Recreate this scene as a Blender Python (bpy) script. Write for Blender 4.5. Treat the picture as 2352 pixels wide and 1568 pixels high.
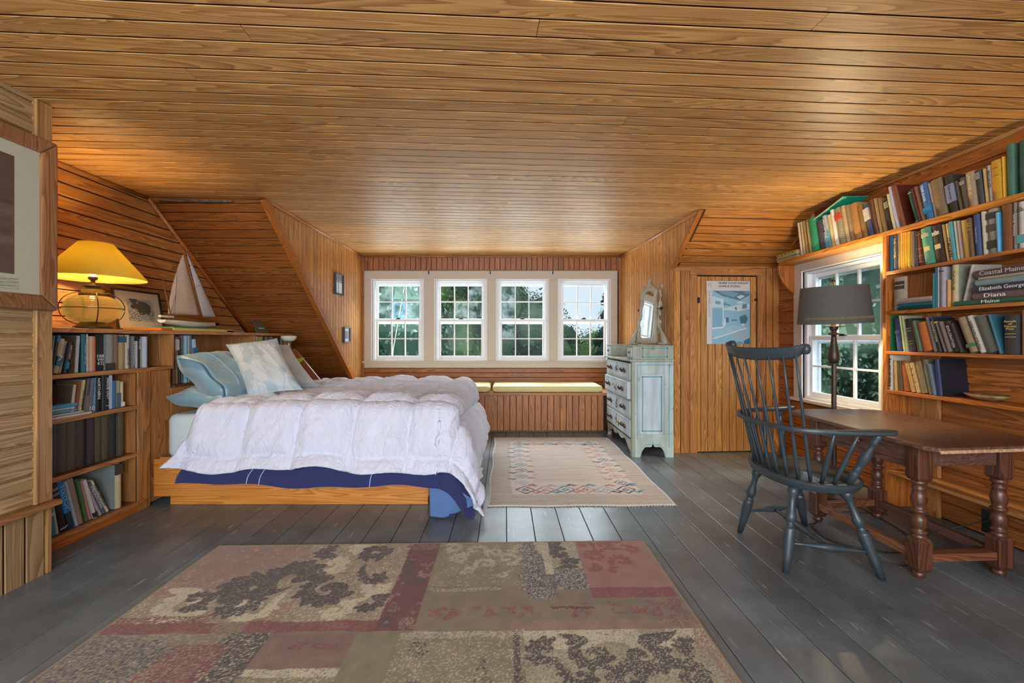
import bpy, math, random
import numpy as np
from mathutils import Vector, Matrix, noise

R = random.Random(7)
PI = math.pi
for o in list(bpy.data.objects):
    bpy.data.objects.remove(o)
scene = bpy.context.scene
COL = scene.collection
CH = 1.2            # camera height
CZ = 2.41           # ceiling height

# ------------------------------------------------------------------ camera
cam_d = bpy.data.cameras.new('camera')
cam_d.sensor_width = 36.0
cam_d.lens = 36.0 * 1000.0 / 2352.0
cam_d.shift_x = (1176 - 1160) / 2352.0
cam_d.shift_y = -(784 - 780) / 2352.0
cam_d.clip_start = 0.05
cam_d.clip_end = 400
cam = bpy.data.objects.new('camera', cam_d)
cam.location = (0, 0, CH)
cam.rotation_euler = (PI / 2, 0, 0)
COL.objects.link(cam)
scene.camera = cam

# ------------------------------------------------------------------ world: pale overcast sky
w = bpy.data.worlds.new('world')
scene.world = w
w.use_nodes = True
nt = w.node_tree
nt.nodes.clear()
wo = nt.nodes.new('ShaderNodeOutputWorld')
bg = nt.nodes.new('ShaderNodeBackground')
tc = nt.nodes.new('ShaderNodeTexCoord')
ns = nt.nodes.new('ShaderNodeTexNoise')
ns.inputs['Scale'].default_value = 3.0
ns.inputs['Detail'].default_value = 4
rp = nt.nodes.new('ShaderNodeValToRGB')
rp.color_ramp.elements[0].color = (0.50, 0.66, 0.80, 1)
rp.color_ramp.elements[1].color = (0.86, 0.90, 0.93, 1)
rp.color_ramp.elements[0].position = 0.3
rp.color_ramp.elements[1].position = 0.62
nt.links.new(tc.outputs['Generated'], ns.inputs['Vector'])
nt.links.new(ns.outputs['Fac'], rp.inputs['Fac'])
nt.links.new(rp.outputs['Color'], bg.inputs['Color'])
nt.links.new(bg.outputs['Background'], wo.inputs['Surface'])
SKY = 1.2
bg.inputs['Strength'].default_value = SKY

def area(name, loc, target, sx, sy, power, col):
    d = bpy.data.lights.new(name, 'AREA')
    d.shape = 'RECTANGLE'
    d.size = sx
    d.size_y = sy
    d.energy = power
    d.color = col
    o = bpy.data.objects.new(name, d)
    o.location = loc
    v = Vector(target) - Vector(loc)
    o.rotation_euler = v.to_track_quat('-Z', 'Y').to_euler()
    COL.objects.link(o)
    return o

# daylight: above the dormer window, outside the gable window; plus added fill lamps low outside and behind the camera
area('daylight_dormer', (-0.2, 9.2, 4.6), (-0.2, 3.4, 0.3), 6.0, 3.0, 2100, (0.84, 0.92, 1.0))
area('daylight_gable', (5.2, 3.9, 2.9), (2.2, 3.5, 0.6), 2.6, 2.2, 330, (0.80, 0.91, 1.0))
area('fill_dormer_low', (-0.2, 8.6, -0.6), (-0.2, 4.2, 2.4), 5.0, 1.6, 700, (0.90, 0.95, 0.92))  # added lamp, throws extra light up through the dormer onto the ceiling
area('fill_near_end', (-0.2, -1.9, 1.5), (0.0, 3.2, 1.5), 4.4, 1.5, 300, (0.86, 0.93, 1.0))  # added fill lamp behind the camera, brightens the whole room

scene.view_settings.view_transform = 'Standard'
scene.view_settings.look = 'None'
scene.view_settings.gamma = 1.0
scene.view_settings.use_curve_mapping = False
scene.view_settings.exposure = 0.0
scene.cycles.use_denoising = True
scene.cycles.max_bounces = 8
scene.cycles.transparent_max_bounces = 12
scene.cycles.caustics_reflective = False
scene.cycles.caustics_refractive = False

# ------------------------------------------------------------------ helpers
def at(u, v, Y):
    "real-world point seen at (u, v) at depth Y"
    return Vector(((u - 1160) * Y / 1000.0, Y, CH - (v - 780) * Y / 1000.0))

def s2l(c):
    c /= 255.0
    return c / 12.92 if c <= 0.04045 else ((c + 0.055) / 1.055) ** 2.4

def rgb(r, g, b):
    return (s2l(r), s2l(g), s2l(b), 1)

class MB:
    def __init__(s, M=None):
        s.v = []; s.f = []; s.M = M; s.uv = None
    def add(s, vs, fs):
        n = len(s.v)
        if s.M is not None:
            vs = [s.M @ Vector(p) for p in vs]
        s.v += [tuple(p) for p in vs]
        s.f += [tuple(i + n for i in f) for f in fs]
        return s
    def box(s, x0, x1, y0, y1, z0, z1, T=None):
        vs = [(x, y, z) for x in (x0, x1) for y in (y0, y1) for z in (z0, z1)]
        if T is not None:
            vs = [T @ Vector(p) for p in vs]
        return s.add(vs, [(0, 1, 3, 2), (4, 6, 7, 5), (0, 4, 5, 1), (2, 3, 7, 6), (0, 2, 6, 4), (1, 5, 7, 3)])
    def hexa(s, b4, t4):
        return s.add(list(b4) + list(t4), [(3, 2, 1, 0), (4, 5, 6, 7), (0, 1, 5, 4), (1, 2, 6, 5), (2, 3, 7, 6), (3, 0, 4, 7)])
    def prism(s, pts, vec):
        n = len(pts); vec = Vector(vec)
        vs = [Vector(p) for p in pts] + [Vector(p) + vec for p in pts]
        return s.add(vs, [tuple(range(n))[::-1], tuple(range(n, 2 * n))] + [(i, (i + 1) % n, (i + 1) % n + n, i + n) for i in range(n)])
    def ring(s, rings, cap=True, closed=True):
        n = len(rings[0]); vs = [p for r in rings for p in r]; fs = []
        for k in range(len(rings) - 1):
            for i in range(n if closed else n - 1):
                j = (i + 1) % n
                fs.append((k * n + i, k * n + j, (k + 1) * n + j, (k + 1) * n + i))
        if cap:
            fs.append(tuple(range(n))[::-1]); fs.append(tuple(range((len(rings) - 1) * n, len(rings) * n)))
        return s.add(vs, fs)
    def turn(s, p0, p1, prof, seg=14, cap=True):
        p0 = Vector(p0); p1 = Vector(p1); d = (p1 - p0); L = d.length; d.normalize()
        a = Vector((0, 0, 1)) if abs(d.z) < .9 else Vector((1, 0, 0))
        e1 = d.cross(a).normalized(); e2 = d.cross(e1).normalized()
        rs = []
        for t, r in prof:
            c = p0 + d * (t * L)
            rs.append([c + e1 * (r * math.cos(2 * PI * i / seg)) + e2 * (r * math.sin(2 * PI * i / seg)) for i in range(seg)])
        return s.ring(rs, cap)
    def lathe(s, c, prof, seg=20, cap=True):
        c = Vector(c)
        rs = [[c + Vector((r * math.cos(2 * PI * i / seg), r * math.sin(2 * PI * i / seg), z)) for i in range(seg)] for r, z in prof]
        return s.ring(rs, cap)
    def tube(s, pts, r, seg=8, cap=True, flat=1.0):
        pts = [Vector(p) for p in pts]; n = len(pts); rs = []; up = Vector((0, 0, 1))
        for k, p in enumerate(pts):
            d = (pts[min(k + 1, n - 1)] - pts[max(k - 1, 0)]).normalized()
            e1 = d.cross(up)
            if e1.length < 1e-3: e1 = d.cross(Vector((1, 0, 0)))
            e1.normalize(); e2 = e1.cross(d).normalized()
            rr = r[k] if isinstance(r, (list, tuple)) else r
            rs.append([p + e1 * (rr * math.cos(2 * PI * i / seg)) + e2 * (rr * flat * math.sin(2 * PI * i / seg)) for i in range(seg)])
        return s.ring(rs, cap)
    def grid(s, P):
        h = len(P); wd = len(P[0])
        return s.add([p for row in P for p in row], [(j * wd + i, j * wd + i + 1, (j + 1) * wd + i + 1, (j + 1) * wd + i) for j in range(h - 1) for i in range(wd - 1)])
    def obj(s, name, mat, parent=None, smooth=False, bevel=0, M=None, seg=2):
        me = bpy.data.meshes.new(name)
        me.from_pydata(s.v, [], s.f)
        me.materials.append(mat)
        if smooth:
            me.polygons.foreach_set('use_smooth', [True] * len(me.polygons))
        me.update()
        o = bpy.data.objects.new(name, me)
        COL.objects.link(o)
        if M is not None:
            o.matrix_basis = M
        if parent is not None:
            own(o, parent)
        if bevel:
            b = o.modifiers.new('bevel', 'BEVEL'); b.width = bevel; b.segments = seg; b.limit_method = 'ANGLE'; b.angle_limit = 0.6
        return o

def own(o, parent):
    "every object is authored in world coordinates, so the parent's own matrix cancels"
    o.parent = parent
    o.matrix_parent_inverse = parent.matrix_basis.inverted()

def thing(name, label, cat, loc, group=None):
    o = bpy.data.objects.new(name, None)
    o.empty_display_size = 0.1
    COL.objects.link(o)
    o.location = loc
    return tag(o, label, cat, group)

def tag(o, label, cat, group=None):
    o['label'] = label; o['category'] = cat
    if group: o['group'] = group
    return o

def struct(o):
    o['kind'] = 'structure'
    return o

def smooth_by_angle(o, ang=0.6):
    me = o.data
    me.polygons.foreach_set('use_smooth', [True] * len(me.polygons))
    m = o.modifiers.new('edges', 'EDGE_SPLIT'); m.split_angle = ang
    return o

# ------------------------------------------------------------------ materials
MATS = {}
def new_mat(name):
    m = bpy.data.materials.new(name); m.use_nodes = True
    nt = m.node_tree
    b = nt.nodes['Principled BSDF']
    return m, nt, b

def plain(name, col, rough=0.5, metal=0.0, noise_amt=0.08, scale=30, bump=0.0, spec=0.5, coat=0):
    if name in MATS: return MATS[name]
    m, nt, b = new_mat(name)
    b.inputs['Roughness'].default_value = rough
    b.inputs['Metallic'].default_value = metal
    b.inputs['Specular IOR Level'].default_value = spec
    if coat: b.inputs['Coat Weight'].default_value = coat
    t = nt.nodes.new('ShaderNodeTexCoord')
    n = nt.nodes.new('ShaderNodeTexNoise'); n.inputs['Scale'].default_value = scale; n.inputs['Detail'].default_value = 4
    nt.links.new(t.outputs['Object'], n.inputs['Vector'])
    r = nt.nodes.new('ShaderNodeValToRGB')
    c = Vector(col[:3])
    r.color_ramp.elements[0].position = .3; r.color_ramp.elements[1].position = .7
    r.color_ramp.elements[0].color = (*(c * (1 - noise_amt)), 1)
    r.color_ramp.elements[1].color = (*[min(1, x) for x in c * (1 + noise_amt)], 1)
    nt.links.new(n.outputs['Fac'], r.inputs['Fac'])
    nt.links.new(r.outputs['Color'], b.inputs['Base Color'])
    if bump:
        bp = nt.nodes.new('ShaderNodeBump'); bp.inputs['Strength'].default_value = bump; bp.inputs['Distance'].default_value = 0.002
        nt.links.new(n.outputs['Fac'], bp.inputs['Height']); nt.links.new(bp.outputs['Normal'], b.inputs['Normal'])
    MATS[name] = m
    return m

def wood(name, light, dark, axis=0, rough=0.42, var=0.25, figure=1.0, stain=0.25, bscale=1.0):
    "varnished softwood: bands of late wood drawn out along the grain axis, tone differs from board to board"
    if name in MATS: return MATS[name]
    m, nt, b = new_mat(name)
    L = nt.links.new; N = nt.nodes.new
    t = N('ShaderNodeTexCoord'); oi = N('ShaderNodeObjectInfo')
    mp = N('ShaderNodeMapping')
    sc = [9.0, 9.0, 9.0]; sc[axis] = 0.55
    mp.inputs['Scale'].default_value = [x * bscale for x in sc]
    off = N('ShaderNodeVectorMath'); off.operation = 'SCALE'
    comb = N('ShaderNodeCombineXYZ')
    for k in range(3):
        mul = N('ShaderNodeMath'); mul.operation = 'MULTIPLY'; mul.inputs[1].default_value = (37.0, 53.0, 71.0)[k]
        L(oi.outputs['Random'], mul.inputs[0]); L(mul.outputs[0], comb.inputs[k])
    add = N('ShaderNodeVectorMath'); add.operation = 'ADD'
    L(t.outputs['Object'], mp.inputs['Vector']); L(mp.outputs['Vector'], add.inputs[0]); L(comb.outputs[0], add.inputs[1])
    n1 = N('ShaderNodeTexNoise'); n1.inputs['Scale'].default_value = 0.55; n1.inputs['Detail'].default_value = 2.5; n1.inputs['Distortion'].default_value = 0.6
    L(add.outputs[0], n1.inputs['Vector'])
    # rings from contour lines of the noise
    mr = N('ShaderNodeMath'); mr.operation = 'MULTIPLY'; mr.inputs[1].default_value = 32.0 * figure
    L(n1.outputs['Fac'], mr.inputs[0])
    fr = N('ShaderNodeMath'); fr.operation = 'FRACT'; L(mr.outputs[0], fr.inputs[0])
    ramp = N('ShaderNodeValToRGB'); e = ramp.color_ramp.elements
    e[0].position = 0.0; e[0].color = (0, 0, 0, 1); e[1].position = 0.75; e[1].color = (0.75, 0.75, 0.75, 1)
    e2 = ramp.color_ramp.elements.new(0.93); e2.color = (1, 1, 1, 1)
    e3 = ramp.color_ramp.elements.new(1.0); e3.color = (0.05, 0.05, 0.05, 1)
    L(fr.outputs[0], ramp.inputs['Fac'])
    n2 = N('ShaderNodeTexNoise'); n2.inputs['Scale'].default_value = 9.0; n2.inputs['Detail'].default_value = 5
    L(add.outputs[0], n2.inputs['Vector'])
    mx = N('ShaderNodeMix'); mx.data_type = 'FLOAT'; mx.inputs[0].default_value = 0.42
    L(ramp.outputs['Color'], mx.inputs[2]); L(n2.outputs['Fac'], mx.inputs[3])
    cr = N('ShaderNodeValToRGB'); e = cr.color_ramp.elements
    e[0].position = 0.25; e[0].color = light; e[1].position = 0.85; e[1].color = dark
    L(mx.outputs[0], cr.inputs['Fac'])
    # tone of each board
    rr = N('ShaderNodeMapRange'); rr.inputs[3].default_value = 1 - var; rr.inputs[4].default_value = 1 + var * 0.7
    L(oi.outputs['Random'], rr.inputs[0])
    # broad stains
    n3 = N('ShaderNodeTexNoise'); n3.inputs['Scale'].default_value = 1.3; n3.inputs['Detail'].default_value = 3
    L(t.outputs['Object'], n3.inputs['Vector'])
    st = N('ShaderNodeMapRange'); st.inputs[1].default_value = .35; st.inputs[2].default_value = .6; st.inputs[3].default_value = 1 - stain; st.inputs[4].default_value = 1.0
    L(n3.outputs['Fac'], st.inputs[0])
    ml = N('ShaderNodeMath'); ml.operation = 'MULTIPLY'; L(rr.outputs[0], ml.inputs[0]); L(st.outputs[0], ml.inputs[1])
    hs = N('ShaderNodeHueSaturation'); L(cr.outputs['Color'], hs.inputs['Color']); L(ml.outputs[0], hs.inputs['Value'])
    L(hs.outputs['Color'], b.inputs['Base Color'])
    b.inputs['Roughness'].default_value = rough
    bp = N('ShaderNodeBump'); bp.inputs['Strength'].default_value = 0.12; bp.inputs['Distance'].default_value = 0.002
    L(mx.outputs[0], bp.inputs['Height']); L(bp.outputs['Normal'], b.inputs['Normal'])
    MATS[name] = m
    return m

def painted_attr(name, rough=0.8, speck=0.1, scale=400, bump=0.3, sheen=0.0, spec=0.3):
    "colour comes from the woven / printed pattern stored on the mesh"
    if name in MATS: return MATS[name]
    m, nt, b = new_mat(name)
    L = nt.links.new; N = nt.nodes.new
    a = N('ShaderNodeAttribute'); a.attribute_name = 'pattern'
    t = N('ShaderNodeTexCoord'); n = N('ShaderNodeTexNoise'); n.inputs['Scale'].default_value = scale; n.inputs['Detail'].default_value = 3
    L(t.outputs['Object'], n.inputs['Vector'])
    mr = N('ShaderNodeMapRange'); mr.inputs[1].default_value = .3; mr.inputs[2].default_value = .7; mr.inputs[3].default_value = 1 - speck; mr.inputs[4].default_value = 1 + speck
    L(n.outputs['Fac'], mr.inputs[0])
    hs = N('ShaderNodeHueSaturation'); L(a.outputs['Color'], hs.inputs['Color']); L(mr.outputs[0], hs.inputs['Value'])
    L(hs.outputs['Color'], b.inputs['Base Color'])
    b.inputs['Roughness'].default_value = rough; b.inputs['Specular IOR Level'].default_value = spec
    if sheen: b.inputs['Sheen Weight'].default_value = sheen
    if bump:
        bp = N('ShaderNodeBump'); bp.inputs['Strength'].default_value = bump; bp.inputs['Distance'].default_value = 0.004
        L(n.outputs['Fac'], bp.inputs['Height']); L(bp.outputs['Normal'], b.inputs['Normal'])
    MATS[name] = m
    return m

def pattern_obj(name, P, C, mat, parent=None, thick=None):
    "grid P[h][w] of points with colours C[h][w] (linear rgb)"
    h, wd = len(P), len(P[0])
    mb = MB(); mb.grid(P)
    o = mb.obj(name, mat, parent)
    at_ = o.data.color_attributes.new('pattern', 'FLOAT_COLOR', 'POINT')
    arr = np.ones((h * wd, 4), dtype=np.float32); arr[:, :3] = np.asarray(C, dtype=np.float32).reshape(-1, 3)
    at_.data.foreach_set('color', arr.ravel())
    return o

W_CEIL = wood('pine_ceiling', rgb(214, 160, 94), rgb(156, 104, 52), 0, rough=0.44, var=0.15, stain=.15)
W_WALL = wood('pine_wall', rgb(220, 156, 88), rgb(158, 98, 46), 0, rough=0.34, var=0.15)
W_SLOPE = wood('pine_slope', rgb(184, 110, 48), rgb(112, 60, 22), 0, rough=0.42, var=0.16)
W_NEAR = wood('pine_near_wall', rgb(184, 152, 108), rgb(136, 102, 62), 0, rough=0.42, var=0.12)
W_SEAT = wood('pine_seat_front', rgb(208, 140, 86), rgb(152, 92, 50), 0, rough=0.42, var=0.12)
W_X = wood('board_x', rgb(204, 140, 80), rgb(150, 94, 48), 0, rough=0.4, var=0.10)
W_Y = wood('board_y', rgb(204, 140, 82), rgb(150, 94, 48), 1, rough=0.4, var=0.10)
W_Z = wood('board_z', rgb(200, 138, 80), rgb(144, 90, 46), 2, rough=0.4, var=0.10)
W_TRIMX = wood('trim_x', rgb(184, 116, 62), rgb(140, 80, 36), 0, rough=0.38, var=0.06)
W_BED = wood('bed_x', rgb(196, 122, 48), rgb(150, 84, 28), 0, rough=0.35, var=0.04)
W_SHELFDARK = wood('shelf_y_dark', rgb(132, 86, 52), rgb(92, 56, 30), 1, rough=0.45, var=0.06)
W_ORX = wood('orange_y', rgb(196, 118, 48), rgb(144, 76, 26), 1, rough=0.38, var=0.05)
W_ORZ = wood('orange_z', rgb(190, 112, 46), rgb(138, 72, 26), 2, rough=0.38, var=0.05)
GROOVE = plain('groove_shade', rgb(66, 38, 20), 0.8)  # dark colour painted on plank sides to stand in for groove shadow
DARK = plain('groove_dark', rgb(58, 32, 16), 0.9)
WHITE = plain('window_paint', rgb(238, 240, 244), 0.45, noise_amt=0.03)
CREAM = plain('casing_paint', rgb(196, 184, 170), 0.5, noise_amt=0.03)
EXT = plain('outside_paint', rgb(210, 214, 218), 0.6)
BLACK = plain('black_iron', rgb(30, 28, 27), 0.5, metal=0.3)
BRONZE = plain('bronze_metal', rgb(70, 58, 48), 0.42, metal=0.6)
PAPER = plain('book_pages', rgb(214, 202, 176), 0.9, scale=200)

# ------------------------------------------------------------------ planks
def clip(poly, n, c):
    out = []
    for i in range(len(poly)):
        a, b = poly[i], poly[(i + 1) % len(poly)]
        da = a[0] * n[0] + a[1] * n[1] - c; db = b[0] * n[0] + b[1] * n[1] - c
        if da >= 0: out.append(a)
        if (da > 0 > db) or (da < 0 < db):
            t = da / (da - db); out.append((a[0] + (b[0] - a[0]) * t, a[1] + (b[1] - a[1]) * t))
    return out

def planks(parent, O, U, V, polys, pitch, mat, gap=0.004, th=0.014, cham=0.004, v0=None, joints=0.0, name='plank', rnd=None, wob=0.0, min_len=0.02, groove=1):
    rnd = rnd or R
    O = Vector(O); U = Vector(U).normalized(); V = Vector(V).normalized(); Nn = U.cross(V).normalized()
    M = Matrix(((U.x, V.x, Nn.x, O.x), (U.y, V.y, Nn.y, O.y), (U.z, V.z, Nn.z, O.z), (0, 0, 0, 1)))
    vs_ = [p[1] for poly in polys for p in poly]
    lo, hi = min(vs_), max(vs_)
    if v0 is None: v0 = lo
    k0 = math.floor((lo - v0) / pitch)
    v = v0 + k0 * pitch
    made = []
    while v < hi - 1e-4:
        a, b = v + gap / 2, v + pitch - gap / 2
        v += pitch
        for poly in polys:
            q = clip(clip(poly, (0, 1), a), (0, -1), -b)
            if len(q) < 3: continue
            us = [p[0] for p in q]; ul, uh = min(us), max(us)
            if uh - ul < min_len: continue
            cuts = []
            if joints and uh - ul > 2.2 and rnd.random() < joints:
                cuts = [ul + (uh - ul) * rnd.uniform(.25, .75)]
            segs = []
            ed = [ul - 1] + cuts + [uh + 1]
            for c0, c1 in zip(ed[:-1], ed[1:]):
                s_ = clip(clip(q, (1, 0), c0 + (0.0012 if c0 > ul else 0)), (-1, 0), -(c1 - (0.0012 if c1 < uh else 0)))
                if len(s_) >= 3: segs.append(s_)
            for s_ in segs:
                lift = rnd.uniform(-wob, wob)
                n = len(s_)
                cu = sum(p[0] for p in s_) / n; cv = sum(p[1] for p in s_) / n
                vs = [(p[0] - cu, p[1] - cv, -th) for p in s_] + [(p[0] - cu, p[1] - cv, -cham + lift) for p in s_]
                vs += [(p[0] - cu, min(max(p[1], a + cham), b - cham) - cv, lift) for p in s_]
                fs = [tuple(range(2 * n, 3 * n))]
                for r_ in range(2):
                    fs += [(r_ * n + i, r_ * n + (i + 1) % n, (r_ + 1) * n + (i + 1) % n, (r_ + 1) * n + i) for i in range(n)]
                me = bpy.data.meshes.new(name); me.from_pydata(vs, [], fs); me.materials.append(mat)
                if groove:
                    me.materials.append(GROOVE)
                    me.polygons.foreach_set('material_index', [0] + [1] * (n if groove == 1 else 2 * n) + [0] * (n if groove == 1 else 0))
                o = bpy.data.objects.new(name, me); COL.objects.link(o)
                o.matrix_basis = M @ Matrix.Translation((cu, cv, 0))
                own(o, parent); made.append(o)
    return made

def slab(name, O, U, V, polys, mat, n0=-0.05, n1=-0.012):
    "flat backing of a wall or ceiling"
    O = Vector(O); U = Vector(U).normalized(); V = Vector(V).normalized(); Nn = U.cross(V).normalized()
    mb = MB()
    for poly in polys:
        mb.prism([O + U * p[0] + V * p[1] + Nn * n0 for p in poly], Nn * (n1 - n0))
    return struct(mb.obj(name, mat))
# ================================================================== ROOM
XL, XR, YB = -3.04, 2.94, 6.3       # gable walls, dormer window wall
XN, YN = -2.36, 2.26                # near part of the left wall and where it ends
CHK = -2.06                         # left cheek of the dormer
YR = -2.2                           # wall behind the camera
def brk(x): return 3.73 + 0.072 * (x + 2.5)      # line where ceiling meets the roof slopes
def cheekx(y): return 1.818 - 0.0665 * (y - 4.04)
XR2 = XR + 0.0

# floor -------------------------------------------------------------
mfloor, nt, b = new_mat('floor_paint')
L = nt.links.new; N = nt.nodes.new
t = N('ShaderNodeTexCoord'); g = N('ShaderNodeNewGeometry'); oi = N('ShaderNodeObjectInfo')
n1 = N('ShaderNodeTexNoise'); n1.inputs['Scale'].default_value = 1.6; n1.inputs['Detail'].default_value = 7; n1.inputs['Roughness'].default_value = .65
L(g.outputs['Position'], n1.inputs['Vector'])
r1 = N('ShaderNodeValToRGB'); r1.color_ramp.elements[0].position = .35; r1.color_ramp.elements[1].position = .7
r1.color_ramp.elements[0].color = rgb(84, 91, 94); r1.color_ramp.elements[1].color = rgb(122, 130, 134)
L(n1.outputs['Fac'], r1.inputs['Fac'])
mp = N('ShaderNodeMapping'); mp.inputs['Scale'].default_value = (60, 5, 30); mp.inputs['Rotation'].default_value = (0, 0, .5)
L(g.outputs['Position'], mp.inputs['Vector'])
n2 = N('ShaderNodeTexNoise'); n2.inputs['Scale'].default_value = 1.0; n2.inputs['Detail'].default_value = 6
L(mp.outputs[0], n2.inputs['Vector'])
n4 = N('ShaderNodeTexNoise'); n4.inputs['Scale'].default_value = 9.0; n4.inputs['Detail'].default_value = 3
L(g.outputs['Position'], n4.inputs['Vector'])
r2 = N('ShaderNodeMapRange'); r2.inputs[1].default_value = .60; r2.inputs[2].default_value = .70
L(n2.outputs['Fac'], r2.inputs[0])
r4 = N('ShaderNodeMapRange'); r4.inputs[1].default_value = .5; r4.inputs[2].default_value = .66
L(n4.outputs['Fac'], r4.inputs[0])
ml = N('ShaderNodeMath'); ml.operation = 'MULTIPLY'; L(r2.outputs[0], ml.inputs[0]); L(r4.outputs[0], ml.inputs[1])
m1 = N('ShaderNodeMix'); m1.data_type = 'RGBA'; L(ml.outputs[0], m1.inputs[0]); L(r1.outputs['Color'], m1.inputs[6]); m1.inputs[7].default_value = rgb(176, 176, 168)
# worn brown spots
n3 = N('ShaderNodeTexNoise'); n3.inputs['Scale'].default_value = 1.7; n3.inputs['Detail'].default_value = 3; n3.inputs['Roughness'].default_value = .5
L(g.outputs['Position'], n3.inputs['Vector'])
r3 = N('ShaderNodeMapRange'); r3.inputs[1].default_value = .50; r3.inputs[2].default_value = .82; r3.inputs[4].default_value = .5
L(n3.outputs['Fac'], r3.inputs[0])
m2 = N('ShaderNodeMix'); m2.data_type = 'RGBA'; L(r3.outputs[0], m2.inputs[0]); L(m1.outputs[2], m2.inputs[6]); m2.inputs[7].default_value = rgb(92, 80, 64)
hs = N('ShaderNodeHueSaturation'); L(m2.outputs[2], hs.inputs['Color'])
rr = N('ShaderNodeMapRange'); rr.inputs[3].default_value = .86; rr.inputs[4].default_value = 1.12; L(oi.outputs['Random'], rr.inputs[0]); L(rr.outputs[0], hs.inputs['Value'])
L(hs.outputs['Color'], b.inputs['Base Color'])
r5 = N('ShaderNodeMapRange'); r5.inputs[1].default_value = .3; r5.inputs[2].default_value = .7; r5.inputs[3].default_value = .25; r5.inputs[4].default_value = .33
b.inputs['Roughness'].default_value = .3
bp = N('ShaderNodeBump'); bp.inputs['Strength'].default_value = .15; bp.inputs['Distance'].default_value = .002
L(n2.outputs['Fac'], bp.inputs['Height']); L(bp.outputs['Normal'], b.inputs['Normal'])

floor = slab('floor', (0, 0, 0), (1, 0, 0), (0, 1, 0), [[(-3.3, YR), (3.1, YR), (3.1, 6.5), (-3.3, 6.5)]], plain('floor_gap', rgb(26, 26, 26), .8), -0.08, -0.006)
# floorboards run towards the window wall: strips across X
planks(floor, (0, 0, 0), (0, 1, 0), (-1, 0, 0), [[(0.35, -2.94), (6.3, -2.94), (6.3, 3.04), (0.35, 3.04)]], 0.173, mfloor, gap=0.004, th=0.02, cham=0.002, v0=-2.94 - 0.011, joints=0.75, name='floorboard', rnd=random.Random(3), wob=0.0, groove=0)
mbk = MB(); mbk.box(-3.3, 3.1, YR, 0.349, -0.02, 0.0)
own(mbk.obj('board_field', mfloor), floor)

# ceiling -----------------------------------------------------------
cu = Vector((1, 0.06, 0)).normalized(); cv = Vector((0.06, -1, 0)).normalized()   # u x v points down
def C2(x, y):
    p = Vector((x, y, 0)); return (p.dot(cu), p.dot(cv))
mainp = [C2(XL, .5), C2(XR, .5), C2(XR, brk(XR)), C2(XL, brk(XL))]
dorm = [C2(CHK, brk(CHK)), C2(cheekx(4.04), brk(cheekx(4.04))), C2(cheekx(6.3), YB), C2(CHK, YB)]
nearp = [C2(-3.3, YR), C2(3.1, YR), C2(3.1, .5), C2(-3.3, .5)]
ceiling = slab('ceiling', (0, 0, CZ), cu, cv, [mainp, dorm, nearp], DARK)
planks(ceiling, (0, 0, CZ), cu, cv, [mainp, dorm], 0.0975, W_CEIL, gap=0.0085, th=0.016, cham=0.002, joints=0.34, rnd=random.Random(11), wob=0.0)

# left gable wall (lamp wall) --------------------------------------
gp = [(2.2, 1.0), (5.45, 1.0), (brk(XL), CZ), (2.2, CZ)]
wl = slab('wall_left', (XL, 0, 0), (0, 1, 0), (0, 0, 1), [[(1.9, 0), (6.5, 0), (6.5, CZ), (1.9, CZ)]], DARK, -0.06, -0.012)
planks(wl, (XL, 0, 0), (0, 1, 0), (0, 0, 1), [gp], 0.092, W_WALL, gap=0.0075, v0=1.27, rnd=random.Random(5), wob=0.001)

# left roof slope ---------------------------------------------------
g = 0.805
def slopez(y): return CZ - g * (y - brk(-2.5))
SV = Vector((0, -1, g)).normalized()          # up the slope
y0, z0 = 6.45, slopez(6.45)
Ls = Vector((0, 6.45 - brk(-2.5), CZ - z0)).length
ysk = brk(CHK) - brk(XL)
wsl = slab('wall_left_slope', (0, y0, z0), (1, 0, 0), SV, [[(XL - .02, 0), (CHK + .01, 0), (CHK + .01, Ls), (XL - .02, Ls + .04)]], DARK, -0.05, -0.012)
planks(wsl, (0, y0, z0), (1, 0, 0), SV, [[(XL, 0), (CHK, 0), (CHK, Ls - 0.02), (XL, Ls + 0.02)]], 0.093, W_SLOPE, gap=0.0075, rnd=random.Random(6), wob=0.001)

# dormer cheeks -----------------------------------------------------
yb2 = brk(-2.5)
pl = [(yb2 + 0.02, CZ), (YB, CZ), (YB, slopez(YB)), ]
cx = CHK
# vertical boards: u = up, v = along Y; normal must face +X :  u x v = (0,0,1)x(0,1,0) = (-1,0,0) -> v = -Y
wdl = slab('wall_dormer_left', (cx, 0, 0), (0, 0, 1), (0, -1, 0), [[(CZ, -yb2), (CZ, -YB), (slopez(YB), -YB)]], DARK)
planks(wdl, (cx, 0, 0), (0, 0, 1), (0, -1, 0), [[(CZ, -yb2), (CZ, -YB), (slopez(YB), -YB)][::-1]], 0.088, W_WALL, gap=0.0075, v0=-YB + .03, rnd=random.Random(8))
dr = Vector((cheekx(6.3) - cheekx(4.0), 2.3, 0)).normalized()
def wr(y): return (y - 4.0) / dr.y
Or = (cheekx(4.0), 4.0, 0)
KN = 1.955
tri = [(CZ, wr(4.04)), (KN, wr(4.61)), (CZ, wr(4.61))]
rec = [(0, wr(4.61)), (0, wr(6.3)), (CZ, wr(6.3)), (CZ, wr(4.61))]
wdr = slab('wall_dormer_right', Or, (0, 0, 1), dr, [tri, rec], DARK)
planks(wdr, Or, (0, 0, 1), dr, [tri, rec], 0.088, W_WALL, gap=0.0075, v0=wr(4.61), rnd=random.Random(9))

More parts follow.
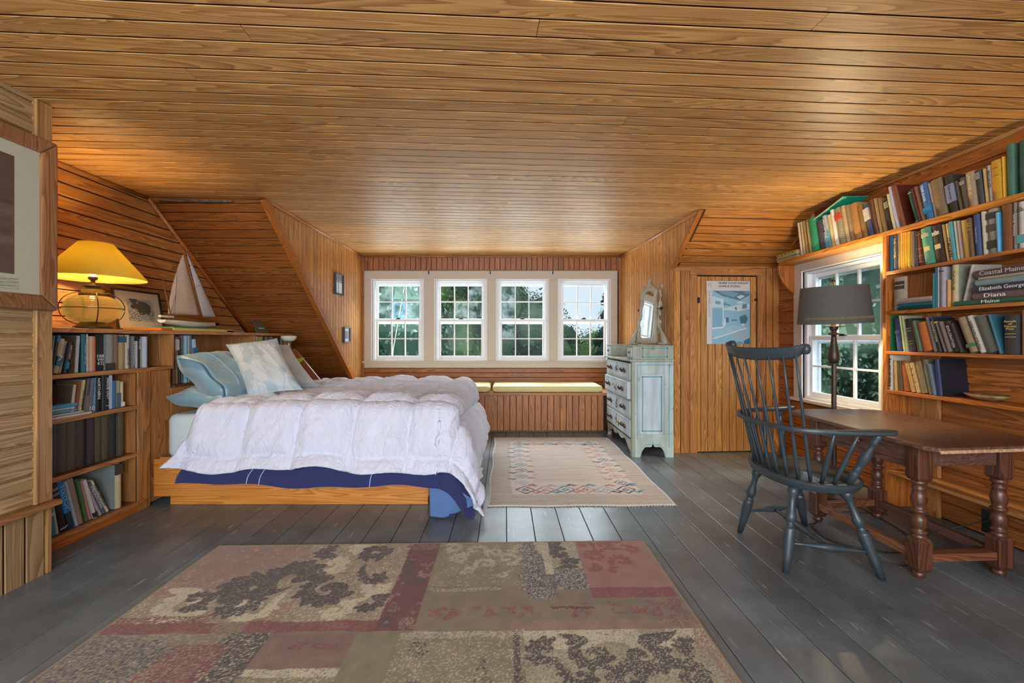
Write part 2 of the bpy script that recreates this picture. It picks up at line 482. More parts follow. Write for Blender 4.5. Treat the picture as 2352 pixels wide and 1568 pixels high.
# window wall -------------------------------------------------------
WZ0, WZ1 = 0.895, 2.063
WC = [-1.55, -0.64, 0.25, 1.142]; WW = 0.735
ops = [(c - WW / 2, c + WW / 2) for c in WC]
mb = MB()
mb.box(-3.2, 1.9, YB + .012, YB + .16, 0, WZ0); mb.box(-2.3, 1.9, YB + .012, YB + .16, WZ1, 2.7)
xs = [-2.3] + [v for o_ in ops for v in o_] + [1.9]
for i in range(0, len(xs), 2): mb.box(xs[i], xs[i + 1], YB + .012, YB + .16, WZ0, WZ1)
wb = struct(mb.obj('wall_back', DARK))
# normal faces -Y : u=x, v=z -> x cross z = -y
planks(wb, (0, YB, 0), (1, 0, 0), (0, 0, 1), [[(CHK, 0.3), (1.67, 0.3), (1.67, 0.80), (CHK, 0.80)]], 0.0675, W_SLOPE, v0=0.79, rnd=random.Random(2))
planks(wb, (0, YB, 0), (0, 0, 1), (-1, 0, 0), [[(2.18, -1.67), (CZ, -1.67), (CZ, 2.06), (2.18, 2.06)]], 0.0765, wood('pine_frieze', rgb(182, 116, 66), rgb(130, 76, 40), 0, var=.14), v0=2.06, rnd=random.Random(4))

# right roof slope and knee wall -----------------------------------
A = Vector((cheekx(4.04), brk(cheekx(4.04)), CZ)); B = Vector((XR, brk(XR), CZ))
Cc = Vector((1.785, 4.61, KN)); Dd = Vector((XR, 4.68, 2.01))
Nn = (B - A).cross(Cc - A).normalized()
if Nn.z > 0: Nn = -Nn
U_ = (B - A).normalized(); V_ = Nn.cross(U_).normalized()
def L2(p):
    d = Vector(p) - A; return (d.dot(U_), d.dot(V_))
rsp = [L2(A), L2(B), L2(Dd), L2(Cc)]
if V_.z < 0: pass
wrs = slab('wall_right_slope', A, U_, V_, [[(p[0], p[1]) for p in rsp]], DARK, -0.05, -0.012)
planks(wrs, A, U_, V_, [rsp], 0.093, wood('pine_slope_right', rgb(196, 128, 58), rgb(128, 72, 26), 0, rough=.34, var=.1, figure=1.2), gap=0.0075, v0=0, rnd=random.Random(14), wob=0.001)

kd = (Vector((XR, 4.68, 0)) - Vector((1.785, 4.61, 0))).normalized()
Ok = Vector((1.785, 4.61, 0))
def kx(x): return (x - 1.785) / kd.x
DX0, DX1, DZ = 2.032, 2.70, 1.885
kp = [[(0, 0), (0, DX0), (1.975, DX0), (KN, 0)], ]
def KP(u0, u1, za, zb): return [(za, -u0), (za, -u1), (zb, -u1), (zb, -u0)]
# u = up, v = -along  => normal = z x (-x) = -y
polys = [KP(kx(1.785), kx(DX0 - .06), 0, 2.02), KP(kx(DX0 - .06), kx(DX1 + .06), DZ + .05, 2.02), KP(kx(DX1 + .06), kx(XR), 0, 2.03)]
wk = slab('wall_right_knee', Ok, (0, 0, 1), -kd, polys, DARK)
planks(wk, Ok, (0, 0, 1), -kd, [p[::-1] for p in polys], 0.0785, W_WALL, gap=0.0075, v0=0, rnd=random.Random(15))
# closet space behind the door
mb = MB(); mb.box(DX0 - .1, DX1 + .1, 4.76, 4.80, 0, 2.0); own(mb.obj('closet_back', DARK), wk)

def kpt(x, z, n=0.0):
    "point on the knee wall, n metres into the room"
    p = Ok + kd * kx(x); return Vector((p.x + kd.y * n, p.y - kd.x * n, z))
# door
door = MB()
for zz in (0.25, 1.6):
    door.hexa([kpt(DX0 + .03, zz, -.03), kpt(DX1 - .03, zz, -.03), kpt(DX1 - .03, zz, -.012), kpt(DX0 + .03, zz, -.012)], [kpt(DX0 + .03, zz + .1, -.03), kpt(DX1 - .03, zz + .1, -.03), kpt(DX1 - .03, zz + .1, -.012), kpt(DX0 + .03, zz + .1, -.012)])
d1 = struct(door.obj('door_1', W_Z))
dp = KP(kx(DX0 + .012), kx(DX1 - .012), 0.012, DZ - .012)
W_DOOR = wood('pine_door', rgb(212, 154, 88), rgb(156, 102, 50), 0, rough=.38, var=.12, stain=.1)
planks(d1, Ok, (0, 0, 1), -kd, [dp[::-1]], 0.0785, W_DOOR, gap=0.004, th=0.02, v0=-kx(DX0 + .05) , rnd=random.Random(17))
def wbox(x0, x1, z0, z1, n0, n1, name, mat, par, bev=.003):
    m_ = MB(); m_.hexa([kpt(x0, z0, n0), kpt(x1, z0, n0), kpt(x1, z0, n1), kpt(x0, z0, n1)][::-1], [kpt(x0, z1, n0), kpt(x1, z1, n0), kpt(x1, z1, n1), kpt(x0, z1, n1)][::-1])
    return m_.obj(name, mat, par, bevel=bev)
fr = MB(); fr.hexa([kpt(DX0 - .075, 0, -.01), kpt(DX0, 0, -.01), kpt(DX0, 0, .022), kpt(DX0 - .075, 0, .022)][::-1], [kpt(DX0 - .075, DZ, -.01), kpt(DX0, DZ, -.01), kpt(DX0, DZ, .022), kpt(DX0 - .075, DZ, .022)][::-1])
trd = struct(fr.obj('trim_1', W_Z, bevel=.004))
wbox(DX1, DX1 + .075, 0, DZ, -.01, .022, 'casing_board', W_Z, trd)
wbox(DX0 - .075, DX1 + .075, DZ, DZ + .07, -.01, .024, 'casing_board', W_X, trd)
wbox(DX0 - .012, DX0 + .006, 0, DZ, -.02, .005, 'jamb_gap', DARK, trd, 0)
for xx in (DX0 - .115,):
    wbox(xx - .03, xx + .03, 0, 1.95, 0, .006, 'flat_board', W_Z, trd)
hm = BLACK
for zz in (1.62,):
    h = wbox(DX0 - .03, DX0 + .035, zz - .03, zz + .03, .0, .01, 'hinge', hm, d1, .002)
for zz in (1.625, 0.99):
    wbox(DX1 - .03, DX1 + .02, zz - .012, zz + .016, .0, .012, 'latch', BLACK, d1, .004)

# right wall ----------------------------------------------------------
# window opening Y 3.38..4.27, Z .62..1.86
RY0, RY1, RZ0, RZ1 = 3.38, 4.27, 0.63, 1.86
pR = [[(0.4, 0), (3.22, 0), (3.22, CZ), (0.4, CZ)], [(3.22, 0), (RY1 + .12, 0), (RY1 + .12, RZ0 - .02), (3.22, RZ0 - .02)],
      [(3.22, RZ1 + .02), (RY1 + .12, RZ1 + .02), (RY1 + .12, CZ), (3.22, CZ)], [(RY1 + .12, 0), (4.7, 0), (4.7, CZ), (RY1 + .12, CZ)]]
# normal faces -X : u=-y, v=z -> (-y) x z = -x
def fl(p): return [(-a, b_) for a, b_ in p][::-1]
back = [[(YR, 0), (RY0, 0), (RY0, CZ), (YR, CZ)], [(RY0, 0), (RY1, 0), (RY1, RZ0), (RY0, RZ0)], [(RY0, RZ1), (RY1, RZ1), (RY1, CZ), (RY0, CZ)], [(RY1, 0), (4.9, 0), (4.9, CZ), (RY1, CZ)]]
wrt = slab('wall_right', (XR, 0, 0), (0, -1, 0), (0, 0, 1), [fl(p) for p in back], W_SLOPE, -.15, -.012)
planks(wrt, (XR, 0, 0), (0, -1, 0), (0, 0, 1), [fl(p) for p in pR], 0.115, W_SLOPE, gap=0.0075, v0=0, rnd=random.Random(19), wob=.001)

# near part of the left wall -----------------------------------------
wn = slab('wall_near_left', (XN, 0, 0), (0, 1, 0), (0, 0, 1), [[(YR, 0), (YN - .01, 0), (YN - .01, CZ), (YR, CZ)]], W_NEAR, -.5, -.012)
planks(wn, (XN, 0, 0), (0, 1, 0), (0, 0, 1), [[(.5, .37), (2.185, .37), (2.185, CZ), (.5, CZ)]], 0.0775, W_NEAR, gap=0.0075, cham=.006, v0=.37, rnd=random.Random(21), wob=.001)
planks(wn, (XN - .0, 0, 0), (0, 0, 1), (0, -1, 0), [[(0, -2.235), (.34, -2.235), (.34, -.5), (0, -.5)][::-1]], 0.092, W_NEAR, gap=0.0075, th=.012, v0=-2.235, rnd=random.Random(22))
def bx(name, mat, par, *a, bevel=.003):
    m_ = MB(); m_.box(*a); return m_.obj(name, mat, par, bevel=bevel)
tn = struct(bx('trim_2', W_NEAR.copy(), None, XN - .3, XN + .012, 2.19, YN, .372, CZ - .002))
tn.data.materials[0] = wood('near_post', rgb(186, 142, 92), rgb(146, 104, 60), 2, rough=.42, var=.02)
bx('bead', tn.data.materials[0], tn, XN - .01, XN + .016, 2.178, 2.19, .372, CZ - .002)
bx('rail_cap', wood('near_rail', rgb(170, 118, 70), rgb(128, 82, 44), 1, var=.03), tn, XN - .01, XN + .05, 1.0, 2.275, .345, .37)
bx('corner_board', tn.data.materials[0], tn, XN - .3, XN + .008, 2.237, YN, 0, .345)

# wall behind the camera, with its window opening left for daylight
mb = MB(); mb.box(-3.3, 3.1, YR - .1, YR, 0, .9); mb.box(-3.3, 3.1, YR - .1, YR, 2.3, CZ + .1); mb.box(-3.3, -2.3, YR - .1, YR, .9, 2.3); mb.box(2.2, 3.1, YR - .1, YR, .9, 2.3)
struct(mb.obj('wall_rear', W_WALL))

# trims ----------------------------------------------------------------
def strip(name, pts, wdt, mat, par=None, n=3):
    m_ = MB(); m_.tube(pts, wdt, seg=8); o = m_.obj(name, mat, par, smooth=True)
    return struct(o) if par is None else o
strip('trim_3', [(XL + .012, 2.2, CZ - .012), (XL + .012, brk(XL), CZ - .012)], .016, W_Y)
strip('trim_4', [(XL + .015, brk(XL), CZ - .012), (XL + .015, 5.3, slopez(5.3) + .01)], .018, W_ORX)
t5 = MB(); a_, b_ = Vector((CHK, brk(-2.5), CZ)), Vector((CHK, 6.28, slopez(6.28)))
t5.prism([a_ + Vector((-.028, -.03, -.022)), a_ + Vector((.024, -.03, -.022)), a_ + Vector((.024, .03, .012)), a_ + Vector((-.028, .03, .012))], b_ - a_)
struct(t5.obj('trim_5', W_ORX))
strip('trim_6', [(CHK + .01, brk(-2.5) + .03, CZ - .012), (CHK + .01, YB - .01, CZ - .012)], .014, W_Y)
strip('trim_7', [(cheekx(4.06) - .008, 4.08, CZ - .012), (cheekx(6.28) - .008, YB - .01, CZ - .012)], .02, W_Y)
t8 = MB(); a_, b_ = A + Vector((-.01, 0, -.005)), Cc + Vector((-.01, 0, 0))
t8.prism([a_ + Vector((-.012, -.012, -.006)), a_ + Vector((.03, -.012, -.006)), a_ + Vector((.03, .03, .01)), a_ + Vector((-.012, .03, .01))], b_ - a_)
struct(t8.obj('trim_8', W_ORX))
strip('trim_9', [(CHK, YB - .008, CZ - .01), (1.67, YB - .008, CZ - .01)], .012, W_X)
struct(bx('trim_10', W_ORZ, None, CHK, CHK + .03, YB - .03, YB, .3, CZ - .01))
struct(bx('trim_11', W_Z, None, 1.64, 1.67, YB - .025, YB, .5, CZ - .01))
t12 = MB(); t12.hexa([kpt(1.785, KN - .03, -.005), kpt(XR, 2.0 - .03, -.005), kpt(XR, 1.975, .02), kpt(1.785, KN - .03, .02)][::-1], [kpt(1.785, KN + .02, -.005), kpt(XR, 2.03, -.005), kpt(XR, 2.03, .02), kpt(1.785, KN + .02, .02)][::-1])
struct(t12.obj('trim_12', W_X))
strip('trim_13', [(XR - .008, 1.9, CZ - .012), (XR - .008, brk(XR), CZ - .012)], .014, W_Y)
strip('trim_14', [(XR - .008, brk(XR), CZ - .012), (XR - .008, 4.66, 2.01)], .014, W_Y)
# loose grey board end at the left slope
lb = MB(); lb.hexa([(-2.95, 3.70, CZ - .03), (-2.34, 3.735, CZ - .03), (-2.34, 3.76, CZ - .03), (-2.95, 3.73, CZ - .03)], [(-2.95, 3.70, CZ - .012), (-2.36, 3.735, CZ - .012), (-2.36, 3.76, CZ - .012), (-2.95, 3.73, CZ - .012)])
struct(lb.obj('trim_15', wood('grey_board', rgb(128, 112, 96), rgb(78, 62, 50), 0)))

# ================================================================== WINDOWS
gm = bpy.data.materials.new('window_glass'); gm.use_nodes = True; nt = gm.node_tree; nt.nodes.clear()
N = nt.nodes.new; L = nt.links.new
out = N('ShaderNodeOutputMaterial'); mix = N('ShaderNodeMixShader'); tr = N('ShaderNodeBsdfTransparent'); gl = N('ShaderNodeBsdfGlossy')
gl.inputs['Roughness'].default_value = .12; tr.inputs['Color'].default_value = (.93, .96, .96, 1)
lw = N('ShaderNodeLayerWeight'); pw_ = N('ShaderNodeMath'); pw_.operation = 'POWER'; pw_.inputs[1].default_value = 4.0
ma = N('ShaderNodeMath'); ma.operation = 'MULTIPLY_ADD'; ma.inputs[1].default_value = .2; ma.inputs[2].default_value = .002
L(lw.outputs['Facing'], pw_.inputs[0]); L(pw_.outputs[0], ma.inputs[0])
L(ma.outputs[0], mix.inputs[0]); L(tr.outputs[0], mix.inputs[1]); L(gl.outputs[0], mix.inputs[2]); L(mix.outputs[0], out.inputs['Surface'])
def fog_mat(name, col, amt):
    m = gm.copy(); m.name = name; nt = m.node_tree; N = nt.nodes.new; L = nt.links.new
    out = [n for n in nt.nodes if n.type == 'OUTPUT_MATERIAL'][0]; mx0 = [n for n in nt.nodes if n.type == 'MIX_SHADER'][0]
    df = N('ShaderNodeBsdfTranslucent'); df.inputs['Color'].default_value = col
    t = N('ShaderNodeTexCoord'); n = N('ShaderNodeTexNoise'); n.inputs['Scale'].default_value = 9; n.inputs['Detail'].default_value = 5
    L(t.outputs['Object'], n.inputs['Vector'])
    mr = N('ShaderNodeMapRange'); mr.inputs[1].default_value = .4; mr.inputs[2].default_value = .65; mr.inputs[4].default_value = amt
    L(n.outputs['Fac'], mr.inputs[0])
    m2 = N('ShaderNodeMixShader'); L(mr.outputs[0], m2.inputs[0]); L(mx0.outputs[0], m2.inputs[1]); L(df.outputs[0], m2.inputs[2]); L(m2.outputs[0], out.inputs['Surface'])
    return m
FOGB = fog_mat('misted_glass_blue', (.25, .45, .75, 1), .10)
FOG = fog_mat('misted_glass', (.6, .7, .75, 1), .04)

def window(name, M, W, H, rail, fog={}, lean=None):
    "double-hung window, 3x2 panes a sash. local x along the wall, y outwards, z up from the opening's lower left corner"
    f = MB(M)
    f.box(0, .022, .0, .13, 0, H); f.box(W - .022, W, .0, .13, 0, H); f.box(.022, W - .022, .0, .13, H - .022, H)
    f.box(.022, W - .022, -.005, .14, 0, .025)
    f.box(.022, .034, .0, .018, .025, H - .022); f.box(W - .034, W - .022, .0, .018, .025, H - .022)
    win = struct(f.obj(name, WHITE, bevel=.002))
    def sash(x0, x1, z0, z1, y, T=None, nm='sash'):
        th = .03; st = .038; rb = .045
        MM = M if T is None else M @ T
        s = MB(MM)
        s.box(x0, x0 + st, y, y + th, z0, z1); s.box(x1 - st, x1, y, y + th, z0, z1)
        s.box(x0 + st, x1 - st, y, y + th, z0, z0 + rb); s.box(x0 + st, x1 - st, y, y + th, z1 - .036, z1)
        so = s.obj(nm, WHITE, win, bevel=.002)
        ix0, ix1, iz0, iz1 = x0 + st, x1 - st, z0 + rb, z1 - .036
        pw = (ix1 - ix0) / 3; ph = (iz1 - iz0) / 2
        for k in (1, 2):
            q = MB(MM); q.box(ix0 + pw * k - .008, ix0 + pw * k + .008, y + .003, y + th - .003, iz0, iz1); q.obj('muntin', WHITE, so)
        q = MB(MM); q.box(ix0, ix1, y + .004, y + th - .004, iz0 + ph - .008, iz0 + ph + .008); q.obj('muntin', WHITE, so)
        for j in range(2):
            for i in range(3):
                q = MB(MM); q.box(ix0 + pw * i + .006, ix0 + pw * (i + 1) - .006, y + .013, y + .017, iz0 + ph * j + .006, iz0 + ph * (j + 1) - .006)
                up = 0 if nm == 'sash' and z0 < .2 else 1
                q.obj('pane', fog.get((up, j, i), gm), so)
        return so
    lo = sash(.036, W - .036, .026, rail + .018, .022)
    up = sash(.03, W - .03, rail - .018, H - .024, .056, lean)
    l = MB(M); l.box(W / 2 - .03, W / 2 + .03, .012, .04, rail + .018, rail + .03); l.box(W / 2 - .012, W / 2 + .022, .008, .03, rail + .03, rail + .038)
    l.obj('sash_lock', BLACK, win, bevel=.002)
    # storm window outside
    e = MB(M)
    e.box(.022, .05, .105, .125, .02, H - .02); e.box(W - .05, W - .022, .105, .125, .02, H - .02); e.box(.05, W - .05, .105, .125, H - .075, H - .022); e.box(.05, W - .05, .105, .125, .02, .055)
    e.box(.05, W - .05, .1, .12, rail - .05, rail - .02)
    e.obj('storm_frame', EXT, win)
    return win

RAIL = 0.586
fogs = [{(1, 0, 0): FOG, (1, 0, 1): FOGB, (1, 0, 2): FOG, (1, 1, 0): FOG}, {(1, 1, 2): FOG, (1, 0, 1): FOG, (1, 0, 2): FOG}, {(1, 0, 0): FOG, (1, 1, 0): FOG, (0, 1, 0): FOG}, {}]
for i, c in enumerate(WC):
    M = Matrix.Translation((c - WW / 2, YB - .002, WZ0))
    T = None
    if i == 3: T = Matrix.Translation((0, 0, -.012)) @ Matrix.Rotation(math.radians(.9), 4, 'Y')
    window('window_%d' % (i + 1), M, WW, WZ1 - WZ0, RAIL, fogs[i], T)
cas = MB(); cas.box(-2.045, 1.622, YB - .022, YB - .001, WZ1, 2.195)
tc_ = struct(cas.obj('trim_16', CREAM, bevel=.003))
edges = [-2.045] + [v for o_ in ops for v in o_] + [1.622]
for i in range(0, len(edges), 2):
    bx('casing_board', CREAM, tc_, edges[i], edges[i + 1], YB - .022, YB - .001, .885, WZ1)
bx('window_stool', CREAM, tc_, -2.06, 1.64, YB - .035, YB + .02, .868, .893)
bx('casing_board', CREAM, tc_, -2.04, 1.62, YB - .022, YB - .001, .795, .868)
for i, (a0, a1) in enumerate(ops):     # raised white stop round each opening
    m_ = MB(); m_.box(a0 - .012, a0, YB - .028, YB - .002, .893, WZ1); m_.box(a1, a1 + .012, YB - .028, YB - .002, .893, WZ1); m_.box(a0 - .012, a1 + .012, YB - .028, YB - .002, WZ1, WZ1 + .012)
    m_.obj('window_stop', WHITE, tc_)
rod = MB(); rod.tube([(-2.05, YB - .035, 2.2), (1.66, YB - .035, 2.2)], .004, seg=6)
ro = tag(rod.obj('curtain_rod', plain('rod_copper', rgb(176, 120, 92), .4, .3)), 'thin copper curtain rod along the top of the four-window casing', 'curtain rod')
for x in (-1.1, -.215, .69):
    h = MB(); h.tube([(x, YB - .024, 2.175), (x, YB - .05, 2.18), (x, YB - .055, 2.165), (x, YB - .04, 2.15)], .005, seg=6); h.box(x - .006, x + .006, YB - .03, YB - .022, 2.145, 2.19)
    h.obj('rod_hook', BLACK, ro)

# right-hand window: local x along -Y
M = Matrix(((0, 1, 0, XR - .0), (-1, 0, 0, RY1), (0, 0, 1, RZ0), (0, 0, 0, 1)))
window('window_5', M, RY1 - RY0, RZ1 - RZ0, .585, {})
c5 = MB(); c5.box(XR - .022, XR - .001, RY1, RY1 + .135, RZ0 - .02, 1.96)
t17 = struct(c5.obj('trim_17', CREAM, bevel=.003))
bx('casing_board', CREAM, t17, XR - .022, XR - .001, RY0 - .14, RY0, RZ0 - .02, 1.96)
bx('casing_board', CREAM, t17, XR - .022, XR - .001, RY0, RY1, RZ1, 1.96)
bx('window_stool', CREAM, t17, XR - .07, XR + .02, RY0 - .15, RY1 + .14, RZ0 - .03, RZ0)
bx('window_stop', WHITE, t17, XR - .03, XR - .003, RY1, RY1 + .014, RZ0, RZ1 + .014)
bx('window_stop', WHITE, t17, XR - .03, XR - .003, RY0, RY1, RZ1, RZ1 + .014)
# ================================================================== BOOKCASES
# ---- left: low bookcase whose upper row runs on as the headboard of the bed
FX = -2.56                       # front
TOPZ = 1.27
def L_Y(u, X=FX): return X * 1000.0 / (u - 1160)
yA0, yA1, yP, yC, yE = 2.262, L_Y(317), L_Y(395), L_Y(573), 5.12
DB = 0.33                        # depth of the shelving
lb_ = thing('bookcase', 'low built-in pine bookcase with four rows, running on behind the bed as its headboard', 'bookcase', (FX, 3.0, 0))
SK = .045
def fxs(y): return FX + max(0, y - 3.346) * SK
HM = Matrix(((1, SK, 0, -SK * 3.346), (0, 1, 0, 0), (0, 0, 1, 0), (0, 0, 0, 1)))
def bxs(name, mat, par, *a, bevel=.003):
    m_ = MB(HM); m_.box(*a); return m_.obj(name, mat, par, bevel=bevel)
m_ = MB(); m_.prism([(XL + .005, yA0, TOPZ - .028), (FX + .02, yA0, TOPZ - .028), (FX + .02, yP, TOPZ - .028), (fxs(yE) + .02, yE, TOPZ - .028), (XL + .005, yE, TOPZ - .028)], (0, 0, .028))
m_.obj('top_board', W_Y, lb_, bevel=.004)
ZR = [0.985, 0.728, 0.43, 0.145]      # shelf tops
def shz(u, y): return CH - (y - 780) * L_Y(u) / 1000.0
ZR = [shz(200, 855), shz(200, 951), shz(200, 1075), shz(200, 1203)]
for i, z in enumerate(ZR):
    y1 = (yP + .02) if i == 0 else yA1
    if i < 3:
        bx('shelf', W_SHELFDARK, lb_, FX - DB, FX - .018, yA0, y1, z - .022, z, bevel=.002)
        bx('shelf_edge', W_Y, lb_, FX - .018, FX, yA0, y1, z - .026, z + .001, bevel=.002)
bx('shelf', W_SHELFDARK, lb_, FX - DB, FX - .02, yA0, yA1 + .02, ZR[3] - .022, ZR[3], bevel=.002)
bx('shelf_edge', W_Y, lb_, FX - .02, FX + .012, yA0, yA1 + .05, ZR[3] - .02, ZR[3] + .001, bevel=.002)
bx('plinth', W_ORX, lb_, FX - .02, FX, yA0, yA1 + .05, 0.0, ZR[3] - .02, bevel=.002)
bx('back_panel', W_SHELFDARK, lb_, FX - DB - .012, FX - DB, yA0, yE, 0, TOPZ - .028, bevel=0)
bx('end_panel', W_Z, lb_, FX - DB, FX - .01, yA1, yA1 + .02, 0.0, ZR[0] - .02, bevel=.002)
bx('post', W_Z, lb_, FX - .02, FX + .001, yA1, L_Y(345), 0, ZR[0] - .026, bevel=.003)
bx('divider', W_Z, lb_, FX - DB, FX, yP, yP + .022, ZR[0], TOPZ - .028, bevel=.002)
bxs('divider', W_Z, lb_, FX - DB, FX, yC, yC + .03, .7, TOPZ - .028, bevel=.002)
# headboard boards below and beside the upper row
hy = L_Y(345); k = 0
while hy < 5.05:
    y1 = min(hy + .20, 5.1)
    top = ZR[0] - .028 if hy < yP - .02 else 0.83
    bxs('headboard_board', W_Z, lb_, FX - .03, FX - .004, hy + .0015, y1 - .0015, .02, top, bevel=.003)
    hy = y1
bxs('compartment_floor', W_SHELFDARK, lb_, FX - DB, FX, yP + .02, 5.1, .83, .85, bevel=.002)
bxs('end_panel', W_Z, lb_, FX - DB, FX, yE - .09, yE - .07, .85, TOPZ - .028, bevel=.002)
for k in range(7):
    a0 = yP + .03 + k * .2
    bxs('back_board', W_Z, lb_, FX - DB, FX - DB + .012, a0 + .001, min(a0 + .199, yE - .1), .85, TOPZ - .03, bevel=0)

# ---- right: tall bookcase on the gable wall
BX = 2.74
sideY = 3.13
ZS = [1.98, 1.687, 1.403, 1.119, 0.841, 0.271]
rb = thing('bookcase', 'tall pine wall bookcase above and behind the desk, top shelf running on over the window', 'bookcase', (BX, 2.7, 0))
NE = 1.2
bx('side_panel', W_ORZ, rb, BX, XR - .002, sideY, sideY + .03, 0, ZS[0] - .032, bevel=.003)
for i, z in enumerate(ZS):
    y1 = 4.46 if i == 0 else sideY
    th = .032 if i == 0 else .022
    x0 = BX - (.004 if i == 0 else 0)
    if i == 0:
        m_ = MB(); m_.prism([(x0, NE, z - th), (x0, y1 - .1, z - th), (x0 + .1, y1, z - th), (XR - .002, y1 + .02, z - th), (XR - .002, NE, z - th)], (0, 0, th))
        m_.obj('shelf', wood('top_shelf_y', rgb(206, 136, 52), rgb(150, 84, 26), 1, rough=.36, var=.05), rb, bevel=.003)
    else:
        bx('shelf', W_ORX if i != 5 else W_Y, rb, x0, XR - .002, NE, y1, z - th, z, bevel=.002)
m_ = MB()   # curved bracket under the end of the top shelf
prof = []
for k in range(13):
    a = k / 12
    prof.append((BX + .02 + .17 * (a ** 1.6), ZS[0] - .032 - .30 * (a ** .75)))
pts = [(BX + .02, ZS[0] - .032)] + prof[1:] + [(XR - .002, ZS[0] - .36), (XR - .002, ZS[0] - .032)]
m_.prism([(p[0], 4.39, p[1]) for p in pts], (0, .028, 0))
m_.obj('bracket', W_ORZ, rb, bevel=.003)
m_ = MB(); m_.prism([(BX + .03, 4.12, CZ - .03), (XR, 4.12, CZ - .03), (XR, 4.60, ZS[0]), (BX + .03, 4.60, ZS[0])], (0, -.015, -.01))
# inner corner post of the lower part
bx('back_post', W_Z, rb, XR - .03, XR - .003, 2.93, sideY, 0, ZS[0] - .04, bevel=.002)

# ------------------------------------------------------------------ books
def hexc(h):
    h = h.lstrip('#'); return rgb(int(h[0:2], 16), int(h[2:4], 16), int(h[4:6], 16))
def cover_mat(h, rough=.55):
    return plain('cover_' + h, hexc(h), rough, noise_amt=.10, scale=45, bump=.1)
_meshc = {}
def text_mesh(body, size, ext=.0008):
    key = (body, round(size, 4))
    if key in _meshc: return _meshc[key]
    c = bpy.data.curves.new('lettering', 'FONT'); c.body = body; c.size = size; c.extrude = ext; c.align_x = 'CENTER'; c.align_y = 'CENTER'; c.resolution_u = 2; c.space_line = .85
    o = bpy.data.objects.new('tmp', c); COL.objects.link(o)
    dg = bpy.context.evaluated_depsgraph_get()
    me = bpy.data.meshes.new_from_object(o.evaluated_get(dg))
    bpy.data.objects.remove(o); me.name = 'lettering'
    _meshc[key] = me
    return me
def lettering(body, size, M, mat, parent, name='title', squeeze=None):
    me = text_mesh(body, size).copy()
    me.materials.clear(); me.materials.append(mat)
    o = bpy.data.objects.new(name, me); COL.objects.link(o)
    if squeeze: # fit into (width, height)
        xs = [v.co.x for v in me.vertices]; ys = [v.co.y for v in me.vertices]
        wx = max(xs) - min(xs); wy = max(ys) - min(ys)
        f = min(squeeze[0] / wx, squeeze[1] / wy)
        fx = min(squeeze[0] / wx, f * 1.5)
        for v in me.vertices: v.co.x *= fx; v.co.y *= f
    o.matrix_basis = M
    if parent: o.parent = parent
    return o

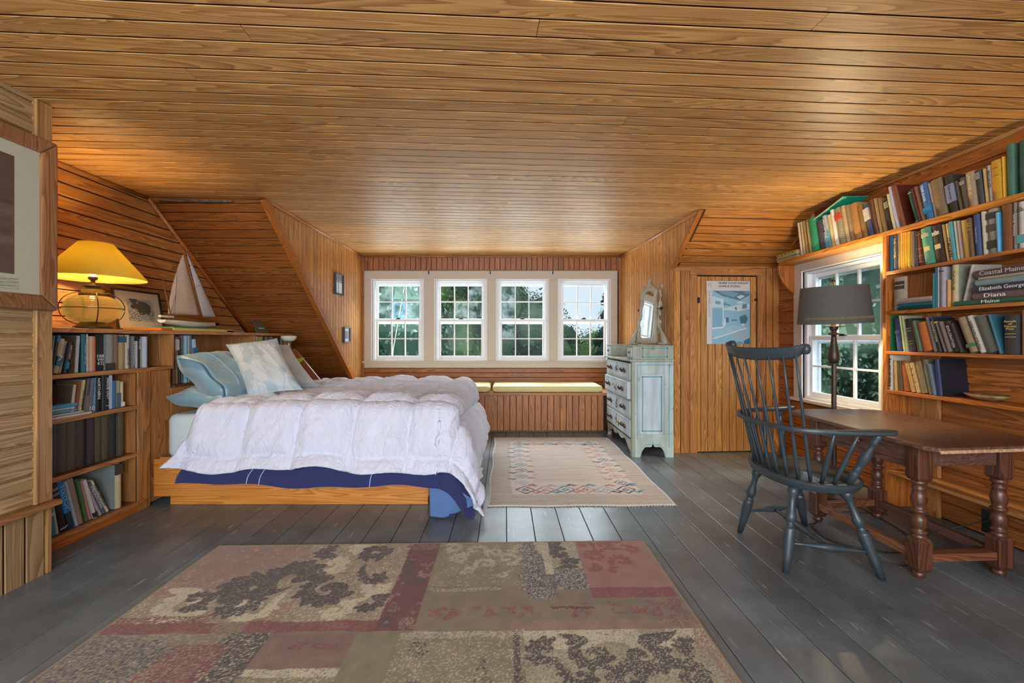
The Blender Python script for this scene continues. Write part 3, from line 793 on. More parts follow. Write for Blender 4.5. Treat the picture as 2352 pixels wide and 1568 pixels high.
def book(M, t, d, h, col, label, group, extras=None, soft=False, name='book', pages=True):
    "local frame: x = thickness, y = depth (spine at y=0), z = up"
    ex = extras or {}
    c = .0028 if not soft else .0012
    mat = cover_mat(col)
    mb = MB(); r = min(t * .22, .006)
    n = 5
    # outline of a U-shaped case (plan), spine rounded towards -y
    out = [(t, d), (t, r)]
    for k in range(1, n):
        a = k / n; out.append((t - t * a, r - r * 1.6 * math.sin(PI * a)))
    out += [(0, r), (0, d)]
    inn = [(c, d), (c, r + c), (t - c, r + c), (t - c, d)]
    nO = len(out)
    V0 = [(x, y, 0) for x, y in out] + [(x, y, 0) for x, y in inn]
    V1 = [(x, y, h) for x, y, _ in V0]
    nn = len(V0)
    fs = []
    for i in range(nO - 1): fs.append((i + 1, i, i + nn, i + 1 + nn))
    fs.append((nO, nO - 1, nO - 1 + nn, nO + nn))
    for i in range(nO, nn - 1): fs.append((i + 1, i, i + nn, i + 1 + nn))
    fs.append((0, nn - 1, nn - 1 + nn, nn))
    # caps: boards and spine
    for off, flip in ((0, False), (nn, True)):
        a = [0, 1] + [nn - 2, nn - 1]; b_ = [nO - 1, nO, nO + 1, nO - 2]; s_ = list(range(1, nO - 1)) + [nO + 1, nO + 2]
        for f in (a, b_, s_):
            f = tuple(off + i for i in f); fs.append(f[::-1] if flip else f)
    mb.add(V0 + V1, fs)
    o = mb.obj(name, mat, None, M=M)
    tag(o, label, 'book', group)
    if pages:
        p = MB(); p.box(c, t - c, r + c, d - .004, .004, h - .004)
        q = p.obj('pages', PAPER if not ex.get('pages') else cover_mat(ex['pages']), None); q.parent = o
    for bnd in ex.get('bands', []):
        z0, z1, bc = bnd[:3]; ins = bnd[3] if len(bnd) > 3 else 0
        p = MB()
        if ins: p.box(t * ins, t * (1 - ins), -.0014 - r * .66, 0, z0 * h, z1 * h)
        else: p.box(-.0006, t + .0006, -.0012 - r * .6, r + .004, z0 * h, z1 * h)
        q = p.obj('spine_label', cover_mat(bc), None); q.parent = o
    if ex.get('face'):          # jacket / cover sheet of another tone on the side that shows
        side, fc = ex['face']
        p = MB()
        if side < 0: p.box(-.0012, .0, r + .004, d, .002, h - .002)
        else: p.box(t, t + .0012, r + .004, d, .002, h - .002)
        q = p.obj('cover_sheet', cover_mat(fc), None); q.parent = o
    if ex.get('text'):
        body, tcol, z0, z1, orient = ex['text']
        yy = -r * .66 - .0012
        cx, cz = t / 2, (z0 + z1) / 2 * h
        if orient == 'v':       # reads down the spine
            MM = Matrix(((0, -1, 0, cx), (0, 0, -1, yy), (-1, 0, 0, cz), (0, 0, 0, 1)))
            MM = Matrix.Translation((cx, yy, cz)) @ Matrix(((0, 1, 0, 0), (0, 0, -1, 0), (-1, 0, 0, 0), (0, 0, 0, 1)))
            lettering(body, .02, MM, cover_mat(tcol), o, squeeze=((z1 - z0) * h, t * .72))
        else:
            MM = Matrix.Translation((cx, yy, cz)) @ Matrix(((1, 0, 0, 0), (0, 0, -1, 0), (0, 1, 0, 0), (0, 0, 0, 1)))
            lettering(body, .02, MM, cover_mat(tcol), o, squeeze=(t * .84, (z1 - z0) * h))
    for ln in ex.get('lines', []):
        z, lc = ln
        p = MB(); p.box(t * .15, t * .85, -r * .66 - .0012, -r * .3, z * h - .0012, z * h + .0012)
        q = p.obj('spine_rule', cover_mat(lc), None); q.parent = o
    return o

ORD = ['', 'first', 'second', 'third', 'fourth', 'fifth', 'sixth', 'seventh', 'eighth', 'ninth', 'tenth', 'eleventh', 'twelfth', 'thirteenth', 'fourteenth', 'fifteenth', 'sixteenth', 'seventeenth', 'eighteenth', 'nineteenth', 'twentieth']
ORD += ['twenty-' + x for x in ORD[1:10]] + ['thirtieth'] + ['thirty-' + x for x in ORD[1:10]] + ['fortieth'] + ['forty-' + x for x in ORD[1:10]]

def row(side, X, zs, data, where, group, ydepth=.15, zmax=9):
    """data: (u0, u1, vtop, lean_px, colour, words[, extras]); u0..u1 = run of the book's foot along the shelf"""
    Y_of = lambda u: X * 1000.0 / (u - 1160)
    rot = Matrix.Rotation(-PI / 2 if side > 0 else PI / 2, 4, 'Z')
    where = where.replace('on the ', '')
    for i, e in enumerate(data):
        u0, u1, vt, lean, col, words = e[:6]; ex = e[6] if len(e) > 6 else {}
        ya, yb = Y_of(u0), Y_of(u1); um = (u0 + u1) / 2; ym = Y_of(um)
        run = abs(yb - ya)
        htot = CH - (vt - 780) * Y_of(um + lean) / 1000.0 - zs
        if lean:
            dY = abs(Y_of(um + lean) - ym) * (1 if lean > 0 else -1)
            th = math.atan2(dY, htot)
        else: th = 0
        t = max(.004, run * math.cos(th) - .0008)
        h = max(.08, (min(htot, zmax - zs) - t * abs(math.sin(th))) / math.cos(th))
        d = ex.get('d', ydepth) * (1 + .04 * ((i * 7) % 5 - 2) * .5)
        xo = ex.get('x', 0) + .004 * ((i * 5) % 4)
        pos = Vector((X + (xo if side > 0 else -xo), ya, zs + .0006))
        # pivot on the lower corner towards the lean
        if th > 0: P = Matrix.Translation((t / math.cos(th), 0, 0)) @ Matrix.Rotation(th, 4, 'Y') @ Matrix.Translation((-t, 0, 0))
        elif th < 0: P = Matrix.Rotation(th, 4, 'Y')
        else: P = Matrix.Identity(4)
        Mx = Matrix.Translation(pos) @ rot @ P
        book(Mx, t, d, h, col, words + ', ' + ORD[i + 1] + ' from left, ' + where, group, ex, soft=ex.get('soft', False), pages=ex.get('pg', True))

def flat(side, X, y0, y1, z0, z1, depth, col, label, group, extras=None, turn=0, name='book'):
    "book lying flat, spine towards the room"
    ex = extras or {}
    L_ = abs(y1 - y0); t = z1 - z0
    # local z (height) runs along the shelf, local x (thickness) up
    if side > 0: B_ = Matrix(((0, 1, 0, X), (0, 0, -1, max(y0, y1)), (1, 0, 0, z0), (0, 0, 0, 1)))
    else: B_ = Matrix(((0, -1, 0, X), (0, 0, -1, max(y0, y1)), (1, 0, 0, z0), (0, 0, 0, 1)))
    if side < 0: B_ = Matrix(((0, -1, 0, X), (0, 0, 1, min(y0, y1)), (1, 0, 0, z0), (0, 0, 0, 1)))
    if turn: 
        c_ = Vector((X, (y0 + y1) / 2, z0)); B_ = Matrix.Translation(c_) @ Matrix.Rotation(turn, 4, 'Z') @ Matrix.Translation(-c_) @ B_
    return book(B_, t, depth, L_, col, label, group, ex, soft=ex.get('soft', False), name=name)
# ------------------------------------------------------------------ left bookcase, four rows
LX = FX - .03
V = 'v'; H = 'h'
row(-1, LX, ZR[0], [
 (113, 118, 770, 10, '86AAB8', 'pale blue paperback leaning right'),
 (118.4, 125, 769, 16, '3F4A55', 'dark slate paperback with bright blue head', {'bands': [(.84, .99, '2F93C4')]}),
 (126, 138, 777, 17, 'CFC4A6', 'cream and teal volume numbered 7', {'bands': [(.22, .5, '2C6F86')], 'text': ('7', 'F0F0E8', .36, .5, H)}),
 (138.4, 146, 783, 15, 'B3A69A', 'grey-tan paperback leaning right', {'text': ('ILLUSTRATED', '2A2A2A', .35, .9, V)}),
 (147.6, 155, 785, 13, '3A3A40', 'dark paperback with blue foot', {'bands': [(.14, .36, '2A7DA5')], 'text': ('HISTORY', 'C8C8C8', .45, .9, V)}),
 (175, 182.5, 771, 5, 'B9BEBE', 'tall pale grey spine with brown cover', {'face': (-1, '75604C')}),
 (192, 203.4, 761, 0, '2F6E80', 'tall teal hardback', {'face': (-1, '14444A'), 'text': ('TRANSATLANTIC', 'B9D0D6', .2, .75, V)}),
 (203.8, 207.6, 766, 0, 'D9D5D4', 'thin white paperback'),
 (208, 215, 772, 0, 'D2B08C', 'peach paperback'),
 (215.3, 218.6, 772, 0, 'C9A27C', 'thin tan paperback'),
 (219, 223.4, 773, 0, 'D8641E', 'bright orange paperback'),
 (224, 243.5, 763, 0, '1C1C20', 'thick black dictionary with white capitals', {'text': ('DER\nVW\nKTJ', 'E8E8E8', .08, .52, H)}),
 (246, 263, 766, 0, '8F938E', 'grey transparent-jacketed book', {'bands': [(0, .2, '3B3F3C')]}),
 (263.6, 274.5, 765, 0, '7D6550', 'worn brown hardback'),
 (275.2, 291.4, 769, 0, 'B2966F', 'wide tan hardback with blue spine label', {'bands': [(.78, .96, '2F5878')]}),
 (292, 303.4, 769, 0, 'C9BEB0', 'cream patterned hardback', {'text': ('GARDENS', '4A4038', .1, .6, V)}),
 (304, 311, 772, 0, '62686B', 'slate grey paperback', {'text': ('NEW ENGLAND', 'BFC4C6', .1, .85, V)}),
 (311.5, 319, 773, 0, 'BCC4C8', 'silver paperback with black head', {'bands': [(.86, 1, '1A1A20')]}),
 (319.3, 326, 773, 0, '22201E', 'narrow black paperback', {'text': ('KAYAK', 'DDDDDD', .6, .92, V)}),
 (326.4, 329.6, 774, 0, 'B8AE92', 'thin cream booklet'),
 (330, 340.5, 773, 0, 'B5C0D2', 'pale blue-grey paperback'),
], 'low bookcase top row', 'books on the top row beside the bed', .14, TOPZ - .035)

row(-1, LX, ZR[1], [
 (162.0, 168.5, 883, 9, 'C9BDA6', 'tan spiral notebook with wide grey-brown cover', {'face': (-1, '76685A')}),
 (174.5, 180.5, 874, 10, '8C3A1E', 'rust-red hardback with olive cover', {'face': (-1, '8A7A52')}),
 (180.8, 184.5, 873, 9, 'AEB0B4', 'thin pale grey paperback'),
 (185, 192.5, 872, 11, 'CDBE72', 'dull yellow paperback', {'text': ('FIELD GUIDE', '3B3628', .2, .7, V)}),
 (193, 201.5, 869, 10, '4C4A4E', 'dark grey paperback with red dot', {'bands': [(.0, .5, '77706C')]}),
 (202.5, 216.5, 869, 6, '6A7488', 'slate blue hardback numbered 10', {'text': ('10', 'E0E0E0', .04, .18, H)}),
 (217, 224, 868, 1, '5F97B8', 'light blue paperback'),
 (224.8, 235, 865, 0, '18181A', 'black hardback with white title NORTHERN', {'text': ('NORTHERN', 'F0F0F0', .35, .95, V)}),
 (235.4, 241.8, 861, 0, '20242C', 'narrow navy-black hardback'),
 (242.2, 253.2, 860, 0, '1A1C20', 'black hardback titled INSIDE OUT', {'text': ('INSIDE OUT', 'EEEEEE', .3, .92, V), 'lines': [(.12, 'EEEEEE')]}),
 (253.8, 263.5, 861, 0, 'A8B6CC', 'pale blue paperback'),
 (264, 270.5, 874, 0, '1F6FB4', 'short bright blue paperback'),
 (270.9, 276.5, 874, 0, '9A8F6C', 'short khaki paperback', {'bands': [(0, .55, '5C6A74')]}),
 (277, 287, 876, 0, 'CFC7A4', 'short cream library paperback', {'bands': [(.03, .2, 'EEEEEA')]}),
], 'low bookcase second row', 'books on the second row beside the bed', .14, ZR[0] - .03)
# lying stack at the left of the second row
zz = ZR[1] + .001
for k, (ue, th, c_, w_, dx) in enumerate([(200, .012, 'D6D8DC', 'white magazine at the foot', .03), (188, .010, 'C4CCD4', 'pale grey magazine second from bottom', .012), (176, .020, '6C9EB4', 'grey-blue paperback in the middle', 0), (170, .010, 'C2CFD6', 'pale folder second from top', .006), (176, .022, '4FA6CC', 'sky blue paperback on top', .004)]):
    flat(-1, LX + dx, 2.30, L_Y(ue, LX), zz, zz + th, .2, c_, w_ + ' of the lying stack, low bookcase second row', 'lying stack in the second row')
    zz += th + .0008
cols = ['3A3C40', '54463A', '5A4C3C', '473C34', '3C3640', '5A4E38', '5C513C', '33343C', '5C5240']
es = [112, 136.7, 159.2, 180.2, 201.6, 220.3, 236.5, 255.2, 272.2, 287]
row(-1, LX - .03, ZR[2], [(es[i] + .5, es[i + 1] - .3, 958 - i * 2.6, 0, cols[i], ['charcoal', 'dark brown', 'olive-brown', 'umber', 'plum-brown', 'khaki-brown', 'moss-brown', 'blue-black', 'faded brown'][i] + ' tall bound volume') for i in range(9)],
    'low bookcase third row', 'set of tall bound volumes', .2, ZR[1] - .03)
row(-1, LX, ZR[3], [
 (108, 131, 1160, -8, '1A8FA8', 'turquoise paperback leaning left', {'text': ('THE', 'E8F4F4', .5, .85, H), 'd': .12}),
 (131.5, 138.5, 1128, -17, 'B9BDC0', 'pale grey paperback leaning left'),
 (140, 161, 1110, -26, '19191B', 'thick black hardback leaning left', {'lines': [(.9, 'D0D0D0'), (.87, 'D0D0D0'), (.8, 'D0D0D0'), (.77, 'D0D0D0'), (.6, 'D0D0D0')], 'text': ('GREAT', 'D0D0D0', .02, .1, H)}),
 (161.5, 174.5, 1103, -28, '1E88D2', 'bright blue hardback with navy foot', {'bands': [(.0, .32, '14384C')], 'text': ('TOLSTOY', '8FD0F8', .4, .9, V)}),
 (176, 182, 1104, -27, 'A6B0BE', 'grey-blue hardback leaning left'),
 (182.5, 196, 1097, -26, '8A7C6C', 'taupe hardback with green back board', {'face': (1, '4F6E3C')}),
 (201, 208, 1103, -20, '4C6A3A', 'green hardback leaning left'),
 (209, 217, 1102, -24, 'B77D7C', 'dusty pink paperback leaning left'),
 (217.5, 225, 1101, -25, 'CBBFB6', 'cream magazine with black corner square', {'bands': [(.02, .14, '3A3430')]}),
 (230, 238, 1120, -30, 'A59AA2', 'mauve-grey paperback leaning far left'),
 (238.5, 249, 1108, -36, '5A6672', 'dark blue-grey paperback leaning far left', {'text': ('PRESENTING', 'CFD6DA', .2, .9, V)}),
 (249.5, 257, 1103, -38, 'D2C8B0', 'cream paperback leaning far left', {'text': ('WHAT REMAINS', '3A3630', .2, .9, V)}),
 (267, 281, 1066, 0, 'C9BE9A', 'large pale slipcase with dark head', {'face': (-1, '8E9A98'), 'bands': [(.77, 1.0, '4A4640')], 'd': .27}),
], 'low bookcase bottom row', 'books on the bottom row beside the bed', .13, ZR[2] - .03)

# headboard compartments
row(-1, LX + .0, .851, [
 (398.5, 404, 769, 0, '6E3F28', 'rust brown hardback'),
 (404.4, 412, 774, 0, '8B6C4C', 'tan hardback with white library label', {'bands': [(.72, .95, 'CFC8BC')]}),
 (414, 419, 775, 0, '26282A', 'narrow black paperback'),
 (419.5, 425, 770, 0, '6A655C', 'grey-brown paperback'),
 (425.5, 432, 769, 0, '84AEC2', 'powder blue hardback'),
 (432.4, 437.6, 768, 0, 'B8AFA4', 'patterned pale paperback'),
 (438, 443, 769, 0, '3D8CB8', 'blue paperback'),
 (443.4, 448.5, 782, 0, 'D2784C', 'coral orange paperback'),
 (452, 460, 778, -9, 'A9B8C8', 'pale paperback with blue picture leaning left', {'bands': [(.4, .8, '2F6CA8')]}),
], 'behind blue pillow', 'books in the headboard compartment', .13, TOPZ - .035)
row(-1, LX + .045, .851, [
 (578, 581, 784, 0, 'B89A68', 'short tan paperback'),
 (581.5, 587, 778, 0, '2C8C9C', 'turquoise paperback'),
 (587.4, 591, 779, 0, 'A8BEC4', 'pale aqua paperback'),
 (591.4, 595, 772, 0, 'D2D8DA', 'tall white paperback'),
 (595.4, 600, 773, 0, 'B8A050', 'mustard paperback'),
 (600.4, 606.5, 772, -1, 'B09C78', 'beige hardback'),
 (607, 610.5, 774, 0, '3A3430', 'narrow dark brown paperback'),
 (611, 617.5, 773, 0, 'A08C6A', 'tan hardback'),
 (618, 622, 773, 0, '4C5A70', 'denim blue paperback'),
 (622.5, 628, 773, 0, 'AE9468', 'sandy hardback'),
 (629, 634.5, 778, 0, '6C6A58', 'olive grey paperback'),
 (635, 641, 776, 0, '8C8878', 'stone grey paperback'),
 (641.4, 645, 776, 0, '2A2A2C', 'thin black paperback'),
 (645.4, 649, 776, 0, 'A8A498', 'thin grey paperback'),
 (658, 663, 777, 0, '345F66', 'dark teal hardback', {'face': (-1, '3D6E76')}),
 (663.5, 667, 777, 0, '2C5A34', 'green paperback'),
 (667.5, 670, 778, 0, '8A7A4C', 'ochre booklet'),
], 'behind white lamp', 'books in the far headboard compartment', .12, TOPZ - .035)

# ------------------------------------------------------------------ right bookcase
RX = BX + .02
row(1, RX, ZS[0], [
 (1839, 1843.5, 502, -10, 'B4A68E', 'pale magazine leaning left'),
 (1844, 1849, 501, -10, 'A88C6C', 'buff magazine leaning left'),
 (1849.5, 1854.5, 503, -10, '8C7444', 'brownish yellow magazine'),
 (1855, 1861, 503, -9, '9C8440', 'mustard notebook'),
 (1864, 1881, 500, -11, '2E9468', 'green ring-bound binder', {'face': (1, '2A7A6A')}),
 (1882, 1896, 507, -11, '4A4650', 'dark slate hardback'),
 (1897, 1906.5, 495, -13, 'A6A8AC', 'multicoloured almanac', {'bands': [(0, .5, '5C98AC')], 'text': ('ALMANAC', 'D8D8D8', .3, .9, V)}),
 (1907, 1917.5, 493, -13, 'D2C28C', 'cream yellow paperback'),
 (1918, 1926, 481, -14, 'D6CCBA', 'tall white hardback'),
 (1926.5, 1940, 474, -14, '968C70', 'olive hardback with red label', {'bands': [(.68, .86, 'CC4A24')]}),
 (1941, 1950, 469, -15, 'B29C70', 'tan ring-bound book'),
 (1950.5, 1962, 471, -15, '968268', 'grey-tan ring-bound book'),
 (1963, 1979.5, 467, -15, 'A87A46', 'thick tan cloth hardback'),
 (1980, 1991, 472, -14, '8A6838', 'olive-brown cloth hardback'),
 (1992, 2004, 468, -15, '46526A', 'navy hardback with white panel', {'bands': [(.5, .86, 'C6C0B0')]}),
 (2005, 2011.5, 462, -16, '643A28', 'dark maroon cloth hardback'),
 (2012, 2018, 458, -15, '6E4630', 'russet cloth hardback'),
 (2018.5, 2025, 456, -15, 'A08454', 'golden tan cloth hardback'),
 (2025.5, 2033, 455, -14, '8E6C44', 'mid brown hardback'),
 (2036, 2050, 457, -14, '38322C', 'black hardback with gold rules', {'lines': [(.9, 'C8C0A8'), (.86, 'C8C0A8'), (.82, 'C8C0A8'), (.78, 'C8C0A8'), (.74, 'C8C0A8')]}),
 (2051, 2057, 446, -16, 'C4BC96', 'ragged cream paper bundle'),
 (2057.5, 2063.5, 421, -22, 'B8B2B4', 'pale grey folder'),
 (2066, 2077, 419, -25, '7C4A30', 'tall brown ring binder with maroon cover', {'face': (1, '521F14'), 'd': .19}),
 (2098.5, 2110.5, 437, -20, '24584C', 'dark green cloth hardback', {'lines': [(.93, 'C8D0B0'), (.05, 'C8D0B0')]}),
 (2111, 2115.5, 433, -20, '5E2A24', 'thin maroon hardback'),
 (2116, 2122.5, 429, -20, '7C5436', 'brown paperback'),
 (2123, 2141.5, 421, -18, '3D6E9C', 'bright blue hardback with turquoise band', {'bands': [(.17, .34, '2A7EAC')], 'text': ('YEAR BOOK', 'D0DCE4', .5, .96, V)}),
 (2142, 2150.5, 421, -17, 'A48C7C', 'pinkish grey paperback'),
 (2151, 2176, 410, -16, '7E6C52', 'thick khaki hardback with olive cover', {'face': (1, '3E3C1E')}),
 (2180, 2198.5, 403, -15, '382E2A', 'black hardback in a blue-grey wrapper', {'bands': [(.28, .76, '7C8498')], 'text': ('THE HISTORY', '40465A', .32, .72, V)}),
 (2200.5, 2207.5, 416, -13, '52402F', 'narrow dark brown hardback'),
 (2208, 2224.5, 408, -13, '60564C', 'grey-brown hardback with pale rules', {'lines': [(.88, 'D0C8B8'), (.84, 'D0C8B8'), (.8, 'D0C8B8')]}),
 (2225, 2245, 395, -10, '9C8668', 'beige hardback titled LANGUAGE AS', {'text': ('LANGUAGE AS', 'D8C8A0', .35, .95, V)}),
 (2245.5, 2259.5, 391, -10, '363A38', 'green-black hardback with silver rules', {'lines': [(.92, 'C8C8C0'), (.88, 'C8C8C0'), (.84, 'C8C8C0'), (.8, 'C8C8C0'), (.76, 'C8C8C0')]}),
 (2260, 2267, 388, -8, 'B0905C', 'straw coloured hardback'),
 (2267.5, 2278, 380, -7, 'B4A8A4', 'pale mauve paperback', {'text': ('ENCLOSURES', '5A5050', .4, .85, V)}),
 (2279, 2301.5, 368, -5, 'BC8A20', 'wide yellow hardback', {'lines': [(.8, '7A5610'), (.62, '7A5610')]}),
 (2302, 2306.5, 360, -4, 'D09828', 'thin golden yellow hardback'),
 (2307, 2326, 332, -2, '3E6450', 'tall sea-green hardback'),
 (2334, 2356, 322, -1, '2E5044', 'very tall dark green hardback'),
], 'top shelf above desk', 'books on the top shelf', .14, 2.3)

row(1, RX, ZS[1], [
 (2040.5, 2049.5, 539, 0, '1E5A6E', 'dark teal magazine file'),
 (2050, 2060.5, 537, 0, '46464E', 'slate hardback', {'text': ('THE PAINTER', 'B49C6C', .35, .9, V)}),
 (2061, 2064, 536, -1, 'B4A04C', 'green-edged yellow magazine'),
 (2064.4, 2068, 535, -1, 'D8A42C', 'golden yellow magazine'),
 (2068.3, 2072, 534, -1, 'E0AC34', 'bright yellow magazine'),
 (2072.3, 2076, 534, -1, 'D8A22C', 'deep yellow magazine'),
 (2076.3, 2080, 533, -1, 'E2AE38', 'sunny yellow magazine'),
 (2080.3, 2084, 533, -1, 'DCA630', 'amber yellow magazine'),
 (2084.3, 2090, 532, -1, 'D49C2C', 'ochre yellow magazine'),
 (2091, 2098, 532, -2, '8C6C4C', 'tan brown paperback'),
 (2098.5, 2105, 532, -4, '3E3630', 'dark umber hardback'),
 (2105.5, 2121, 530, -7, '5A2A1C', 'maroon hardback with gilt lines', {'lines': [(.9, 'B07040'), (.5, 'B07040'), (.3, 'B07040'), (.12, 'B07040')]}),
 (2124, 2146, 522, -12, '4F8E74', 'thick sage green hardback with ship vignette', {'text': ('THE\nEUROPEAN\nDISCOVERY\nOF AMERICA', 'E4D8B0', .68, .93, H), 'bands': [(.36, .48, 'C8AE74', .22)]}),
 (2148, 2170, 516, -13, '3A2C20', 'thick dark brown hardback with ship vignette', {'text': ('THE\nEUROPEAN\nDISCOVERY\nOF AMERICA', 'F0E8D0', .66, .92, H), 'bands': [(.36, .48, 'C8B484', .22)]}),
 (2172, 2177, 516, -13, 'A6824C', 'narrow tan paperback'),
 (2177.3, 2187.5, 513, -12, 'C4AC78', 'cream paperback with black capitals', {'text': ('ITALIAN', '2A2620', .1, .6, V)}),
 (2188, 2196.5, 509, -11, '3E8C92', 'turquoise paperback'),
 (2197, 2202, 508, -10, 'B0A08C', 'pale pinkish paperback'),
 (2202.3, 2208, 507, -10, '9C8674', 'mushroom brown paperback'),
 (2209, 2226, 505, -9, 'BC9A50', 'straw yellow cloth hardback'),
 (2226.5, 2237, 501, -8, '5E4220', 'brown cloth hardback with gilt bands', {'lines': [(.86, 'D8A858'), (.8, 'D8A858'), (.7, 'D8A858')]}),
 (2238, 2253, 492, -7, '34446E', 'royal blue hardback', {'text': ('THE NORTH SEA', '8C96B0', .3, .7, V)}),
 (2254, 2264, 486, -6, 'B0A48C', 'cream hardback'),
 (2265, 2288.5, 478, -4, '8E8678', 'wide hardback with black and white photograph', {'bands': [(.12, .3, '3E3A36'), (.5, .66, '4C4844'), (.78, .92, '35322E')]}),
 (2289, 2297, 488, -4, '4E96BC', 'narrow sky blue paperback'),
 (2299, 2323, 469, -2, '744626', 'broad chestnut brown hardback'),
 (2323.5, 2331.5, 460, -1, '6A6456', 'grey paperback with pale lettering', {'text': ('HARVEY MANNING', 'C8C0A8', .3, .75, V)}),
 (2332, 2352, 463, -1, 'B8B0A4', 'white jacketed hardback titled The Moral', {'text': ('The\nMoral\nMandate', '4A4640', .72, .96, H), 'bands': [(.12, .3, '5AA0A0')]}),
], 'second shelf above desk', 'books on the second shelf', .14, ZS[0] - .035)

row(1, RX, ZS[2], [
 (2139, 2146, 628, 0, '1F5A4A', 'thin green hardback'),
 (2146.3, 2149, 615, 0, '1C6480', 'thin teal hardback'),
 (2149.5, 2153.5, 614, 0, 'A8A8AA', 'thin light grey paperback'),
 (2154, 2158, 613, 0, '9C9A9C', 'thin mid grey paperback'),
 (2158.5, 2171, 613, 0, '9A9296', 'grey magazine holder reading New', {'text': ('New', '4A4648', .86, .94, H)}),
 (2171.5, 2180.5, 643, 0, 'C08848', 'short orange-tan paperback'),
 (2181.5, 2196, 608, 0, 'B8A67C', 'cream hardback with grey-green cover', {'face': (1, '8A8C78'), 'text': ('THE HOUSE', '6A5C40', .4, .85, V)}),
 (2203, 2210, 607, 22, 'A49A90', 'pale grey folder leaning right', {'d': .18}),
], 'middle shelf above desk', 'upright books on the middle shelf', .15, ZS[1] - .025)
# booklet leaning at the left with a photograph on its front
b1 = book(Matrix.Translation((RX + .015, 3.115, ZS[2] + .0006)) @ Matrix.Rotation(-.02, 4, 'Y'), .10, .008, .235, 'A89C8C', 'grey-white booklet with dark photograph, left end of middle shelf', 'papers on the middle shelf', {'pages': 'A89C8C'}, pages=False)
b1.matrix_basis = Matrix.Translation((RX + .005, 3.10, ZS[2] + .0006)) @ Matrix.Rotation(-PI / 2 - .0, 4, 'Z') @ Matrix.Scale(1.0, 4)
m_ = MB(); m_.box(.012, .088, -.004, -.0025, .150, .205); q = m_.obj('photograph', plain('bw_print', rgb(70, 66, 62), .5, noise_amt=.5, scale=40)); q.parent = b1
lettering('LIGHTHOUSES', .01, Matrix.Translation((.05, -.0045, .178)) @ Matrix(((1, 0, 0, 0), (0, 0, -1, 0), (0, 1, 0, 0), (0, 0, 0, 1))), cover_mat('C8C4BC'), b1, squeeze=(.065, .02))
def RY(u): return RX * 1000.0 / (u - 1160)
zz = ZS[2] + .0006
for k, (u0, u1, th, c_, w_) in enumerate([(2063, 2143, .022, '1E3A30', 'dark green book at the foot'), (2064, 2142, .024, '14627C', 'deep teal book second up'), (2056, 2142, .009, '9A8878', 'thin taupe folder near the top'), (2060, 2141, .024, 'A89C92', 'pale pinkish folder on top')]):
    flat(1, RX - .006, RY(u0), RY(u1), zz, zz + th, .13, c_, w_ + ' of the left lying stack, middle shelf', 'left lying stack on the middle shelf'); zz += th + .0008
zz = ZS[2] + .0006
for k, (u0, th, c_, w_, tx) in enumerate([(2193, .030, '2E5C48', 'long dark green book at the foot', ('Maine', 'D8DCD0')), (2237, .036, '6C5454', 'plum-brown book lettered Diana', ('Diana', 'E8E0DC')), (2237, .042, '3C3C48', 'dark slate titled book', ('Elizabeth George', 'D8D4D0')),
                                          (2243, .034, '7E9292', 'grey-green book above the slate one', None), (2250, .012, 'B0A080', 'thin cream book below the top one', None), (2241, .040, '5C4A4A', 'purple-brown book on top', ('Coastal Maine', 'B8B0AC'))]):
    ex = {}
    bk = flat(1, RX - .008, RY(u0), RY(2385), zz, zz + th, .15, c_, w_ + ' of the right lying stack, middle shelf', 'right lying stack on the middle shelf')
    if tx:
        L_ = abs(RY(u0) - RY(2385)); cz = RY(u0) - RY({'Maine': 2280, 'Diana': 2290}.get(tx[0], 2305))
        # local z runs towards the camera: letters read along it, tops towards +x (up)
        MM = Matrix.Translation((th / 2, -.0075, cz)) @ Matrix(((0, 1, 0, 0), (0, 0, -1, 0), (1, 0, 0, 0), (0, 0, 0, 1)))
        lettering(tx[0], .03, MM, cover_mat(tx[1]), bk, squeeze=(min(.22, .045 * len(tx[0])), th * .62))
    zz += th + .0008

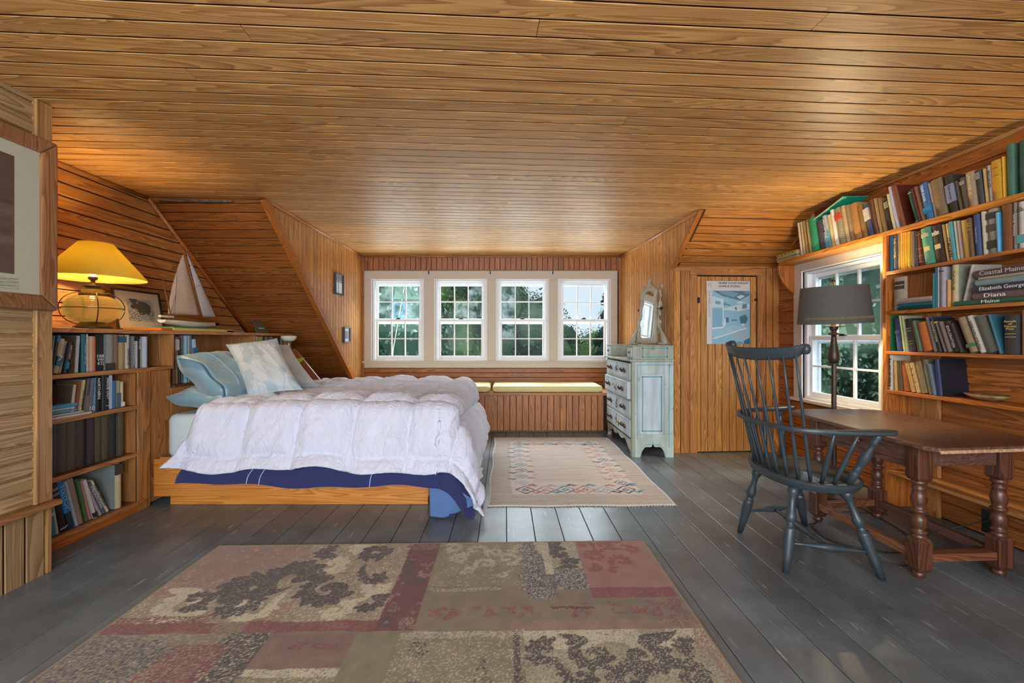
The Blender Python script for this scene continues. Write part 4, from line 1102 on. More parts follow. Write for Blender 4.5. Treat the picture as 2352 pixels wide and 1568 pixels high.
row(1, RX, ZS[3], [
 (2033.5, 2038.5, 722, 0, 'B4AC98', 'thin ring-bound notebook'),
 (2039, 2042, 722, 0, '2A8058', 'thin green binder with broad green cover', {'face': (1, '1E6E4A'), 'd': .18}),
 (2057, 2069.5, 730, -9, '24365E', 'navy hardback leaning left', {'lines': [(.6, 'B0B8C8'), (.55, 'B0B8C8')]}),
 (2071, 2075, 725, -12, 'C4BCA8', 'white magazine leaning left'),
 (2075.3, 2079, 725, -12, 'AEB070', 'greenish yellow magazine'),
 (2079.3, 2084, 725, -12, '9C9878', 'khaki magazine'),
 (2085, 2100.5, 731, -12, '28282A', 'black hardback with gilt flowers', {'lines': [(.7, 'C8B060'), (.62, 'C8B060'), (.3, 'C8B060'), (.22, 'C8B060')]}),
 (2103, 2109, 740, -16, '7C5038', 'brown cloth hardback leaning left'),
 (2109.5, 2117.5, 736, -17, '4E5E46', 'sage green hardback leaning left'),
 (2119.5, 2139.5, 738, -18, 'B4622E', 'orange cloth hardback leaning left'),
 (2141, 2149.5, 728, -21, '6C625C', 'grey-brown hardback leaning left'),
 (2150, 2156, 727, -22, '203C66', 'deep blue hardback leaning left'),
 (2156.5, 2163, 730, -22, '242420', 'black hardback with gilt words', {'text': ('NAVIGATION', 'C8B880', .3, .9, V)}),
 (2166, 2172, 738, -23, '5C5048', 'umber paperback with gilt head', {'bands': [(.95, 1, 'C0A020')]}),
 (2173, 2183, 738, -23, '6E5E50', 'taupe hardback leaning left'),
 (2186, 2200, 736, -24, '33241E', 'dark brown hardback lettered NATION', {'text': ('EXPLORATION', 'D8D0C4', .15, .85, V)}),
 (2203, 2213, 742, -25, '2A1E1A', 'black-brown hardback leaning left'),
 (2225, 2245, 727, -32, '8E7A5C', 'tan hardback with green band', {'bands': [(.15, .24, '4A7A50')]}),
 (2247, 2260.5, 724, -33, 'B0A496', 'pale hardback lettered REPRODUCTION', {'text': ('REPRODUCTION', '5C5448', .1, .85, V)}),
 (2262, 2290, 722, -34, '62645A', 'wide grey-green hardback'),
 (2294, 2302, 722, -28, '2C5A68', 'teal hardback leaning left'),
 (2303, 2338, 723, 0, '3A3838', 'broad upright charcoal hardback lettered Annals', {'text': ('Annals\nof\nTitanic\nPast', 'D0B870', .62, .86, H), 'lines': [(.52, 'D0B870'), (.44, 'D0B870')]}),
 (2341, 2356, 712, 0, '7C5A4C', 'rosy brown hardback at the picture edge'),
], 'fourth shelf above desk', 'books on the fourth shelf', .14, ZS[2] - .025)

row(1, RX, ZS[4], [
 (2041.5, 2048.5, 815, 0, 'BCB4A4', 'tall black and white art book', {'text': ('RAUSCHENBERG', '2A2A28', .1, .9, V)}),
 (2053, 2059, 828, -2, 'B8944C', 'yellow paperback'),
 (2059.5, 2070, 828, -4, '5A4226', 'dark brown paperback'),
 (2071, 2087.5, 828, -7, '96562A', 'rust-brown hardback'),
 (2092, 2102, 833, -16, 'B08848', 'marbled tan hardback'),
 (2102.5, 2111.5, 832, -17, 'BC9454', 'cracked golden tan hardback', {'lines': [(.8, '4A3820'), (.6, '4A3820'), (.35, '4A3820')]}),
 (2112.5, 2127, 828, -17, '7E6A4C', 'khaki cloth hardback leaning left'),
 (2128, 2141.5, 825, -17, '626450', 'sage cloth hardback leaning left'),
 (2142.5, 2150, 835, -14, '566478', 'narrow blue-grey hardback leaning left'),
 (2151, 2162, 824, -9, '1B2A52', 'navy album with dark blue cover', {'face': (1, '10101C'), 'd': .18}),
], 'lowest shelf above desk', 'books on the lowest open shelf', .14, ZS[3] - .025)

# lying booklets at the far end of the top shelf
zz = ZS[0] + .0006
for k, (y0_, y1_, th, c_, w_, tn_) in enumerate([(4.12, 4.42, .022, 'A89C80', 'buff paperback at the foot', .0), (4.13, 4.42, .014, '8A846C', 'grey-green booklet second up', .05), (4.12, 4.43, .016, 'B8A47C', 'cream booklet third up', -.04), (4.13, 4.42, .022, 'B8A030', 'yellow leaf-patterned booklet on top', .03)]):
    bk = flat(1, RX - .0, y0_, y1_, zz, zz + th, .13, c_, w_ + ' of the stack at the far end of the top shelf', 'lying stack on the top shelf', turn=tn_)
    if k == 3:
        for q_ in range(5):
            m_ = MB(); a0 = .03 + q_ * .052
            m_.prism([(.003, -.0045, a0 - .018), (.018, -.0045, a0), (.003, -.0045, a0 + .018)], (0, .003, 0)); q = m_.obj('leaf_motif', cover_mat('4C7030')); q.parent = bk
    zz += th + .0008
# dish and plastic wallet on the lowest open shelf
cy = RY(2230); r_ = .085
d_ = MB()
ring_o = []
for k, (rr_, zz_) in enumerate([(0.0, .004), (.05, .003), (.09, .02), (.112, .036), (.108, .038), (.085, .023), (.05, .009), (0.0, .008)]):
    ring_o.append([(RX + .095 + rr_ * .72 * math.cos(2 * PI * i / 24), cy + rr_ * 1.0 * math.sin(2 * PI * i / 24), ZS[4] + zz_ - .002) for i in range(24)])
d_.ring(ring_o, cap=False)
tag(d_.obj('dish', plain('shell_dish', rgb(150, 120, 78), .35, noise_amt=.5, scale=25), smooth=True), 'shallow oval shell dish on the shelf just above the desk', 'dish')
pw = MB(); n_ = 14
P = [[(RX + .03 + .02 * i, 1.95 + .04 * j, ZS[4] + .012 + .006 * math.sin(i * 1.7 + j) * math.cos(j * 1.3)) for j in range(11)] for i in range(7)]
wal = MB(); wal.grid(P)
pm = plain('clear_plastic', rgb(150, 130, 110), .12, noise_amt=.2)
wo_ = tag(wal.obj('plastic_wallet', pm, smooth=True), 'crumpled clear plastic wallet at the right end of the lowest open shelf', 'plastic wallet')
so_ = wo_.modifiers.new('thick', 'SOLIDIFY'); so_.thickness = .003

# green folder lying tilted over the books
m_ = MB(); m_.hexa([(2.762, 3.95, 2.262), (2.762, 3.56, 2.368), (2.925, 3.50, 2.352), (2.925, 3.93, 2.24)], [(2.762, 3.952, 2.268), (2.762, 3.562, 2.374), (2.925, 3.502, 2.358), (2.925, 3.932, 2.246)])
fo = tag(m_.obj('folder', plain('folder_green', rgb(34, 158, 124), .5)), 'bright sea-green folder lying tilted across the books of the top shelf', 'folder')
m_ = MB(); m_.hexa([(2.761, 3.95, 2.256), (2.761, 3.56, 2.362), (2.764, 3.56, 2.362), (2.764, 3.95, 2.256)], [(2.761, 3.951, 2.262), (2.761, 3.561, 2.368), (2.764, 3.561, 2.368), (2.764, 3.951, 2.262)])
m_.obj('papers', PAPER, fo)
# wire spirals of the ring-bound books on the top shelf
for nm, u0, u1, v0, v1 in (('a', 1853, 1867, 505, 575), ('b', 1931, 1948, 474, 545)):
    hit = [o for o in bpy.data.objects if o.get('label', '').startswith('green ring-bound binder' if nm == 'a' else 'tan ring-bound book')]
    par = hit[0]; hgt = max(v.co.z for v in par.data.vertices); m_ = MB()
    for k in range(17):
        z = hgt * (.05 + .055 * k)
        m_.tube([(-.002, .012, z), (-.006, .002, z + .001), (-.002, -.008, z + .002), (.006, -.006, z + .001), (.008, .004, z)], .0014, seg=5)
    q = m_.obj('wire_binding', plain('wire_white', rgb(200, 190, 160), .4)); q.parent = par; q['kind'] = 'stuff'
# ================================================================== BED
BN = 3.16                        # near face of the bed
bed = thing('bed', 'platform bed with orange-stained pine side rail, pale mattress and headboard at the bookcase', 'bed', (-1.5, 3.9, 0))
railw = wood('bed_rail', rgb(222, 146, 66), rgb(176, 104, 38), 0, rough=.33, var=.03, stain=.1)
def side(name, x0, x1, y0, y1, z0, z1, mat=railw): return bx(name, mat, bed, x0, x1, y0, y1, z0, z1, bevel=.004)
side('side_rail', -2.552, -.553, BN, BN + .03, .062, .333)
side('side_rail', -2.45, -.553, 4.72, 4.75, .062, .333)
side('foot_rail', -.583, -.553, BN + .03, 4.72, .062, .333)
side('toe_board', -2.44, -.56, BN + .012, BN + .034, .0, .06)
side('slat_platform', -2.50, -.583, BN + .03, 4.72, .29, .325, W_X)
side('loose_block', -2.50, -2.36, BN - .012, BN + .05, .334, .35, W_X)
m_ = MB(); m_.hexa([(-2.33, 4.70, .40), (-1.70, 4.70, .40), (-1.70, 4.73, .40), (-2.33, 4.73, .40)], [(-2.33, 4.70, 1.10), (-2.27, 4.70, 1.10), (-2.27, 4.73, 1.10), (-2.33, 4.73, 1.10)])
m_.obj('wedge_board', wood('wedge', rgb(176, 100, 56), rgb(146, 76, 40), 2, var=.02), bed, bevel=.004)
# mattress with rounded edges
msheet = plain('sheet_blue_white', rgb(196, 206, 206), .8, noise_amt=.03, scale=14, bump=.2)
def softbox(x0, x1, y0, y1, z0, z1, r=.05, n=5):
    rings = []
    def loop(ins, z):
        pts = []; rr = r * 1.4
        for cx, cy, a0 in ((x1 - rr, y1 - rr, 0), (x0 + rr, y1 - rr, 90), (x0 + rr, y0 + rr, 180), (x1 - rr, y0 + rr, 270)):
            for k in range(5):
                a = math.radians(a0 + k * 22.5); pts.append((cx + (rr - ins) * math.cos(a), cy + (rr - ins) * math.sin(a), z))
        return pts
    for k in range(n + 1):
        a = PI / 2 * k / n; rings.append(loop(r * (1 - math.sin(a)), z0 + r * (1 - math.cos(a))))
    for k in range(n + 1):
        a = PI / 2 * k / n; rings.append(loop(r * (1 - math.cos(a)), z1 - r * (1 - math.sin(a))))
    return rings
mt = MB(); mt.ring(softbox(-2.475, -.47, BN + .0, 4.70, .336, .655))
mt.obj('mattress', msheet, bed, smooth=True)

# ------------------------------------------------------------------ duvet
def nz(x, y, z=0.0, s=1.0): return noise.noise(Vector((x * s, y * s, z)))
def cloth(name, mat, a_head, a_len, b_far, b_len, A0, B0, ztop, rr, nx, ny, puff, wr, head_slant, seam=.38, over=0.0, seed=0.0, bulge=0.05, dip=None, lenf=None):
    """sheet lying on the bed: x = a up to A0 (foot edge) then falls; y from far side to B0 (near edge) then falls"""
    P0 = []
    for j in range(ny + 1):
        row_ = []
        b_ = b_len * j / ny                      # distance from the far edge towards the near side
        ha = head_slant(b_)
        L_ = a_len if lenf is None else lenf(b_)
        for i in range(nx + 1):
            a_ = ha + (L_ - ha) * i / nx
            row_.append((a_, b_))
        P0.append(row_)
    def base(a_, b_):
        ea = a_ - A0; eb = b_ - B0
        ea_ = max(0.0, ea); eb_ = max(0.0, eb)
        r = math.hypot(ea_, eb_)
        x = a_head + min(a_, A0); y = b_far - min(b_, B0)
        z = ztop
        if r > 0:
            ca, sb = ea_ / r, eb_ / r
            q = rr * PI / 2
            if r < q:
                th = r / rr; out = rr * math.sin(th); dz = rr * (1 - math.cos(th))
            else:
                out = rr + over * (r - q); dz = rr + (r - q) * (1 + (.055 * math.sin(a_ * 5.2 + seed) + .035 * math.sin(a_ * 13 + seed * 2 + b_ * 2)) * (1 if puff else .5)) + (.05 * (a_ / A0 - .55) * (r - q) if eb_ > 0 else 0)
            x += out * ca; y -= out * sb; z -= dz
            # folds in the hanging corner
            if ca > .05 and sb > .05:
                w_ = math.sin(2 * math.atan2(sb, ca)) ; x += .05 * w_ * ca * min(1, r * 3); y -= .05 * w_ * sb * min(1, r * 3)
        return Vector((x, y, z))
    G = [[base(*p) for p in row_] for row_ in P0]
    Q = []
    h = len(G); wdt = len(G[0])
    for j in range(h):
        row_ = []
        for i in range(wdt):
            a_, b_ = P0[j][i]
            du = G[j][min(i + 1, wdt - 1)] - G[j][max(i - 1, 0)]; dv = G[min(j + 1, h - 1)][i] - G[max(j - 1, 0)][i]
            n_ = dv.cross(du)
            if n_.length < 1e-9: n_ = Vector((0, 0, 1))
            n_.normalize()
            sx = abs(math.sin(PI * (a_ + .06 * b_) / seam)) ; sy = abs(math.sin(PI * (b_ - B0 + .0) / seam))
            pf = puff * (min(1, sx * 1.6) ** .55) * (min(1, sy * 1.6) ** .55)
            k1 = nz(a_ * 2.2, b_ * 2.2, seed) * .6 + nz(a_ * 5, b_ * 5, seed + 3) * .35
            rid = (1 - abs(nz(a_ * 6 + 3 * nz(a_ * 1.3, b_ * 1.3, 5), b_ * 5 + a_ * 5, seed + 8))) ** 5
            rid2 = (1 - abs(nz(a_ * 16 + b_ * 9, b_ * 7 - a_ * 2, seed + 11))) ** 6
            near_seam = (1 - min(sx, sy)) ** 2
            d_ = pf + wr * k1 + wr * .35 * rid + wr * .16 * rid2 * (.4 + near_seam)
            if dip: d_ += dip(a_, b_)
            row_.append(G[j][i] + n_ * d_)
        Q.append(row_)
    mb = MB(); mb.grid(Q)
    mb.f = [f[::-1] for f in mb.f]
    for v_i, v in enumerate(mb.v):
        if v[2] < .006: mb.v[v_i] = (v[0], v[1], .006 + .003 * ((v_i * 7) % 3))
    o = mb.obj(name, mat, smooth=True)
    return o
def duvet_mat(name, col, bump, rough=.75, sheen=.2):
    m, nt, b = new_mat(name); N = nt.nodes.new; L = nt.links.new
    b.inputs['Base Color'].default_value = col; b.inputs['Roughness'].default_value = rough; b.inputs['Sheen Weight'].default_value = sheen; b.inputs['Specular IOR Level'].default_value = .25
    t = N('ShaderNodeTexCoord'); mp = N('ShaderNodeMapping'); mp.inputs['Scale'].default_value = (7, 7, 3.2); mp.inputs['Rotation'].default_value = (.3, .5, .5)
    L(t.outputs['Object'], mp.inputs['Vector'])
    n = N('ShaderNodeTexNoise'); n.inputs['Scale'].default_value = 2.2; n.inputs['Detail'].default_value = 5; n.inputs['Distortion'].default_value = 1.6
    L(mp.outputs[0], n.inputs['Vector'])
    f = N('ShaderNodeMath'); f.operation = 'SUBTRACT'; f.inputs[1].default_value = .5; L(n.outputs['Fac'], f.inputs[0])
    a = N('ShaderNodeMath'); a.operation = 'ABSOLUTE'; L(f.outputs[0], a.inputs[0])
    p = N('ShaderNodeMapRange'); p.inputs[1].default_value = 0; p.inputs[2].default_value = .12; p.inputs[3].default_value = 1; p.inputs[4].default_value = 0; L(a.outputs[0], p.inputs[0])
    bp = N('ShaderNodeBump'); bp.inputs['Strength'].default_value = bump; bp.inputs['Distance'].default_value = .012
    L(p.outputs[0], bp.inputs['Height']); L(bp.outputs['Normal'], b.inputs['Normal'])
    return m
M_DUV = duvet_mat('duvet_white', rgb(208, 210, 226), .4)
M_NAVY = duvet_mat('blanket_navy', rgb(46, 50, 92), .2, .9)
M_LBLUE = duvet_mat('blanket_underside', rgb(84, 112, 160), .2, .9)
M_PIPE = plain('pale_blue_stitch', rgb(150, 180, 220), .8)
# flat sizes: top 0..A0 in x from x0; far side y=4.95
x0 = -2.07; yf = 4.80
A0 = -.44 - x0; B0 = yf - 3.13
def hs(b_): 
    e = max(0, b_ - (B0 - .25)); return -.0 - .42 * e + .10 * math.sin(b_ * 4)
def dv(a_, b_):
    # sag of the top between the far edge and the crown, lower towards the head end
    return -.012 * math.cos(a_ * 3.1)
duv = cloth('duvet', M_DUV, x0, A0 + .62, yf, B0 + .47, A0, B0, .735, .085, 230, 200, .052, .034, hs, over=.32, seed=1.0, dip=dv, lenf=lambda b_: A0 + .60 - .0 * b_)
tag(duv, 'puffy white quilted duvet spread over the bed and hanging past its foot', 'duvet')
sd = duv.modifiers.new('thick', 'SOLIDIFY'); sd.thickness = .02; sd.offset = -1
def hs2(b_): return max(-.16, hs(b_) + .07)
blk = cloth('blanket', M_NAVY, x0, A0 + .60, yf, B0 + .525, A0 - .01, B0 - .01, .70, .075, 120, 110, 0, .026, hs2, over=.29, seed=4.0, lenf=lambda b_: A0 + .56)
tag(blk, 'navy blue blanket showing below the white duvet with pale blue stitched lines', 'blanket')
sd = blk.modifiers.new('thick', 'SOLIDIFY'); sd.thickness = .008; sd.offset = -1
me = blk.data
# stitched lines on the hanging part: narrow ribbons following the cloth grid
def ribbon(i, j0, j1, name):
    wdt = 121; pts = []
    m_ = MB()
    for j in range(j0, j1):
        p = Vector(me.vertices[j * wdt + i].co); q = Vector(me.vertices[j * wdt + i + 1].co); n_ = Vector((0, -1, 0))
        pts.append((p + n_ * .004, p + (q - p).normalized() * .005 + n_ * .004))
    m_.grid([[a, b_] for a, b_ in pts]); o = m_.obj(name, M_PIPE, blk)
    s_ = o.modifiers.new('t', 'SOLIDIFY'); s_.thickness = .002
for xx in (.33, .415, 1.17):
    ribbon(int((xx + .16) / ((A0 + .56 + .16) / 120)), 92, 111, 'stitch_line')
# turned-over corner of the blanket, light blue underside, touching the floor
P = []
for j in range(15):
    r_ = []
    for i in range(19):
        s, t = i / 18, j / 14
        top = at(985 + 112 * s, 1100 + 52 * s ** 1.5, 2.98 - .03 * s); bot = at(988 + 105 * s, 1191 - 34 * s ** 1.6, 2.925 + .03 * s)
        p = top.lerp(bot, t); p.y += .014 * math.sin(s * 9 + t * 2) * t; p.z = max(p.z, .008)
        r_.append(p)
    P.append(r_)
cm = MB(); cm.grid(P); co_ = cm.obj('turned_corner', M_LBLUE, blk, smooth=True); co_['label'] = 'light blue underside of the hanging corner'
s_ = co_.modifiers.new('t', 'SOLIDIFY'); s_.thickness = .012
lt = MB(); lt.box(-.372, -.335, 2.915, 2.92, .0025, .032); lt.obj('care_tag', plain('tag_navy', rgb(34, 40, 60), .8, noise_amt=.5, scale=120), blk)

# ------------------------------------------------------------------ pillows
def pillow(name, mat, w_, h_, th, M, label, group, n=34, pinch=.10, seed=0.0, open_end=False, wr=.010, colf=None):
    top = []; bot = []; C = []
    for j in range(n + 1):
        rt, rb, rc = [], [], []
        for i in range(n + 1):
            u = -1 + 2 * i / n; v = -1 + 2 * j / n
            f = (max(0, 1 - abs(u) ** 3.0) ** .55) * (max(0, 1 - abs(v) ** 3.0) ** .55)
            x = u * w_ / 2 * (1 - pinch * (1 - abs(v) ** 2) * abs(u) ** 3 * .9); y = v * h_ / 2 * (1 - pinch * (1 - abs(u) ** 2) * abs(v) ** 3 * .9)
            z = th / 2 * f
            e = min(1, (1 - max(abs(u), abs(v))) * 6)
            wob = wr * (nz(x * 7, y * 7, seed) + .5 * nz(x * 16, y * 16, seed + 2)) * e + wr * .8 * ((1 - abs(nz(x * 9 + y * 4, y * 5, seed + 6))) ** 4) * e
            if open_end and u < -.80: z = max(z, th * .34 * (1 - abs(v) ** 4)); wob += .012 * math.sin(v * 7) 
            rt.append((x, y, z + wob)); rb.append((x, y, -z * .9 + wob * .4))
            if colf: rc.append(colf(x, y))
        top.append(rt); bot.append(rb); C.append(rc)
    mb = MB(M); mb.grid(top); k = (n + 1) ** 2; mb.add([p for r in bot for p in r], [(j * (n + 1) + i, (j + 1) * (n + 1) + i, (j + 1) * (n + 1) + i + 1, j * (n + 1) + i + 1) for j in range(n) for i in range(n)])
    per = [i for i in range(n + 1)] + [j * (n + 1) + n for j in range(1, n + 1)] + [n * (n + 1) + i for i in range(n - 1, -1, -1)] + [j * (n + 1) for j in range(n - 1, 0, -1)]
    for a, b_ in zip(per, per[1:] + per[:1]): mb.f.append((b_, a, a + k, b_ + k))
    o = mb.obj(name, mat, smooth=True)
    if colf:
        A_ = o.data.color_attributes.new('pattern', 'FLOAT_COLOR', 'POINT')
        arr = np.ones((2 * k, 4), dtype=np.float32); cc = np.array([c for r in C for c in r]).reshape(-1, 3); arr[:k, :3] = cc; arr[k:, :3] = cc
        A_.data.foreach_set('color', arr.ravel())
    return tag(o, label, 'pillow', group)
def frame3(c, ex, ey):
    ex = Vector(ex).normalized(); ey = Vector(ey); ey = (ey - ex * ey.dot(ex)).normalized(); ez = ex.cross(ey)
    return Matrix(((ex.x, ey.x, ez.x, c[0]), (ex.y, ey.y, ez.y, c[1]), (ex.z, ey.z, ez.z, c[2]), (0, 0, 0, 1)))
M_SAT = plain('satin_blue', rgb(118, 148, 160), .34, noise_amt=.05, scale=8)
M_SAT.node_tree.nodes['Principled BSDF'].inputs['Sheen Weight'].default_value = .4
# lower pillow flat by the headboard, upper one leaning on it; long side along the bed's width
pillow('pillow', M_SAT, .72, .50, .17, frame3((-2.24, 3.56, .745), (0.02, 1, 0), (-1, 0, .12)), 'lower pale blue satin pillow at the near side of the headboard', 'blue satin pillows', seed=2.0, pinch=.03, open_end=True, wr=.014)
pb = pillow('pillow', M_SAT, .74, .52, .24, frame3((-2.23, 3.60, .90), (0.06, 1, -.02), (-.72, 0, .62)), 'upper pale blue satin pillow leaning on the bookcase behind the patterned cushions', 'blue satin pillows', seed=5.0, pinch=.03, open_end=True, wr=.018)
hem = MB(); P = []
Mh = frame3((-2.23, 3.60, .90), (0.06, 1, -.02), (-.72, 0, .62))
for q in range(2):
    pts = [Mh @ Vector((-.245 + q * .008, v * .245, .104 * (1 - abs(v) ** 4) + .026)) for v in [-1 + k / 10 for k in range(21)]]
    hem.tube(pts, .0016, seg=4)
hem.obj('hem_stitch', M_PIPE, pb)
cuff = MB(); P = []
for j in range(9):
    P.append([Mh @ Vector((-.345 - .05 * j / 8, v * .24, (.07 + .012 * j / 8) * (1 - abs(v) ** 4) + .012 * math.sin(v * 6))) for v in [-1 + k / 10 for k in range(21)]])
cuff.grid(P); cf = cuff.obj('cuff', plain('satin_blue_deep', rgb(80, 120, 142), .36), pb, smooth=True); s_ = cf.modifiers.new('t', 'SOLIDIFY'); s_.thickness = .004

PC1 = np.array(rgb(184, 190, 192)[:3]); PC2 = np.array(rgb(158, 174, 180)[:3])
rp_ = random.Random(4)
blobs = [(rp_.uniform(-.26, .26), rp_.uniform(-.26, .26), rp_.uniform(.02, .05), rp_.uniform(0, 3.1), rp_.uniform(.35, 1)) for _ in range(46)]
def botan(x, y):
    v = 0
    for bx_, by_, br, ba, bs in blobs:
        dx, dy = x - bx_, y - by_
        if abs(dx) > .07 or abs(dy) > .07: continue
        a, b_ = dx * math.cos(ba) + dy * math.sin(ba), -dx * math.sin(ba) + dy * math.cos(ba)
        d_ = math.hypot(a, b_ / bs) + .006 * math.sin(6 * math.atan2(b_, a))
        if abs(d_ - br) < .0035 or (d_ < br and bs > .6): v = 1
    if abs(math.sin(x * 22 + 3 * math.sin(y * 11)) ) < .09: v = 1
    return PC1 * (1 - v) + PC2 * v
M_PAT = painted_attr('cushion_print', .6, .03, 60, .15, .3)
def pcorner(TL, TR, BR, BL):
    c = (TL + TR + BR + BL) / 4; ex = (TR - TL + BR - BL) / 2 / .5; ey = (TL - BL + TR - BR) / 2 / .5; ez = ex.cross(ey).normalized()
    return Matrix(((ex.x, ey.x, ez.x, c[0]), (ex.y, ey.y, ez.y, c[1]), (ex.z, ey.z, ez.z, c[2]), (0, 0, 0, 1)))
TL, TR, BL, BR = at(513, 786, 3.60), at(641, 781, 3.74), at(576, 920, 3.34), at(692, 891, 3.46)
pillow('cushion', M_PAT, .50, .50, .18, pcorner(TL, TR, BR, BL), 'square pale cushion with grey-green floral print, nearest on the bed', 'square patterned cushions', n=110, pinch=.13, seed=9.0, wr=.008, colf=botan)
TR2, BR2 = at(664, 792, 4.12), at(734, 890, 3.92); ex2 = Vector((.40, .24, 0)); TL2, BL2 = TR2 - ex2, BR2 - ex2
pillow('cushion', M_PAT, .50, .50, .17, pcorner(TL2, TR2, BR2, BL2), 'square pale patterned cushion standing behind the nearest cushion on the far side', 'square patterned cushions', n=70, pinch=.13, seed=13.0, wr=.012, colf=lambda x, y: PC1 * .6 + PC2 * .4 if (math.sin(x * 60 + 8 * math.sin(y * 14)) > .5) else PC1 * .9)
# ================================================================== WINDOW SEAT
SY, SZ = 5.66, .515
ws = thing('window_seat', 'built-in pine window seat with vertical boards below the four windows', 'window seat', (0, SY, 0))
ws['label'] = 'built-in pine window seat with vertical board front below the four windows'
bx('seat_board', W_X, ws, CHK, 1.655, SY - .012, YB, SZ - .04, SZ, bevel=.004)
bx('backing', DARK, ws, CHK, 1.655, SY + .014, SY + .05, 0, SZ - .04, bevel=0)
bx('stile', W_Z, ws, -.235, -.10, SY - .006, SY + .014, 0, SZ - .04, bevel=.003)
planks(ws, (0, SY, 0), (0, 0, 1), (-1, 0, 0), [[(0.02, -1.28), (SZ - .04, -1.28), (SZ - .04, .10), (.02, .10)], [(0.02, .235), (SZ - .04, .235), (SZ - .04, 2.05), (.02, 2.05)]], .0815, W_SEAT, gap=.005, v0=.10, rnd=random.Random(31))
bx('baseboard', wood('seat_base', rgb(96, 80, 66), rgb(70, 58, 48), 0), ws, CHK, 1.655, SY - .008, SY + .014, 0, .022, bevel=.002)
def cushion(x0, x1, label):
    m_ = MB(); m_.ring(softbox(x0, x1, SY - .005, YB - .03, SZ + .001, SZ + .085, r=.036))
    o = m_.obj('seat_cushion', plain('cushion_yellow', rgb(226, 214, 150), .55, noise_amt=.03), smooth=True)
    tag(o, label, 'cushion', 'window seat cushions')
    for zz in (SZ + .012, SZ + .073):
        p = MB(); p.tube([(x0 + .05, SY - .006, zz), (x1 - .05, SY - .006, zz)], .004, seg=6); p.obj('piping', plain('piping_cream', rgb(230, 224, 170), .6), o)
    return o
cushion(CHK + .02, -.195, 'pale yellow seat cushion, left one, mostly hidden behind the bed')
cushion(-.165, 1.28, 'pale yellow seat cushion, right one, between the bed and the chest')

# ================================================================== CHEST OF DRAWERS
CX0, CX1, CY0, CY1, CZT = 1.298, 1.722, 4.444, 5.56, .975
def paintwork(name, c1, c2, c3):
    m, nt, b = new_mat(name); N = nt.nodes.new; L = nt.links.new
    t = N('ShaderNodeTexCoord'); mp = N('ShaderNodeMapping'); mp.inputs['Scale'].default_value = (14, 14, 2.5); L(t.outputs['Object'], mp.inputs['Vector'])
    n = N('ShaderNodeTexNoise'); n.inputs['Scale'].default_value = 1.2; n.inputs['Detail'].default_value = 7; L(mp.outputs[0], n.inputs['Vector'])
    r = N('ShaderNodeValToRGB'); r.color_ramp.elements[0].position = .35; r.color_ramp.elements[1].position = .65; r.color_ramp.elements[0].color = c1; r.color_ramp.elements[1].color = c2
    L(n.outputs['Fac'], r.inputs['Fac'])
    n2 = N('ShaderNodeTexNoise'); n2.inputs['Scale'].default_value = 7; n2.inputs['Detail'].default_value = 6; L(t.outputs['Object'], n2.inputs['Vector'])
    q = N('ShaderNodeMapRange'); q.inputs[1].default_value = .64; q.inputs[2].default_value = .74; L(n2.outputs['Fac'], q.inputs[0])
    mx = N('ShaderNodeMix'); mx.data_type = 'RGBA'; L(q.outputs[0], mx.inputs[0]); L(r.outputs['Color'], mx.inputs[6]); mx.inputs[7].default_value = c3
    L(mx.outputs[2], b.inputs['Base Color']); b.inputs['Roughness'].default_value = .5
    return m
M_CH = paintwork('worn_blue_paint', rgb(168, 184, 176), rgb(196, 212, 212), rgb(142, 112, 84))
M_CHG = paintwork('worn_green_paint', rgb(150, 156, 138), rgb(172, 180, 168), rgb(128, 110, 84))
M_CHF = paintwork('drawer_paint', rgb(180, 196, 204), rgb(204, 218, 230), rgb(140, 122, 98))
M_TEAL = plain('teal_line', rgb(92, 156, 168), .5)
M_PULL = plain('leaf_pull', rgb(84, 66, 52), .45, .4)
ch = thing('chest_of_drawers', 'worn pale blue painted chest of four drawers with stencilled flowers beside the door', 'chest', (1.5, 5.0, 0))
def cb(name, mat, *a, bevel=.004, par=None): return bx(name, mat, par or ch, *a, bevel=bevel)
# side towards the camera: stiles, rails, recessed panel, ogee cut at the foot
def sidepanel(y, name):
    arch = [(CX0 + .085, 0)]
    for k in range(17):
        a = k / 16; x = CX0 + .085 + .255 * a
        s = 1 - abs(2 * a - 1); z = .105 * min(1, (s * 2.6)) ** .5 + (.035 * max(0, (s - .86) / .14) ** 1.5)
        arch.append((x, z))
    arch.append((CX0 + .34, 0))
    # split into quads strips so that the outline stays clean
    m_ = MB(); top = .235
    pts = [(CX0, 0), (CX0 + .08, 0)] + arch[1:-1] + [(CX1 - .08, 0), (CX1, 0)]
    for (xa, za), (xb, zb) in zip(pts[:-1], pts[1:]):
        m_.hexa([(xa, y, za), (xb, y, zb), (xb, y + .02, zb), (xa, y + .02, za)], [(xa, y, top), (xb, y, top), (xb, y + .02, top), (xa, y + .02, top)])
    o = m_.obj(name, M_CH, ch)
    return arch
arch = sidepanel(CY0, 'side_apron')
cb('stile', M_CH, CX0, CX0 + .085, CY0 - .0, CY0 + .02, .235, CZT)
cb('stile', M_CH, CX1 - .095, CX1, CY0, CY0 + .02, .235, CZT)
cb('rail', M_CH, CX0 + .085, CX1 - .095, CY0, CY0 + .02, CZT - .125, CZT)
cb('side_panel', M_CHF, CX0 + .085, CX1 - .095, CY0 + .014, CY0 + .03, .235, CZT - .125, bevel=.001)
cb('side_panel', M_CHG, CX0 + .03, CX1, CY1 - .02, CY1, .1, CZT)
cb('back_panel', M_CHG, CX1 - .015, CX1, CY0 + .02, CY1 - .02, .1, CZT)
for fx_ in (CX0, CX1 - .05): cb('foot', M_CHG, fx_, fx_ + .05, CY1 - .06, CY1 - .001, 0, .1)
